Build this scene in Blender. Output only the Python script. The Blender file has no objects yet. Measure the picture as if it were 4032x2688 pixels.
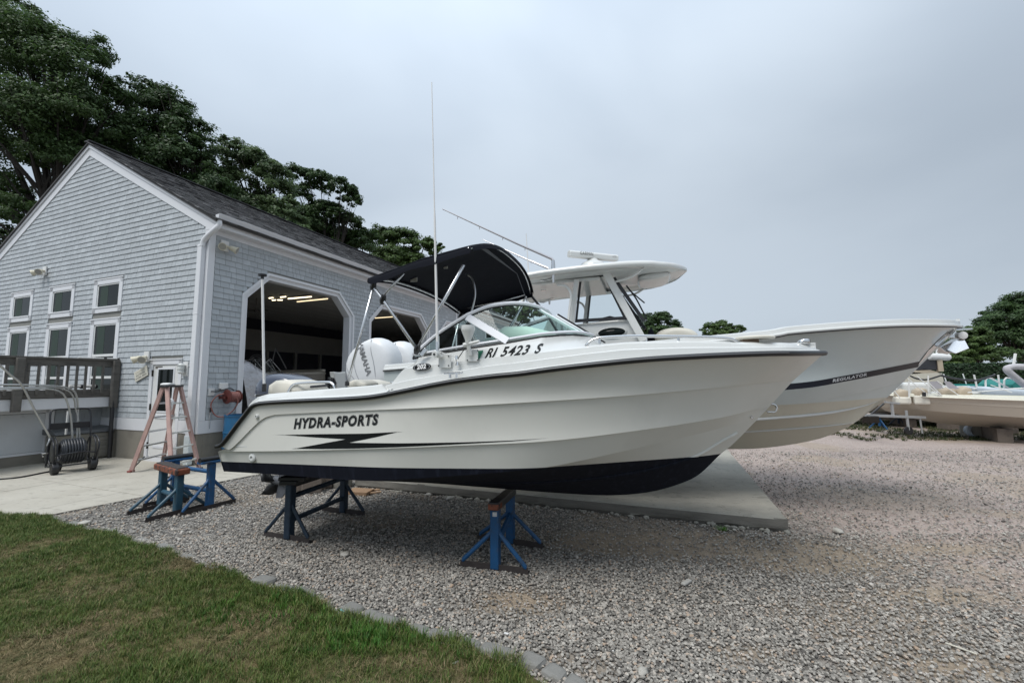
import bpy, bmesh, math, random
import numpy as np
from mathutils import Vector, Matrix, Euler
random.seed(7); rng = np.random.default_rng(7)
SC = bpy.context.scene; COL = SC.collection

# ---------------------------------------------------------------- camera
FPX, PITCH, ROLL, YAW, EYE = 1662.2, 0.09269, -0.0047, -0.37237, 1.75
_cp, _sp, _cr, _sr = math.cos(PITCH), math.sin(PITCH), math.cos(ROLL), math.sin(ROLL)
CAMR = (np.array([[_cr, -_sr, 0], [_sr, _cr, 0], [0, 0, 1]]) @ np.array([[1, 0, 0], [0, _cp, _sp], [0, -_sp, _cp]])
        @ np.array([[1, 0, 0], [0, 0, -1], [0, 1, 0]], float))
cam = bpy.data.cameras.new('camera'); camo = bpy.data.objects.new('camera', cam); COL.objects.link(camo)
cam.sensor_fit = 'HORIZONTAL'; cam.sensor_width = 36; cam.lens = 36 * FPX / 4032; cam.clip_start = .05; cam.clip_end = 3000
_m = Matrix.Identity(4)
for i in range(3):
    _m[i][0] = CAMR[0][i]; _m[i][1] = -CAMR[1][i]; _m[i][2] = -CAMR[2][i]
_m[0][3], _m[1][3], _m[2][3] = 0, 0, EYE
camo.matrix_world = _m; SC.camera = camo

# ---------------------------------------------------------------- sky, sun, exposure
SUN_AZ, SUN_EL = math.radians(-140), math.radians(58)     # azimuth from +Y towards +X
sund = Vector((math.sin(SUN_AZ) * math.cos(SUN_EL), math.cos(SUN_AZ) * math.cos(SUN_EL), math.sin(SUN_EL)))
w = bpy.data.worlds.new('World'); SC.world = w; w.use_nodes = True
nt = w.node_tree; nt.nodes.clear()
def wn(t, **k):
    n = nt.nodes.new(t)
    for a, b in k.items(): setattr(n, a, b)
    return n
out = wn('ShaderNodeOutputWorld'); mixs = wn('ShaderNodeMixShader'); bg1 = wn('ShaderNodeBackground'); bg2 = wn('ShaderNodeBackground')
sky = wn('ShaderNodeTexSky'); sky.sky_type = 'NISHITA'; sky.sun_disc = False; sky.sun_elevation = SUN_EL; sky.sun_rotation = SUN_AZ
nt.links.new(sky.outputs[0], bg1.inputs[0]); bg1.inputs[1].default_value = .08
tc = wn('ShaderNodeTexCoord'); mp = wn('ShaderNodeMapping'); mp.inputs['Scale'].default_value = (1, 1, 1.9)
nt.links.new(tc.outputs['Generated'], mp.inputs[0])
n1 = wn('ShaderNodeTexNoise'); n1.inputs['Scale'].default_value = 1.15; n1.inputs['Detail'].default_value = 5; n1.inputs['Roughness'].default_value = .42; n1.inputs['Distortion'].default_value = .25
nt.links.new(mp.outputs[0], n1.inputs[0])
cr = wn('ShaderNodeValToRGB'); cr.color_ramp.interpolation = 'EASE'
cr.color_ramp.elements[0].position = .34; cr.color_ramp.elements[0].color = (.305, .355, .415, 1)
cr.color_ramp.elements[1].position = .68; cr.color_ramp.elements[1].color = (.40, .455, .515, 1)
nt.links.new(n1.outputs[0], cr.inputs[0])
sz = wn('ShaderNodeSeparateXYZ'); nt.links.new(tc.outputs['Generated'], sz.inputs[0])
mr = wn('ShaderNodeMapRange'); mr.interpolation_type = 'SMOOTHSTEP'; mr.inputs['From Min'].default_value = .3; mr.inputs['From Max'].default_value = 1.15   # overcast: brighter towards the zenith
mr.inputs['To Min'].default_value = .92; mr.inputs['To Max'].default_value = 2.1
nt.links.new(sz.outputs[2], mr.inputs[0])
mu = wn('ShaderNodeVectorMath', operation='SCALE'); nt.links.new(cr.outputs[0], mu.inputs[0]); nt.links.new(mr.outputs[0], mu.inputs['Scale'])
dt = wn('ShaderNodeVectorMath', operation='DOT_PRODUCT'); dt.inputs[1].default_value = (-.82, .28, .5); nt.links.new(tc.outputs['Generated'], dt.inputs[0])   # the cloud is thinner towards the left
mr2 = wn('ShaderNodeMapRange'); mr2.inputs['From Min'].default_value = -.9; mr2.inputs['From Max'].default_value = .9; mr2.inputs['To Min'].default_value = .76; mr2.inputs['To Max'].default_value = 1.1; nt.links.new(dt.outputs['Value'], mr2.inputs[0])
mu2 = wn('ShaderNodeVectorMath', operation='SCALE'); nt.links.new(mu.outputs[0], mu2.inputs[0]); nt.links.new(mr2.outputs[0], mu2.inputs['Scale'])
nt.links.new(mu2.outputs[0], bg2.inputs[0]); bg2.inputs[1].default_value = 1.0
mixs.inputs[0].default_value = .95
nt.links.new(bg1.outputs[0], mixs.inputs[1]); nt.links.new(bg2.outputs[0], mixs.inputs[2]); nt.links.new(mixs.outputs[0], out.inputs[0])
sl = bpy.data.lights.new('sun', 'SUN'); sl.energy = 1.5; sl.angle = math.radians(28); sl.color = (1, .97, .92)
so = bpy.data.objects.new('sun', sl); COL.objects.link(so); so.rotation_euler = sund.to_track_quat('Z', 'Y').to_euler(); so.location = (0, 0, 30)
SC.view_settings.view_transform = 'Standard'; SC.view_settings.look = 'None'; SC.view_settings.gamma = 1; SC.view_settings.exposure = .74
SC.render.use_motion_blur = False
SC.cycles.max_bounces = 8; SC.cycles.transparent_max_bounces = 16; SC.cycles.use_denoising = True

# ---------------------------------------------------------------- survey: sight lines met with real planes of the place
def ray(u, v): return CAMR.T @ np.array([(u - 2016) / FPX, (v - 1344) / FPX, 1.])
def gnd(u, v, z=0.):
    d = ray(u, v); t = (z - EYE) / d[2]; return Vector((d[0] * t, d[1] * t, z))
def onplane(u, v, P, d):                       # vertical plane through P along d -> (distance along d, height)
    n = np.array([-d[1], d[0], 0]); r = ray(u, v); Cc = np.array([0, 0, EYE]); t = (n @ (P - Cc)) / (n @ r); X = Cc + r * t
    return (X - P) @ d, X[2]
def atdepth(u, v, Y):
    r = ray(u, v); return Vector((r[0] / r[1] * Y, Y, EYE + r[2] / r[1] * Y))
class Frame:                                   # a boat's own axes: x forward, y to port, z up
    def __init__(s, P, deg):
        a = math.radians(deg); s.P = np.array([P[0], P[1], 0.]); s.deg = deg
        s.d = np.array([math.cos(a), -math.sin(a), 0]); s.n = np.array([math.sin(a), math.cos(a), 0])
    def at(s, u, v, b):                        # b = distance to starboard of the centreline (number or function of x)
        x = 0.
        for i in range(60):
            bb = b(x) if callable(b) else b
            x2, z = onplane(u, v, s.P - s.n * bb, s.d); x = .6 * x + .4 * x2
        bb = b(x) if callable(b) else b
        return Vector((x, -bb, z))
def interp(xs, ys): return lambda x: float(np.interp(x, xs, ys))

# ---------------------------------------------------------------- materials
MATS = {}
def mat(name, col=(.5, .5, .5), rough=.5, metal=0., var=0., vscale=4., bump=0., bscale=60., coat=0., dirt=None, dscale=3., attr=None, spec=.5, stretch=None, thresh=(.5, .75)):
    if name in MATS: return MATS[name]
    m = bpy.data.materials.new(name); m.use_nodes = True; t = m.node_tree; b = t.nodes['Principled BSDF']
    def N(ty, **k):
        n = t.nodes.new(ty)
        for a, c in k.items(): setattr(n, a, c)
        return n
    b.inputs['Roughness'].default_value = rough; b.inputs['Metallic'].default_value = metal
    b.inputs['Coat Weight'].default_value = coat; b.inputs['Coat Roughness'].default_value = .08; b.inputs['Specular IOR Level'].default_value = spec
    co = N('ShaderNodeTexCoord'); src = co.outputs['Object']
    if stretch:
        mp_ = N('ShaderNodeMapping'); mp_.inputs['Scale'].default_value = stretch; t.links.new(src, mp_.inputs[0]); src = mp_.outputs[0]
    base = N('ShaderNodeRGB'); base.outputs[0].default_value = (*col, 1); cs = base.outputs[0]
    def scale_by(cs, fac_socket, lo, hi):
        r = N('ShaderNodeMapRange'); t.links.new(fac_socket, r.inputs[0]); r.inputs['To Min'].default_value = lo; r.inputs['To Max'].default_value = hi
        s = N('ShaderNodeVectorMath', operation='SCALE'); t.links.new(cs, s.inputs[0]); t.links.new(r.outputs[0], s.inputs['Scale']); return s.outputs[0]
    if var:
        n = N('ShaderNodeTexNoise'); n.inputs['Scale'].default_value = vscale; n.inputs['Detail'].default_value = 6; n.inputs['Roughness'].default_value = .6
        t.links.new(src, n.inputs[0]); cs = scale_by(cs, n.outputs[0], 1 - var * 1.6, 1 + var * 1.6)
    if attr:
        a = N('ShaderNodeAttribute', attribute_name='shade'); cs = scale_by(cs, a.outputs['Fac'], 1 - attr, 1 + attr)
    if dirt:
        n = N('ShaderNodeTexNoise'); n.inputs['Scale'].default_value = dscale; n.inputs['Detail'].default_value = 7; n.inputs['Roughness'].default_value = .65
        t.links.new(src, n.inputs[0]); r = N('ShaderNodeMapRange'); r.inputs['From Min'].default_value = thresh[0]; r.inputs['From Max'].default_value = thresh[1]
        t.links.new(n.outputs[0], r.inputs[0]); mx = N('ShaderNodeMix', data_type='RGBA'); t.links.new(r.outputs[0], mx.inputs[0])
        t.links.new(cs, mx.inputs[6]); mx.inputs[7].default_value = (*dirt, 1); cs = mx.outputs[2]
    t.links.new(cs, b.inputs['Base Color'])
    if bump:
        n = N('ShaderNodeTexNoise'); n.inputs['Scale'].default_value = bscale; n.inputs['Detail'].default_value = 4; t.links.new(src, n.inputs[0])
        bp = N('ShaderNodeBump'); bp.inputs['Strength'].default_value = 1; bp.inputs['Distance'].default_value = bump
        t.links.new(n.outputs[0], bp.inputs['Height']); t.links.new(bp.outputs[0], b.inputs['Normal'])
    MATS[name] = m; return m
def glassmat(name, tint, refl=1., rough=.0):
    m = bpy.data.materials.new(name); m.use_nodes = True; t = m.node_tree; t.nodes.clear()
    o = t.nodes.new('ShaderNodeOutputMaterial'); mx = t.nodes.new('ShaderNodeMixShader'); tr = t.nodes.new('ShaderNodeBsdfTransparent'); gl = t.nodes.new('ShaderNodeBsdfGlossy')
    lwn = t.nodes.new('ShaderNodeLayerWeight'); lwn.inputs[0].default_value = .5; pw = t.nodes.new('ShaderNodeMath'); pw.operation = 'POWER'; pw.inputs[1].default_value = 4.5; t.links.new(lwn.outputs['Facing'], pw.inputs[0]); fr = t.nodes.new('ShaderNodeMath'); fr.operation = 'MULTIPLY_ADD'; fr.inputs[1].default_value = .22; fr.inputs[2].default_value = .018; t.links.new(pw.outputs[0], fr.inputs[0]); tr.inputs[0].default_value = (*tint, 1); gl.inputs['Roughness'].default_value = rough
    mt = t.nodes.new('ShaderNodeMath'); mt.operation = 'MULTIPLY'; mt.inputs[1].default_value = refl; mt.use_clamp = True
    t.links.new(fr.outputs[0], mt.inputs[0]); t.links.new(mt.outputs[0], mx.inputs[0]); t.links.new(tr.outputs[0], mx.inputs[1]); t.links.new(gl.outputs[0], mx.inputs[2]); t.links.new(mx.outputs[0], o.inputs[0])
    MATS[name] = m; return m
def emis(name, col, s):
    m = bpy.data.materials.new(name); m.use_nodes = True; b = m.node_tree.nodes['Principled BSDF']
    b.inputs['Emission Color'].default_value = (*col, 1); b.inputs['Emission Strength'].default_value = s; return m

# ---------------------------------------------------------------- mesh and object helpers
class MB:
    def __init__(s): s.v = []; s.f = []
    def add(s, vs, fs):
        k = len(s.v); s.v += [tuple(p) for p in vs]; s.f += [tuple(i + k for i in f) for f in fs]; return s
    def box(s, lo, hi):
        (a, b, c), (d, e, f) = lo, hi
        return s.add([(a, b, c), (d, b, c), (d, e, c), (a, e, c), (a, b, f), (d, b, f), (d, e, f), (a, e, f)],
                     [(0, 3, 2, 1), (4, 5, 6, 7), (0, 1, 5, 4), (1, 2, 6, 5), (2, 3, 7, 6), (3, 0, 4, 7)])
    def cbox(s, c, size, R=None):
        x, y, z = [q / 2 for q in size]; P = [Vector(p) for p in ((-x, -y, -z), (x, -y, -z), (x, y, -z), (-x, y, -z), (-x, -y, z), (x, -y, z), (x, y, z), (-x, y, z))]
        if R is not None: P = [R @ p for p in P]
        return s.add([p + Vector(c) for p in P], [(0, 3, 2, 1), (4, 5, 6, 7), (0, 1, 5, 4), (1, 2, 6, 5), (2, 3, 7, 6), (3, 0, 4, 7)])
    def beam(s, a, b, w_, h, up=(0, 0, 1)):
        a, b = Vector(a), Vector(b); d = (b - a); L = d.length; d.normalize(); up = Vector(up)
        if abs(d.dot(up)) > .98: up = Vector((0, 1, 0))
        sd = d.cross(up).normalized(); u2 = sd.cross(d)
        R = Matrix((d, sd, u2)).transposed(); return s.cbox((a + b) / 2, (L, w_, h), R)
    def tube(s, pts, r, n=8, cap=True, closed=False):
        pts = [Vector(p) for p in pts]; m = len(pts); rr = r if hasattr(r, '__len__') else [r] * m; rings = []; prev = None
        for i, p in enumerate(pts):
            if closed: t = (pts[(i + 1) % m] - pts[i - 1])
            else: t = (pts[min(i + 1, m - 1)] - pts[max(i - 1, 0)])
            if t.length < 1e-9: t = Vector((0, 0, 1))
            t.normalize()
            if prev is None:
                a = Vector((0, 0, 1)) if abs(t.z) < .9 else Vector((1, 0, 0)); a = (a - t * a.dot(t)).normalized()
            else: a = (prev - t * prev.dot(t)).normalized()
            prev = a; b = t.cross(a)
            rings.append([p + (a * math.cos(2 * math.pi * k / n) + b * math.sin(2 * math.pi * k / n)) * rr[i] for k in range(n)])
        vs = [q for R_ in rings for q in R_]; fs = []
        for i in range(m if closed else m - 1):
            j = (i + 1) % m
            for k in range(n): fs.append((i * n + k, i * n + (k + 1) % n, j * n + (k + 1) % n, j * n + k))
        if cap and not closed: fs += [tuple(range(n))[::-1], tuple(range((m - 1) * n, m * n))]
        return s.add(vs, fs)
    def grid(s, rows, flip=False):
        n = len(rows[0]); vs = [p for r_ in rows for p in r_]; fs = []
        for i in range(len(rows) - 1):
            for k in range(n - 1):
                q = (i * n + k, i * n + k + 1, (i + 1) * n + k + 1, (i + 1) * n + k); fs.append(q[::-1] if flip else q)
        return s.add(vs, fs)
    def prism(s, poly, off):                     # polygon of 3D points swept by the vector off
        n = len(poly); P = [Vector(p) for p in poly]; o = Vector(off)
        return s.add(P + [p + o for p in P], [tuple(range(n))[::-1], tuple(range(n, 2 * n))] + [(k, (k + 1) % n, n + (k + 1) % n, n + k) for k in range(n)])
    def lathe(s, prof, c=(0, 0, 0), n=20, axis='z'):
        vs = []; fs = []; m = len(prof)
        for r, h in prof:
            for k in range(n):
                a = 2 * math.pi * k / n; x, y = r * math.cos(a), r * math.sin(a)
                p = {'z': (x, y, h), 'x': (h, x, y), 'y': (x, h, y)}[axis]; vs.append((p[0] + c[0], p[1] + c[1], p[2] + c[2]))
        for i in range(m - 1):
            for k in range(n): fs.append((i * n + k, i * n + (k + 1) % n, (i + 1) * n + (k + 1) % n, (i + 1) * n + k))
        fs += [tuple(range(n))[::-1], tuple(range((m - 1) * n, m * n))]
        return s.add(vs, fs)
    def pillow(s, prof, y0, W, ks=((1, 0), (.985, .45), (.93, .75), (.8, .93), (.5, 1.0)), both=True):   # side outline (x,z) puffed out to +-W about y0
        n = len(prof); cx_ = sum(p[0] for p in prof) / n; cz = sum(p[1] for p in prof) / n
        for sg in ((1, -1) if both else (1,)):
            rows = [[(cx_ + (x - cx_) * k, y0 + sg * W * h, cz + (z - cz) * k) for x, z in prof] for k, h in ks]
            vs = [p for r_ in rows for p in r_] + [(cx_, y0 + sg * W * ks[-1][1], cz)]; fs = []
            for i in range(len(rows) - 1):
                for k in range(n):
                    q = (i * n + k, i * n + (k + 1) % n, (i + 1) * n + (k + 1) % n, (i + 1) * n + k); fs.append(q if sg > 0 else q[::-1])
            b0 = (len(rows) - 1) * n
            for k in range(n):
                q = (b0 + k, b0 + (k + 1) % n, len(vs) - 1); fs.append(q if sg > 0 else q[::-1])
            s.add(vs, fs)
        return s
    def build(s, name, m, parent=None, smooth=False, bevel=0, fix=True, sub=0):
        me = bpy.data.meshes.new(name); me.from_pydata(s.v, [], s.f)
        if fix or bevel:
            bm = bmesh.new(); bm.from_mesh(me)
            if fix: bmesh.ops.remove_doubles(bm, verts=bm.verts, dist=1e-5)
            bmesh.ops.recalc_face_normals(bm, faces=bm.faces); bm.to_mesh(me); bm.free()
        return link(name, me, m, parent, smooth, bevel, sub)
def link(name, me, m, parent=None, smooth=False, bevel=0, sub=0):
    for q in (m if isinstance(m, (list, tuple)) else [m]): me.materials.append(q)
    o = bpy.data.objects.new(name, me); COL.objects.link(o); o.parent = parent
    if smooth:
        me.polygons.foreach_set('use_smooth', [True] * len(me.polygons))
        if smooth != 'all': me.set_sharp_from_angle(angle=math.radians(38 if smooth is True else smooth))
    if bevel:
        b = o.modifiers.new('bevel', 'BEVEL'); b.width = bevel; b.segments = 2; b.limit_method = 'ANGLE'; b.angle_limit = math.radians(40)
    if sub:
        q = o.modifiers.new('sub', 'SUBSURF'); q.levels = q.render_levels = sub
    return o
def big(name, V, Fq, m, parent=None, shade=None, smooth=False):   # numpy arrays -> one mesh
    me = bpy.data.meshes.new(name); n, k = len(Fq), Fq.shape[1]
    me.vertices.add(len(V)); me.vertices.foreach_set('co', np.ascontiguousarray(V, dtype=np.float32).ravel())
    me.loops.add(n * k); me.loops.foreach_set('vertex_index', Fq.astype(np.int32).ravel())
    me.polygons.add(n); me.polygons.foreach_set('loop_start', np.arange(0, n * k, k, dtype=np.int32))
    if shade is not None:
        at = me.attributes.new('shade', 'FLOAT', 'FACE'); at.data.foreach_set('value', shade.astype(np.float32))
    me.update(calc_edges=True); me.validate()
    if not smooth: me.shade_flat()
    return link(name, me, m, parent, smooth)
def props(o, label=None, cat=None, group=None, kind=None):
    if label: o['label'] = label
    if cat: o['category'] = cat
    if group: o['group'] = group
    if kind: o['kind'] = kind
    return o
def thing(name, label, cat, loc=(0, 0, 0), rz=0., group=None, kind=None):
    o = bpy.data.objects.new(name, None); COL.objects.link(o); o.empty_display_size = .1
    o.location = loc; o.rotation_euler = (0, 0, rz); return props(o, label, cat, group, kind)
def copytree(o, loc, rz, label, parent=None):
    c = o.copy(); COL.objects.link(c); c.parent = parent
    if loc is not None: c.location = loc; c.rotation_euler = (0, 0, rz)
    if label: c['label'] = label
    for ch in list(o.children): copytree(ch, None, 0, None, c)
    return c
def smoothpts(pts, n=8):                          # Catmull-Rom
    P = [Vector(p) for p in pts]; P = [P[0] * 2 - P[1]] + P + [P[-1] * 2 - P[-2]]; o = []
    for i in range(1, len(P) - 2):
        for k in range(n):
            t = k / n; a, b, c, d = P[i - 1:i + 3]
            o.append(.5 * ((2 * b) + (c - a) * t + (2 * a - 5 * b + 4 * c - d) * t * t + (3 * b - a - 3 * c + d) * t ** 3))
    o.append(P[-2]); return o
def textmesh(s, size=1., shear=0., offset=0., spacing=1., sx=1.):
    cu = bpy.data.curves.new('lettering', 'FONT'); cu.body = s; cu.size = size; cu.shear = shear; cu.offset = offset; cu.space_character = spacing
    cu.align_x = 'CENTER'; cu.align_y = 'CENTER'; cu.resolution_u = 3; o = bpy.data.objects.new('lettering', cu); COL.objects.link(o)
    dg = bpy.context.evaluated_depsgraph_get(); me = bpy.data.meshes.new_from_object(o.evaluated_get(dg)); bpy.data.objects.remove(o)
    me.name = 'lettering'
    for v in me.vertices: v.co.x *= sx
    return me
def placetext(me, m, parent, origin, ex, ey, lift=0., name='lettering'):     # flat print laid on a plane spanned by ex, ey
    O, X, Y = Vector(origin), Vector(ex), Vector(ey); Nn = X.cross(Y).normalized()
    for v in me.vertices: v.co = O + X * v.co.x + Y * v.co.y + Nn * lift
    return link(name, me, m, parent)

WHITE = mat('white_paint', (.66, .66, .65), .45, var=.03, vscale=3, bump=.0006, bscale=40)
GEL = mat('white_gelcoat', (.60, .607, .59), .22, coat=.4, var=.02, vscale=2.5, dirt=(.5, .49, .45), dscale=2.2, thresh=(.55, .95))
HULLM = mat('cream_gelcoat', (.60, .59, .535), .26, coat=.35, var=.025, vscale=1.6, dirt=(.5, .48, .41), dscale=1.3, thresh=(.55, .95))
ALU = mat('brushed_aluminium', (.62, .63, .64), .32, .9, var=.06, vscale=20)
CHROME = mat('polished_steel', (.7, .7, .7), .14, 1., var=.03, vscale=10)
BLACK = mat('black_rubber', (.012, .012, .013), .42, var=.2, vscale=8)
BLKP = mat('black_plastic', (.02, .02, .022), .35, var=.1, vscale=6)
BLUE = mat('blue_painted_steel', (.008, .07, .18), .45, var=.22, vscale=7, dirt=(.045, .05, .06), dscale=9, bump=.0008, bscale=80, thresh=(.52, .72))
DKBLUE = mat('worn_blue_black_steel', (.012, .028, .05), .5, var=.3, vscale=9, dirt=(.05, .075, .09), dscale=12, bump=.001, bscale=80, thresh=(.55, .7))
RUST = mat('rusty_dark_steel', (.035, .028, .026), .75, var=.3, vscale=12, bump=.001, bscale=120)
GLASS = glassmat('green_tinted_glass', (.76, .90, .86), .95)
CLEAR = glassmat('clear_glass', (.93, .95, .95), .8)
DARKWIN = mat('dark_window_glass', (.008, .011, .011), .04, spec=.14, var=.3, vscale=2)
CUSH = mat('cream_vinyl', (.60, .57, .495), .5, var=.04, vscale=5, bump=.001, bscale=50)
NAVY = mat('navy_canvas', (.0028, .004, .009), .85, var=.2, vscale=10, bump=.003, bscale=14, spec=.2)
# ================================================================ GROUND
def inpoly(x, y, poly):
    x = np.asarray(x); y = np.asarray(y); c = np.zeros(x.shape, bool); n = len(poly)
    for i in range(n):
        (x1, y1), (x2, y2) = poly[i][:2], poly[(i + 1) % n][:2]
        c ^= ((y1 > y) != (y2 > y)) & (x < (x2 - x1) * (y - y1) / (y2 - y1 + 1e-12) + x1)
    return c
_perm = rng.random((64, 64))
def vnoise(x, y, s):
    x = np.asarray(x) * s; y = np.asarray(y) * s; xi = np.floor(x).astype(int); yi = np.floor(y).astype(int); fx = x - xi; fy = y - yi
    fx = fx * fx * (3 - 2 * fx); fy = fy * fy * (3 - 2 * fy); g = lambda a, b: _perm[a % 64, b % 64]
    return (g(xi, yi) * (1 - fx) + g(xi + 1, yi) * fx) * (1 - fy) + (g(xi, yi + 1) * (1 - fx) + g(xi + 1, yi + 1) * fx) * fy
def fbm(x, y, s): return .5 * vnoise(x, y, s) + .27 * vnoise(x + 9, y + 3, s * 2.1) + .15 * vnoise(x + 5, y + 7, s * 4.3) + .08 * vnoise(x, y, s * 9)
def sm(x, a, b): t = np.clip((x - a) / (b - a), 0, 1); return t * t * (3 - 2 * t)
E = [(-60, 2030), (128, 2035), (179, 2048), (306, 2079), (459, 2109), (536, 2145), (663, 2175), (816, 2237), (969, 2278), (1015, 2303), (1153, 2338), (1255, 2358), (1290, 2410), (1388, 2435), (1510, 2465), (1638, 2501), (1765, 2547), (1893, 2583), (2020, 2623), (2122, 2688)]
EDGE = [gnd(*p) for p in E]; EDGE = [EDGE[0] + Vector((-5, 1.0, 0))] + EDGE + [EDGE[-1] + Vector((.9, -.75, 0)), EDGE[-1] + Vector((2.0, -1.9, 0))]
LAWN = [(p.x, p.y) for p in EDGE] + [(2.5, -3), (-14, -3)]
a_ = gnd(223, 2023); b_ = gnd(960, 1879); c_ = b_ + (b_ - a_) * .55
PATIO = [(-13, 4.9), (a_.x - .35, a_.y - .12), (a_.x, a_.y), (b_.x, b_.y), (c_.x, c_.y), (c_.x - 2, 15), (-16, 15)]
PADZ = .145
p1_ = gnd(3100, 2043, PADZ); p2_ = gnd(2880, 1786, PADZ); p0_ = gnd(1400, 1880, PADZ)
pb_ = p1_ + (p2_ - p1_) * 1.75; PAD = [(p0_.x, p0_.y), (p1_.x, p1_.y), (pb_.x, pb_.y), (pb_.x - 3.8, pb_.y + 1.6), (p0_.x + 1.6, p0_.y + 4.2)]
def dirtmask(x, y):
    d = .9 * sm(fbm(x, y, .75), .5, .68) * .7
    for cx_, cy_, rx, ry, k in ((1.7, 4.75, 1.7, .5, 1.5), (2.9, 4.4, 1.2, .6, 1.2), (.0, 3.55, .55, .3, .9), (-1.9, 5.6, 1.0, .5, .5), (3.4, 2.9, 1.0, .6, .5), (2.1, 3.4, .8, .3, .55), (4.5, 3.6, 1.6, .6, .5), (5.5, 6.5, 2., 1.2, .6), (2.6, 2.75, .9, .22, .9), (3.6, 3.6, 1.1, .28, .9), (3.3, 2.4, .8, .25, .9), (1.6, 2.9, .5, .16, .7), (4.6, 4.6, 1.3, .3, .8), (1.2, 2.2, .5, .15, .5)):
        q = ((x - cx_) / rx) ** 2 + ((y - cy_) / ry) ** 2; d = np.maximum(d, k * np.exp(-q * 1.2) * (.55 + .9 * fbm(x, y, 2.2)))
    return np.clip(d, 0, 1)
ax = np.unique(np.concatenate([np.arange(-9, 10, .08), np.arange(10, 24, .35), np.arange(-24, -9, .6), -np.geomspace(24, 600, 16), np.geomspace(24, 600, 16)]))
ay = np.unique(np.concatenate([np.arange(.5, 10, .08), np.arange(10, 26, .3), np.arange(-8, .5, .6), np.geomspace(26, 900, 18), [-60., -20.]]))
X, Y = np.meshgrid(ax, ay); Z = (fbm(X, Y, .8) - .5) * .03 + (fbm(X, Y, 4) - .5) * .008
Z = Z * (np.abs(X) < 30) - .012
V = np.stack([X.ravel(), Y.ravel(), Z.ravel()], 1); nx, ny = len(ax), len(ay)
I = np.arange(nx * ny).reshape(ny, nx); Fq = np.stack([I[:-1, :-1].ravel(), I[:-1, 1:].ravel(), I[1:, 1:].ravel(), I[1:, :-1].ravel()], 1)
gm = bpy.data.materials.new('gravel_ground'); gm.use_nodes = True; t = gm.node_tree; B_ = t.nodes['Principled BSDF']; B_.inputs['Roughness'].default_value = .9; B_.inputs['Specular IOR Level'].default_value = .25
def N(ty, **k):
    n = t.nodes.new(ty)
    for a, c in k.items(): setattr(n, a, c)
    return n
co = N('ShaderNodeTexCoord'); at = N('ShaderNodeAttribute', attribute_name='dirt'); at2 = N('ShaderNodeAttribute', attribute_name='pink')
vo = N('ShaderNodeTexVoronoi'); vo.inputs['Scale'].default_value = 46; t.links.new(co.outputs['Object'], vo.inputs['Vector'])
vo2 = N('ShaderNodeTexVoronoi'); vo2.inputs['Scale'].default_value = 19; t.links.new(co.outputs['Object'], vo2.inputs['Vector'])
ns = N('ShaderNodeTexNoise'); ns.inputs['Scale'].default_value = 5; ns.inputs['Detail'].default_value = 9; ns.inputs['Roughness'].default_value = .7; t.links.new(co.outputs['Object'], ns.inputs[0])
nb = N('ShaderNodeTexNoise'); nb.inputs['Scale'].default_value = .55; nb.inputs['Detail'].default_value = 5; t.links.new(co.outputs['Object'], nb.inputs[0])
sp = N('ShaderNodeSeparateColor'); t.links.new(vo.outputs['Color'], sp.inputs[0]); sp2 = N('ShaderNodeSeparateColor'); t.links.new(vo2.outputs['Color'], sp2.inputs[0])
def mix(a, b, f):
    m_ = N('ShaderNodeMix', data_type='RGBA')
    for s_, q in ((6, a), (7, b), (0, f)):
        if isinstance(q, tuple): m_.inputs[s_].default_value = (*q, 1)
        elif isinstance(q, float): m_.inputs[s_].default_value = q
        else: t.links.new(q, m_.inputs[s_])
    return m_.outputs[2]
def rmap(s_, a, b, c, d):
    r = N('ShaderNodeMapRange'); t.links.new(s_, r.inputs[0])
    for k, q in zip(('From Min', 'From Max', 'To Min', 'To Max'), (a, b, c, d)): r.inputs[k].default_value = q
    return r.outputs[0]
stone = mix((.12, .113, .105), (.27, .255, .235), sp.outputs[0]); stone = mix(stone, (.34, .325, .30), rmap(sp.outputs[1], .8, 1, 0, .9))
dirtc = mix((.20, .155, .112), (.42, .345, .26), ns.outputs[0]); pink = mix((.27, .205, .18), (.50, .415, .365), ns.outputs[0]); pink = mix(pink, (.20, .17, .165), rmap(sp.outputs[0], .55, 1, 0, .7)); pink = mix(pink, (.5, .46, .42), rmap(sp.outputs[1], .75, 1, 0, .6)); pink = mix(pink, (.20, .165, .155), rmap(nb.outputs[0], .5, .72, 0, .5))
colr = mix(stone, pink, at2.outputs['Fac']); colr = mix(colr, dirtc, rmap(at.outputs['Fac'], .25, .85, 0, .92)); t.links.new(colr, B_.inputs['Base Color'])
bp = N('ShaderNodeBump'); bp.inputs['Distance'].default_value = .012; bp.inputs['Strength'].default_value = .8; t.links.new(rmap(vo.outputs['Distance'], 0, .6, 1, 0), bp.inputs['Height']); t.links.new(bp.outputs[0], B_.inputs['Normal'])
go = big('gravel_yard', V, Fq, gm, smooth='all'); props(go, 'grey and pinkish gravel yard with tan dirt patches under and beside the boats', kind='structure')
D_ = dirtmask(V[:, 0], V[:, 1]); aa = go.data.attributes.new('dirt', 'FLOAT', 'POINT'); aa.data.foreach_set('value', D_.astype(np.float32))
def pinkmask(x, y): return np.clip(sm(x * .6 + y * .42 + (fbm(x, y, .5) - .5) * 3, 3.1, 5.4), 0, 1) * .95
aa = go.data.attributes.new('pink', 'FLOAT', 'POINT'); aa.data.foreach_set('value', pinkmask(V[:, 0], V[:, 1]).astype(np.float32))

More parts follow.
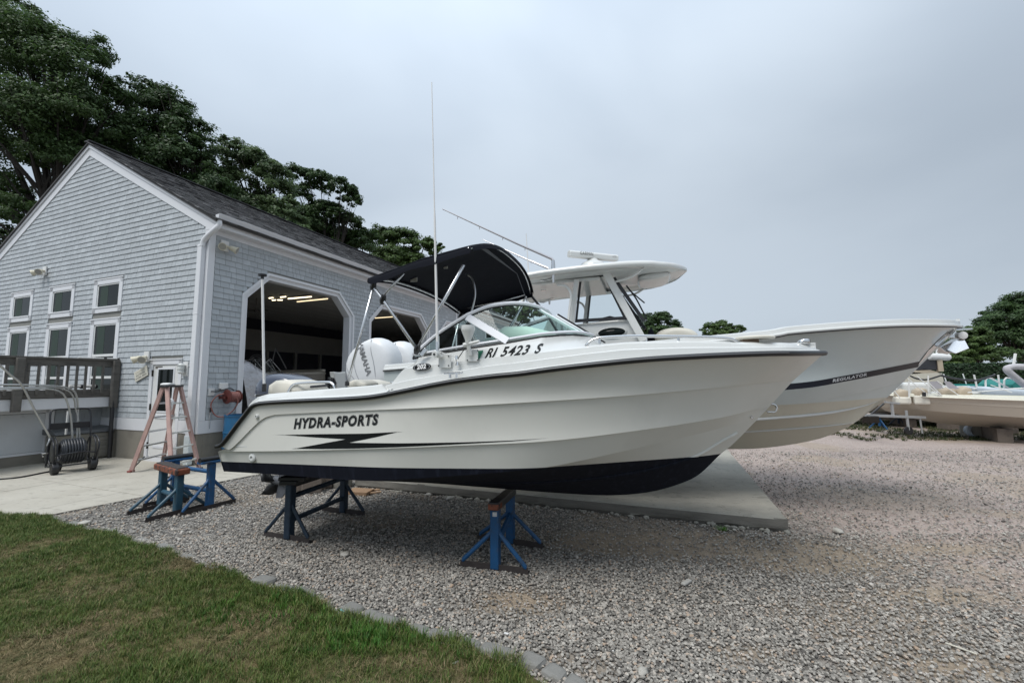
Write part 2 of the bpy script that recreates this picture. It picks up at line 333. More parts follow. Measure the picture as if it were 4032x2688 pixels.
# --- scatter: real instances on points
def scatter(name, P, S, R, proto, label, parent=None):
    me = bpy.data.meshes.new(name); me.vertices.add(len(P)); me.vertices.foreach_set('co', P.astype(np.float32).ravel())
    for nme, ty, dat in (('scl', 'FLOAT_VECTOR', S), ('rot', 'FLOAT_VECTOR', R)):
        q = me.attributes.new(nme, ty, 'POINT'); q.data.foreach_set('vector', dat.astype(np.float32).ravel())
    o = bpy.data.objects.new(name, me); COL.objects.link(o); o.parent = parent
    g = bpy.data.node_groups.new(name, 'GeometryNodeTree'); g.interface.new_socket('Geometry', in_out='INPUT', socket_type='NodeSocketGeometry'); g.interface.new_socket('Geometry', in_out='OUTPUT', socket_type='NodeSocketGeometry')
    gi = g.nodes.new('NodeGroupInput'); gout = g.nodes.new('NodeGroupOutput'); ip = g.nodes.new('GeometryNodeInstanceOnPoints'); oi = g.nodes.new('GeometryNodeObjectInfo'); mp_ = g.nodes.new('GeometryNodeMeshToPoints')
    oi.inputs[0].default_value = proto; oi.inputs['As Instance'].default_value = True
    a1 = g.nodes.new('GeometryNodeInputNamedAttribute'); a1.data_type = 'FLOAT_VECTOR'; a1.inputs[0].default_value = 'scl'
    a2 = g.nodes.new('GeometryNodeInputNamedAttribute'); a2.data_type = 'FLOAT_VECTOR'; a2.inputs[0].default_value = 'rot'
    g.links.new(gi.outputs[0], mp_.inputs[0]); g.links.new(mp_.outputs[0], ip.inputs['Points']); g.links.new(oi.outputs['Geometry'], ip.inputs['Instance'])
    g.links.new(a1.outputs[0], ip.inputs['Scale']); g.links.new(a2.outputs[0], ip.inputs['Rotation']); g.links.new(ip.outputs[0], gout.inputs[0])
    md = o.modifiers.new('scatter', 'NODES'); md.node_group = g; return props(o, label, kind='stuff')
def randmat(name, stops, rough=.8, trans=0.):
    m = bpy.data.materials.new(name); m.use_nodes = True; t = m.node_tree; b = t.nodes['Principled BSDF']; b.inputs['Roughness'].default_value = rough; b.inputs['Specular IOR Level'].default_value = .3
    oi = t.nodes.new('ShaderNodeObjectInfo'); r = t.nodes.new('ShaderNodeValToRGB'); t.links.new(oi.outputs['Random'], r.inputs[0]); t.links.new(r.outputs[0], b.inputs['Base Color'])
    el = r.color_ramp.elements
    while len(el) < len(stops): el.new(.5)
    for e_, (p, c) in zip(el, stops): e_.position = p; e_.color = (*c, 1)
    return m
def proto(name, me, m):
    me.materials.append(m); return bpy.data.objects.new(name, me)
def stonemesh(seed, sub=1, flat=.62):
    bm = bmesh.new(); bmesh.ops.create_icosphere(bm, subdivisions=sub, radius=1); rr = random.Random(seed)
    for v in bm.verts: v.co *= rr.uniform(.72, 1.15); v.co.z *= flat
    me = bpy.data.meshes.new('stone'); bm.to_mesh(me); bm.free(); return me
GST = [(0, (.085, .078, .071)), (.15, (.17, .16, .144)), (.5, (.27, .252, .226)), (.75, (.345, .323, .289)), (.86, (.43, .405, .365)), (.93, (.35, .26, .19)), (1, (.48, .45, .41))]
gmat = randmat('gravel_stone', GST)
def field(n, ymax, dens):
    y = 1.6 + (ymax - 1.6) * rng.random(n) ** 1.0; x = (rng.random(n) * 2 - 1) * (y * 1.25 + .4)
    return x, y
def gravelpts(n, ymin, ymax):
    y = rng.uniform(ymin, ymax, n); x = rng.uniform(-1.28, 1.28, n) * (ymax + .3); k = np.abs(x) < y * 1.27 + .4; x, y = x[k], y[k]
    k = ~(inpoly(x, y, LAWN) & (rng.random(len(x)) > .0)) & ~inpoly(x, y, PATIO) & ~inpoly(x, y, PAD); x, y = x[k], y[k]
    k = rng.random(len(x)) > dirtmask(x, y) * .93 - .05; x, y = x[k], y[k]
    pk = pinkmask(x, y); k = rng.random(len(x)) > pk * .8; return x[k], y[k]
parts = []
for n, y0, y1 in ((66000, 1.9, 3.4), (84000, 3.4, 5.0), (70000, 5.0, 7.5), (36000, 7.5, 10.5)): parts.append(gravelpts(n, y0, y1))
gx = np.concatenate([p[0] for p in parts]); gy = np.concatenate([p[1] for p in parts]); n = len(gx); pr = [proto('gravel_stone', stonemesh(k), gmat) for k in range(3)]
sc = rng.uniform(.006, .0135, n) * (1 + .45 * (rng.random(n) > .93)) * (1 + np.clip(gy - 4, 0, 5) * .07); S = np.stack([sc * rng.uniform(.8, 1.3, n), sc, sc], 1); R = np.stack([rng.uniform(-.5, .5, n), rng.uniform(-.5, .5, n), rng.uniform(0, 6.28, n)], 1)
Pg = np.stack([gx, gy, (fbm(gx, gy, .8) - .5) * .03 + .001 + sc * .2], 1)
for k in range(3):
    q = np.arange(n) % 3 == k; scatter('gravel', Pg[q], S[q], R[q], pr[k], 'loose crushed grey gravel lying over the yard', go)
# fine chippings thinly over dirt and the pink far yard
x = rng.uniform(-4, 13, 42000); y = rng.uniform(2.2, 11, 42000); k = (np.abs(x) < y * 1.27) & ~inpoly(x, y, LAWN) & ~inpoly(x, y, PATIO) & ~inpoly(x, y, PAD); x, y = x[k], y[k]; n = len(x)
sc = rng.uniform(.004, .011, n); scatter('fine_chippings', np.stack([x, y, (fbm(x, y, .8) - .5) * .03 + 0 * x], 1), np.stack([sc * 1.2, sc, sc * .8], 1), R[:n] if n <= len(R) else np.resize(R, (n, 3)),
    proto('chipping', stonemesh(11), randmat('chipping_stone', [(0, (.20, .175, .165)), (.4, (.31, .27, .245)), (.7, (.38, .335, .30)), (.93, (.46, .43, .40)), (1, (.55, .54, .52))])), 'fine stone chippings over the dirt', go)
# a few larger single stones and litter
sg = mat('pale_stone', (.42, .40, .36), .85, var=.15, vscale=12, bump=.002, bscale=60)
for (u, v, r, lab) in ((3300, 2093, .055, 'flat pale stone lying alone on the pink gravel right of the pad corner'), (2530, 2645, .032, 'tan stone near the bottom edge of the photo on grey gravel'), (1690, 1948, .045, 'white stone in front of the pad edge beneath the hull'), (1776, 1963, .06, 'larger pale stone against the pad edge beneath the hull'), (1357, 2184, .04, 'tan stone on the gravel between the two boat stands'), (330, 2062, .05, 'flat pale stone at the patio corner beside the grass')):
    g = gnd(u, v); o = link('stone', stonemesh(u, 2, .5), sg); o.location = g + Vector((0, 0, r * .25)); o.scale = (r * 1.4, r, r); o.rotation_euler = (0, 0, u); o.data.shade_smooth(); props(o, lab, 'stone', 'larger loose stones on the gravel')
o = MB().cbox((0, 0, 0), (.13, .04, .022)).build('broken_mortar_piece', mat('pale_mortar', (.42, .41, .38), .9, bump=.004, bscale=40), bevel=.008); o.location = gnd(2703, 2300) + Vector((0, 0, .02)); o.rotation_euler = (0, .05, .75); props(o, 'pale oblong lump of mortar lying on the grey gravel right of the near stand', 'debris')

for u, v, w_, h_, rz, c, lab in ((1980, 2583, .03, .02, .3, (.02, .06, .28), 'small blue tape scrap on the kerb stones near the bottom of the photo'), (1347, 2410, .02, .045, 1.2, (.25, .6, .65), 'tiny cyan plastic scrap at the lawn edge'), (1794, 2627, .045, .011, .9, (.7, .69, .66), 'white stub lying in the grass near the bottom'), (1994, 2500, .035, .014, 2.6, (.75, .75, .74), 'small bright white chip on the gravel above the kerb'), (3785, 2560, .14, .008, -.75, (.6, .57, .48), 'thin pale stick lying on the gravel at the lower right')):
    g = gnd(u, v); o = MB().cbox((0, 0, 0), (w_, h_, .006)).build('scrap', mat('scrap_' + lab.split()[1], c, .7, var=.05)); o.location = g + Vector((0, 0, .03 if 'grass' in lab else .014)); o.rotation_euler = (.1, .1, rz); props(o, lab, 'litter')
# --- concrete pad and patio
def concmat(name, c, st, patch=.9, seed=0., speck=.55):
    m = mat(name, c, .9, var=.07, vscale=26, bump=.002, bscale=120, dirt=st, dscale=patch, thresh=(.42, .72), spec=.2); t = m.node_tree; b = t.nodes['Principled BSDF']; src = b.inputs['Base Color'].links[0].from_socket
    co = t.nodes.new('ShaderNodeTexCoord')
    for sc_, lo_, hi_, k_, st_ in ((3.5, .56, .66, .28, (1, 2.2, 1)), (11., .62, .68, speck, (1, 1, 1)), (1.3, .6, .64, .22, (1.5, .6, 1))):
        mp_ = t.nodes.new('ShaderNodeMapping'); mp_.inputs['Scale'].default_value = st_; mp_.inputs['Location'].default_value = (seed + sc_, 3., 0); mp_.inputs['Rotation'].default_value = (0, 0, .35); t.links.new(co.outputs['Object'], mp_.inputs[0])
        n = t.nodes.new('ShaderNodeTexNoise'); n.inputs['Scale'].default_value = sc_; n.inputs['Detail'].default_value = 8; n.inputs['Roughness'].default_value = .7; t.links.new(mp_.outputs[0], n.inputs[0]); r = t.nodes.new('ShaderNodeMapRange'); r.inputs['From Min'].default_value = lo_; r.inputs['From Max'].default_value = hi_; r.inputs['To Min'].default_value = 1.; r.inputs['To Max'].default_value = 1 - k_; t.links.new(n.outputs[0], r.inputs[0])
        s = t.nodes.new('ShaderNodeVectorMath'); s.operation = 'SCALE'; t.links.new(src, s.inputs[0]); t.links.new(r.outputs[0], s.inputs['Scale']); src = s.outputs[0]
    t.links.new(src, b.inputs['Base Color']); return m
CONC = concmat('pad_concrete', (.33, .315, .275), (.21, .205, .185)); CON2 = concmat('patio_concrete', (.43, .405, .35), (.34, .315, .265), .7, 7., .25)
bm = MB(); PD = [Vector((x, y, -.05)) for x, y in PAD]
# subdivide the near edge so that its face can be chipped
edge = []; n = 46
for i in range(len(PD)):
    a, b = PD[i], PD[(i + 1) % len(PD)]; m_ = n if i in (0, 1) else 6
    for k in range(m_): edge.append((a.lerp(b, k / m_), i))
nrm = {i: (PD[(i + 1) % 5] - PD[i]).normalized().cross(Vector((0, 0, 1))) for i in range(5)}
rows = []
for (z, off, amp) in ((-.06, -.02, .02), (.015, -.012, .02), (.035, .012, .006), (PADZ - .014, .006, .004), (PADZ, -.008, .005)):
    rows.append([(p + nrm[i] * (off + amp * (random.random() - .5) * 2)) * 1 + Vector((0, 0, z + .05)) for p, i in edge])
rows = [[Vector((p.x, p.y, z)) for p in r_] for r_, z in zip(rows, (-.06, .015, .035, PADZ - .014, PADZ))]
vs = [p for r_ in rows for p in r_]; m_ = len(edge); fs = [(i * m_ + k, i * m_ + (k + 1) % m_, (i + 1) * m_ + (k + 1) % m_, (i + 1) * m_ + k) for i in range(4) for k in range(m_)] + [tuple(range(4 * m_, 5 * m_))]
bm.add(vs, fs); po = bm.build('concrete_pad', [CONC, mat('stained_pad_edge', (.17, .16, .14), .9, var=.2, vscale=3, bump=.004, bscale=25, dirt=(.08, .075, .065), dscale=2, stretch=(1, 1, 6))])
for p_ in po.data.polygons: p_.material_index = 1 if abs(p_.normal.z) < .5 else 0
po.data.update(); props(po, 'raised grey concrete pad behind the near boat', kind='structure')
rubble = MB()
for k in range(70):
    p = PD[0].lerp(PD[1], random.uniform(.12, 1.)); r = random.uniform(.012, .05); q = stonemesh(k, 1, .7); off = nrm[0] * random.uniform(.0, .09)
    rubble.add([v.co * r + p + off + Vector((0, 0, .055)) for v in q.vertices], [tuple(f.vertices) for f in q.polygons])
props(rubble.build('crumbled_concrete', CONC, po, fix=False), kind='stuff')
def clip(poly, conv):
    out_ = list(poly)
    for i in range(len(conv)):
        a, b = conv[i], conv[(i + 1) % len(conv)]; inp = out_; out_ = []
        side = lambda p: (b[0] - a[0]) * (p[1] - a[1]) - (b[1] - a[1]) * (p[0] - a[0])
        for j in range(len(inp)):
            p, q = inp[j], inp[(j + 1) % len(inp)]; sp_, sq = side(p), side(q)
            if sp_ >= 0: out_.append(p)
            if sp_ * sq < 0: k = sp_ / (sp_ - sq); out_.append((p[0] + (q[0] - p[0]) * k, p[1] + (q[1] - p[1]) * k))
        if not out_: break
    return out_
BC = gnd(770, 1834); BANG = math.radians(68.66); bx = Vector((math.cos(BANG), math.sin(BANG), 0)); by = Vector((-math.sin(BANG), math.cos(BANG), 0))
def BW(x, y, z=0.): return BC + bx * x + by * y + Vector((0, 0, z))        # building axes -> world: x along the door wall, y along the gable, z up
pt = thing('patio', 'pale concrete patio of large slabs in front of the gable', None, (0, 0, 0), kind='structure')
base = MB(); base.prism([(x, y, -.04) for x, y in PATIO], (0, 0, .042)); base.build('joint_bed', mat('joint_soil', (.13, .115, .1), .95, var=.2), pt)
for i in range(-6, 5):
    for j in range(-3, 10):
        x0, x1, y0, y1 = i * 1.55 - .3, (i + 1) * 1.55 - .3, j * 1.9 - 1.2, (j + 1) * 1.9 - 1.2
        q = [BW(x0 + .006, y0 + .006), BW(x1 - .006, y0 + .006), BW(x1 - .006, y1 - .006), BW(x0 + .006, y1 - .006)]
        area = clip([(p.x, p.y) for p in q], PATIO)
        if len(area) > 2 and min(p[1] for p in area) < 11: MB().prism([(x, y, .0) for x, y in area], (0, 0, .014 + random.uniform(-.0015, .0015))).build('concrete_slab', CON2, pt, bevel=.003)

# --- lawn
lw = MB(); E2 = [Vector((x, y, 0)) for x, y in LAWN]; cen = Vector((-3.2, 1.2, 0))
rows = [[cen.lerp(p, k) + Vector((0, 0, .035 if k < .985 else .012)) for p in E2] for k in (.02, .3, .5, .7, .85, .93, .985, 1.0)]
vs = [p for r_ in rows for p in r_]; m_ = len(E2); fs = [(i * m_ + k, i * m_ + (k + 1) % m_, (i + 1) * m_ + (k + 1) % m_, (i + 1) * m_ + k) for i in range(7) for k in range(m_)] + [tuple(range(m_))]
lw.add(vs, fs); lo = lw.build('lawn', mat('lawn_soil', (.05, .055, .022), .95, var=.35, vscale=30, bump=.01, bscale=60, dirt=(.15, .115, .06), dscale=3.5, thresh=(.42, .6), spec=.1), smooth=True); props(lo, 'patchy green lawn in the near left corner', kind='structure')
def tuft(seed, n, h, spread, wdt, m, name):
    rr = random.Random(seed); b = MB()
    for k in range(n):
        a = rr.uniform(0, 6.28); r0 = rr.uniform(0, .03); x, y = r0 * math.cos(a), r0 * math.sin(a); hh = h * rr.uniform(.5, 1.1); le = rr.uniform(.2, 1.) * spread; a2 = a + rr.uniform(-1, 1); dx, dy = math.cos(a2) * le, math.sin(a2) * le; px_, py_ = -math.sin(a2) * wdt, math.cos(a2) * wdt
        P = []
        for s_, q in ((0, 1), (.5, .85), (1, .12)): c = (x + dx * s_ * s_, y + dy * s_ * s_, hh * (s_ - .25 * s_ * s_ * le / spread)); P += [(c[0] - px_ * q, c[1] - py_ * q, c[2]), (c[0] + px_ * q, c[1] + py_ * q, c[2])]
        b.add(P, [(0, 1, 3, 2), (2, 3, 5, 4)])
    me = bpy.data.meshes.new(name); me.from_pydata(b.v, [], b.f); return proto(name, me, m)
gg = randmat('grass_blades', [(0, (.03, .058, .010)), (.35, (.062, .11, .018)), (.65, (.10, .15, .03)), (.85, (.16, .17, .05)), (1, (.20, .17, .085))], .6)
gd = randmat('dry_grass_blades', [(0, (.06, .07, .025)), (.4, (.14, .115, .055)), (.75, (.22, .17, .09)), (1, (.30, .24, .14))], .8)
gb = randmat('bright_grass_blades', [(0, (.03, .09, .015)), (.5, (.055, .15, .02)), (1, (.10, .2, .03))], .6)
def lawnpts(n):
    x = rng.uniform(-7.5, 1.8, n); y = rng.uniform(1.3, 5.9, n); j1, j2 = (fbm(x, y, 5) - .5) * .22, (fbm(x + 3, y + 8, 5) - .5) * .22; k = inpoly(x + j1, y + j2 + .02, LAWN) & (np.abs(x) < y * 1.3 + .3); return x[k], y[k]
x, y = lawnpts(215000); c1 = gnd(330, 2330); c2 = gnd(480, 2240); c3 = gnd(260, 2600); c4 = gnd(1050, 2440); c5 = gnd(60, 2470); c6 = gnd(1450, 2560)
el = lambda c, rx, ry: np.exp(-(((x - c.x) / rx) ** 2 + ((y - c.y) / ry) ** 2))
f = fbm(x, y, 1.6); dry = np.clip(1.25 * (el(c1, .8, .26) + el(c2, .9, .26) + .9 * el(c3, .35, .2) + .5 * el(gnd(900, 2260), .25, .1)), 0, 1) * sm(f, .2, .5) + .9 * sm(f, .47, .64); brt = np.clip(el(c4, .35, .2) + .7 * el(c6, .3, .2), 0, 1) * sm(fbm(x + 4, y, 3), .35, .6)
kd = rng.random(len(x)) < dry * .85; kb = (rng.random(len(x)) < brt * .8) & ~kd; kg = ~kd & ~kb
for kk, ps, lab, nm, fr_ in ((kg, [tuft(s_, 7, .05, .035, .0016, gg, 'grass_tuft') for s_ in (1, 2, 3)], 'long green blades of the lawn', 'grass', 1), (kd, [tuft(s_, 6, .026, .04, .0013, gd, 'dry_grass_tuft') for s_ in (4, 5)], 'dry straw coloured patches in the lawn', 'dry_grass', .75), (kb, [tuft(s_, 8, .055, .03, .0018, gb, 'bright_grass_tuft') for s_ in (6, 7)], 'bright green tufts at the edge of the lawn', 'bright_grass', 1)):
    xi, yi = x[kk], y[kk]; n = len(xi); sc = rng.uniform(.35, 1.3, n) * (.45 + 1.0 * fbm(xi, yi, 2.6)); Rr = np.stack([rng.uniform(-.25, .25, n), rng.uniform(-.25, .25, n), rng.uniform(0, 6.28, n)], 1)
    for j, p in enumerate(ps):
        q = np.arange(n) % len(ps) == j; scatter(nm, np.stack([xi[q], yi[q], .03 + 0 * xi[q]], 1), np.stack([sc[q]] * 3, 1), Rr[q], p, lab, lo)
# kerb stones between lawn and gravel
kb_ = thing('stone_kerb', 'row of sunken granite blocks between the lawn and the gravel', None, kind='structure')
gran = mat('granite', (.20, .197, .185), .85, var=.15, vscale=18, bump=.003, bscale=50, dirt=(.11, .10, .08), dscale=7)
KS = [(210, 2042), (300, 2060), (445, 2090), (560, 2125), (650, 2152), (730, 2190), (842, 2232), (908, 2255), (1038, 2290), (1112, 2316), (1200, 2340), (1383, 2396), (1455, 2422), (1520, 2445), (1648, 2478), (1735, 2503), (1847, 2539), (1959, 2567), (2097, 2608), (2185, 2650), (2262, 2690)]
for k, (u, v) in enumerate(KS):
    g = gnd(u, v); g2 = gnd(*KS[min(k + 1, len(KS) - 1)]) if k < len(KS) - 1 else g + (g - gnd(*KS[k - 1])); d = g2 - g; L = max(.11, min(.22, d.length * .9)); ang = math.atan2(d.y, d.x)
    mbk = MB().cbox((0, 0, 0), (L, .10 + .03 * random.random(), .09)); mbk.v = [(a + random.uniform(-.022, .022), b + random.uniform(-.018, .018), c + random.uniform(-.008, .008)) for a, b, c in mbk.v]; o = mbk.build('kerb_stone', gran, kb_, bevel=.03); o.location = (g.x, g.y, -.018 + random.uniform(-.012, .006) + (.004 if 7 < k else -.012)); o.rotation_euler = (random.uniform(-.05, .05), random.uniform(-.05, .05), ang + random.uniform(-.1, .1))
wt = tuft(31, 26, .07, .10, .004, gb, 'weed_tuft'); wo = bpy.data.objects.new('weed', wt.data); COL.objects.link(wo); g = gnd(2847, 2090); wo.location = g; wo.scale = (1.1, 1.1, .8); props(wo, 'small green weed growing at the foot of the pad edge', 'weed')
# ================================================================ BOAT SHED  (local axes: x along the door wall, y along the gable wall, z up)
shed = thing('boat_shed', 'grey shingled boat shed with white trim, gable and open clipped-corner doors', 'building', BC, BANG)
SHG = mat('grey_shingle', (.412, .442, .466), .78, var=.03, vscale=2.2, attr=.07, bump=.0012, bscale=60, dirt=(.35, .375, .395), dscale=1.2)
FOUND = mat('foundation_concrete', (.21, .195, .165), .9, var=.14, vscale=2.2, bump=.002, bscale=40, dirt=(.13, .12, .105), dscale=1.6)
TRIM = mat('white_trim', (.66, .67, .695), .42, var=.025, vscale=2, bump=.0005, bscale=40, dirt=(.6, .61, .62), dscale=2.5, thresh=(.6, .95))
ROOFM = mat('roof_shingle', (.15, .15, .155), .9, attr=.75, var=.2, vscale=3, bump=.003, bscale=120)
INT = mat('interior_board', (.22, .22, .205), .8, var=.1, vscale=2)
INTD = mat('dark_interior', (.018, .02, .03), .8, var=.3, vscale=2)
L, GW, EZ, RZ, RY = 18.6, 10.1, 5.16, 8.05, 5.05
XW = .128
# openings
WUP = [(3.06, 4.29), (5.18, 6.40), (7.28, 8.51), (9.4, 10.62)]
DOORS = [(.79, 4.50, 3.82, 4.47, .65), (5.19, 8.89, 3.80, 4.44, .65), (9.55, 13.25, 3.80, 4.42, .65)]
def merge_cut(iv, cuts):
    for c0, c1 in cuts:
        nv = []
        for a, b in iv:
            if c1 <= a or c0 >= b: nv.append((a, b)); continue
            if c0 > a: nv.append((a, c0))
            if c1 < b: nv.append((c1, b))
        iv = nv
    return iv
def gable_iv(z):
    a, b = 0.1, GW - .1
    if z > 5.12: k = (z - 5.12) / (RZ - 5.12) * 5.05; a, b = k + .1, GW - k - .1
    if b - a < .05: return []
    cuts = []
    if 3.47 < z + .1 and z < 4.36: cuts += WUP
    if 1.42 < z + .1 and z < 3.34: cuts += WUP
    if z < 2.27: cuts += [(.62, 1.74)]
    return merge_cut([(a, b)], cuts)
def side_iv(z):
    iv = [(.13, 11.1), (11.22, L - .1)]; cuts = []
    for a, b, zc, zt, ch in DOORS:
        zz = z + .06
        if zz < zt + .0: k = max(0, (zz - zc) / (zt - zc)) * ch if zz > zc else 0; cuts.append((a + k - .0, b - k + .0))
    for a, b in ((14.3, 15.2), (15.9, 16.9)):
        if 3.2 < z < 4.75: cuts.append((a, b))
    return merge_cut(iv, cuts)
def shingles(fn, z0, z1, axis):
    out_ = []; z = z0; k = 0
    while z < z1:
        for a, b in fn(z):
            x = a; rr = random.Random(int(z * 1000) + int(a * 77) + (5 if axis == 'x' else 0))
            while x < b - .01:
                w_ = rr.choice((.11, .13, .15, .17, .2, .23)); w_ = min(w_, b - x)
                if b - x - w_ < .05: w_ = b - x
                out_.append((x + .0025, z + rr.uniform(-.002, .002), w_ - .005, rr.uniform(-1, 1), rr.uniform(0, .003))); x += w_
        z += XW
    return out_
def shv(s, axis):   # wedge: thick butt at the bottom
    x, z, w_, sh_, o = s; zt = z + XW + .012; tb, tt = .021 + o, .005
    P = [(x, 0), (x + w_, 0)]; f = lambda p, d, zz: ((-d, p, zz) if axis == 'x' else (p, -d, zz))
    return [f(x, .001, z), f(x + w_, .001, z), f(x + w_, .001, zt), f(x, .001, zt), f(x, tb, z), f(x + w_, tb, z), f(x + w_, tt, zt), f(x, tt, zt)]
SF = [(4, 5, 6, 7), (0, 4, 7, 3), (1, 2, 6, 5), (0, 1, 5, 4)]
def clad(parent, items, axis, nsingle, score):
    items.sort(key=score); 
    for s in items[:nsingle]:
        me = bpy.data.meshes.new('shingle'); me.from_pydata(shv(s, axis), [], SF); q = me.attributes.new('shade', 'FLOAT', 'FACE'); q.data.foreach_set('value', [s[3]] * 4); link('shingle', me, SHG, parent)
    rest = items[nsingle:]; V = np.array([shv(s, axis) for s in rest]).reshape(-1, 3); Fq = (np.array(SF)[None] + 8 * np.arange(len(rest))[:, None, None]).reshape(-1, 4)
    props(big('shingle_cladding', V, Fq, SHG, parent, shade=np.repeat([s[3] for s in rest], 4)), kind='stuff')
# gable wall
gw = MB(); gw.prism([(0, 0, .66), (0, GW, .66), (0, GW, 5.16), (0, 5.05, RZ), (0, 0, 5.16)], (.14, 0, 0)); gw = gw.build('gable_wall', INT, shed, fix=True)
it = shingles(gable_iv, .94, RZ, 'x'); clad(gw, it, 'x', 150, lambda s: (s[0] - 1.2) ** 2 + (s[1] - 1.9) ** 2)
# side wall strips around the doors
sw = MB()
def wallpiece(x0, x1, z0, z1): sw.box((x0, .0, z0), (x1, .16, z1))
xs = [0.14]
for a, b, zc, zt, ch in DOORS:
    wallpiece(xs[-1], a, 0, 5.16); xs.append(b)
    sw.prism([(a, 0, zc), (a + ch, 0, zt), (a + ch, 0, 5.16), (a, 0, 5.16)], (0, .16, 0)); wallpiece(a + ch, b - ch, zt, 5.16); sw.prism([(b - ch, 0, zt), (b, 0, zc), (b, 0, 5.16), (b - ch, 0, 5.16)], (0, .16, 0))
wallpiece(xs[-1], L, 0, 5.16); sw = sw.build('door_wall', INT, shed)
it = shingles(side_iv, .94, 5.12, 'y'); clad(sw, it, 'y', 150, lambda s: (s[0] - 1.2) ** 2 + (s[1] - 3.2) ** 2)
# foundation, skirt boards, corner boards
for lo_, hi_ in (((-.012, 1.74, -.1), (.1, GW, .66)), ((-.012, -.012, -.1), (.1, .62, .66)), ((.101, -.014, -.1), (.78, .1, .66)), ((4.52, -.014, -.1), (5.18, .1, .66)), ((8.9, -.014, -.1), (9.54, .1, .66)), ((13.26, -.014, -.1), (L, .1, .66))): MB().box(lo_, hi_).build('foundation', FOUND, shed)
sk = MB(); sk.box((-.026, -.026, .66), (0, .62, .93)).box((-.026, 1.74, .66), (0, GW, .93)).box((0, -.026, .66), (.78, 0, .93)).box((4.53, -.026, .66), (5.17, 0, .93)).box((8.9, -.026, .66), (9.53, 0, .93)); sk.build('skirt_board', TRIM, shed, bevel=.003)
MB().box((-.03, -.03, .93), (.0, .115, 5.15)).box((0, -.03, .93), (.115, 0, 5.15)).build('corner_board', TRIM, shed, bevel=.003)
MB().box((11.1, -.03, .93), (11.22, 0, 5.15)).build('corner_board', TRIM, shed, bevel=.003)
# rake trim, frieze, soffit, gutter
def rake(y0, z0, y1, z1): 
    b = MB(); d = Vector((0, y1 - y0, z1 - z0)).normalized(); n_ = Vector((0, -d.z, d.y)); n_ = n_ if n_.z > 0 else -n_
    a, c = Vector((-.035, y0, z0)), Vector((-.035, y1, z1)); w_ = .26
    b.prism([a - n_ * w_, c - n_ * w_, c, a], (.035, 0, 0)); a2, c2 = a + Vector((-.03, 0, 0)), c + Vector((-.03, 0, 0)); b.prism([a2 - n_ * .07, c2 - n_ * .07, c2 + n_ * .05, a2 + n_ * .05], (.03, 0, 0)); return b
rake(-.30, 5.24, 5.05, 8.14).build('rake_board', TRIM, shed, bevel=.004); rake(GW + .3, 5.24, 5.05, 8.14).build('rake_board', TRIM, shed, bevel=.004)
MB().prism([(-.034, -.25, 5.10), (-.034, .115, 5.10), (-.034, .115, 5.42), (-.034, -.25, 5.28)], (.03, 0, 0)).build('eave_return', TRIM, shed)
MB().box((0, -.024, 5.02), (L, 0, 5.13)).build('frieze_board', TRIM, shed, bevel=.004)
MB().box((0, -.21, 5.13), (L, 0, 5.15)).build('soffit', TRIM, shed)
MB().box((-.005, -.235, 5.13), (L, -.21, 5.30)).build('fascia', TRIM, shed, bevel=.003)
g = MB(); prof = [(-.235, 5.30), (-.245, 5.27), (-.30, 5.255), (-.335, 5.29), (-.345, 5.36), (-.36, 5.375), (-.36, 5.385), (-.335, 5.38), (-.325, 5.30), (-.295, 5.27), (-.24, 5.28)]
g.grid([[(x_, p[0], p[1] + .02) for p in prof + [prof[0]]] for x_ in (-.06, 4, 8, 12, 15, L)]); g.prism([(-.06, p[0], p[1] + .02) for p in prof[:6]] + [(-.06, -.235, 5.39)], (.004, 0, 0)); g.build('gutter', TRIM, shed, smooth=True)
dsp = MB(); W2 = .055
dsp.tube(smoothpts([(-.02, -.30, 5.27), (-.02, -.30, 5.16), (-.05, -.22, 5.06), (-.075, -.02, 4.92), (-.085, .07, 4.82), (-.085, .09, 4.72)], 6), .055, 12); 
for k in range(14):
    p = smoothpts([(-.02, -.30, 5.27), (-.02, -.30, 5.16), (-.05, -.22, 5.06), (-.075, -.02, 4.92), (-.085, .07, 4.82), (-.085, .09, 4.72)], 3)[k + 1]; 
ds = dsp.build('downspout_elbow', TRIM, shed, smooth=True)
dp = MB().box((-.13, .055, .62), (-.032, .2, 4.76)); dp.box((-.136, .05, 3.2), (-.03, .206, 3.225)).box((-.136, .05, 1.05), (-.03, .206, 1.075)).box((-.136, .05, 4.7), (-.03, .206, 4.73)); dp.build('downspout', TRIM, shed, bevel=.012)
MB().box((-.14, .05, .03), (-.03, .215, .64)).build('downspout_foot', mat('pale_plastic', (.62, .67, .68), .4, var=.05), shed, bevel=.02)
# door casings
for a, b, zc, zt, ch in DOORS:
    P = [(a, 0.0), (a, zc), (a + ch, zt), (b - ch, zt), (b, zc), (b, 0.0)]
    for nm, yo, yd, ins, wd in (('door_casing', -.04, .05, .0, .065), ('door_jamb', .01, .24, .065, .10)):
        c = MB()
        def off(P, d):
            cx0, cz0 = (a + b) / 2, 1.9; o_ = []
            for i, (x_, z_) in enumerate(P):
                if i in (0, 5): o_.append((x_ + (d if i == 0 else -d), z_)); continue
                q = (.414 * d)
                if i == 1: o_.append((x_ + d, z_ - q * .9))
                if i == 2: o_.append((x_ + q * .9, z_ - d))
                if i == 3: o_.append((x_ - q * .9, z_ - d))
                if i == 4: o_.append((x_ - d, z_ - q * .9))
            return o_
        A1, A2 = off(P, ins), off(P, ins + wd)
        for i in range(5): c.prism([(A1[i][0], yo, A1[i][1]), (A1[i + 1][0], yo, A1[i + 1][1]), (A2[i + 1][0], yo, A2[i + 1][1]), (A2[i][0], yo, A2[i][1])], (0, yd, 0))
        c.build(nm, TRIM, shed)
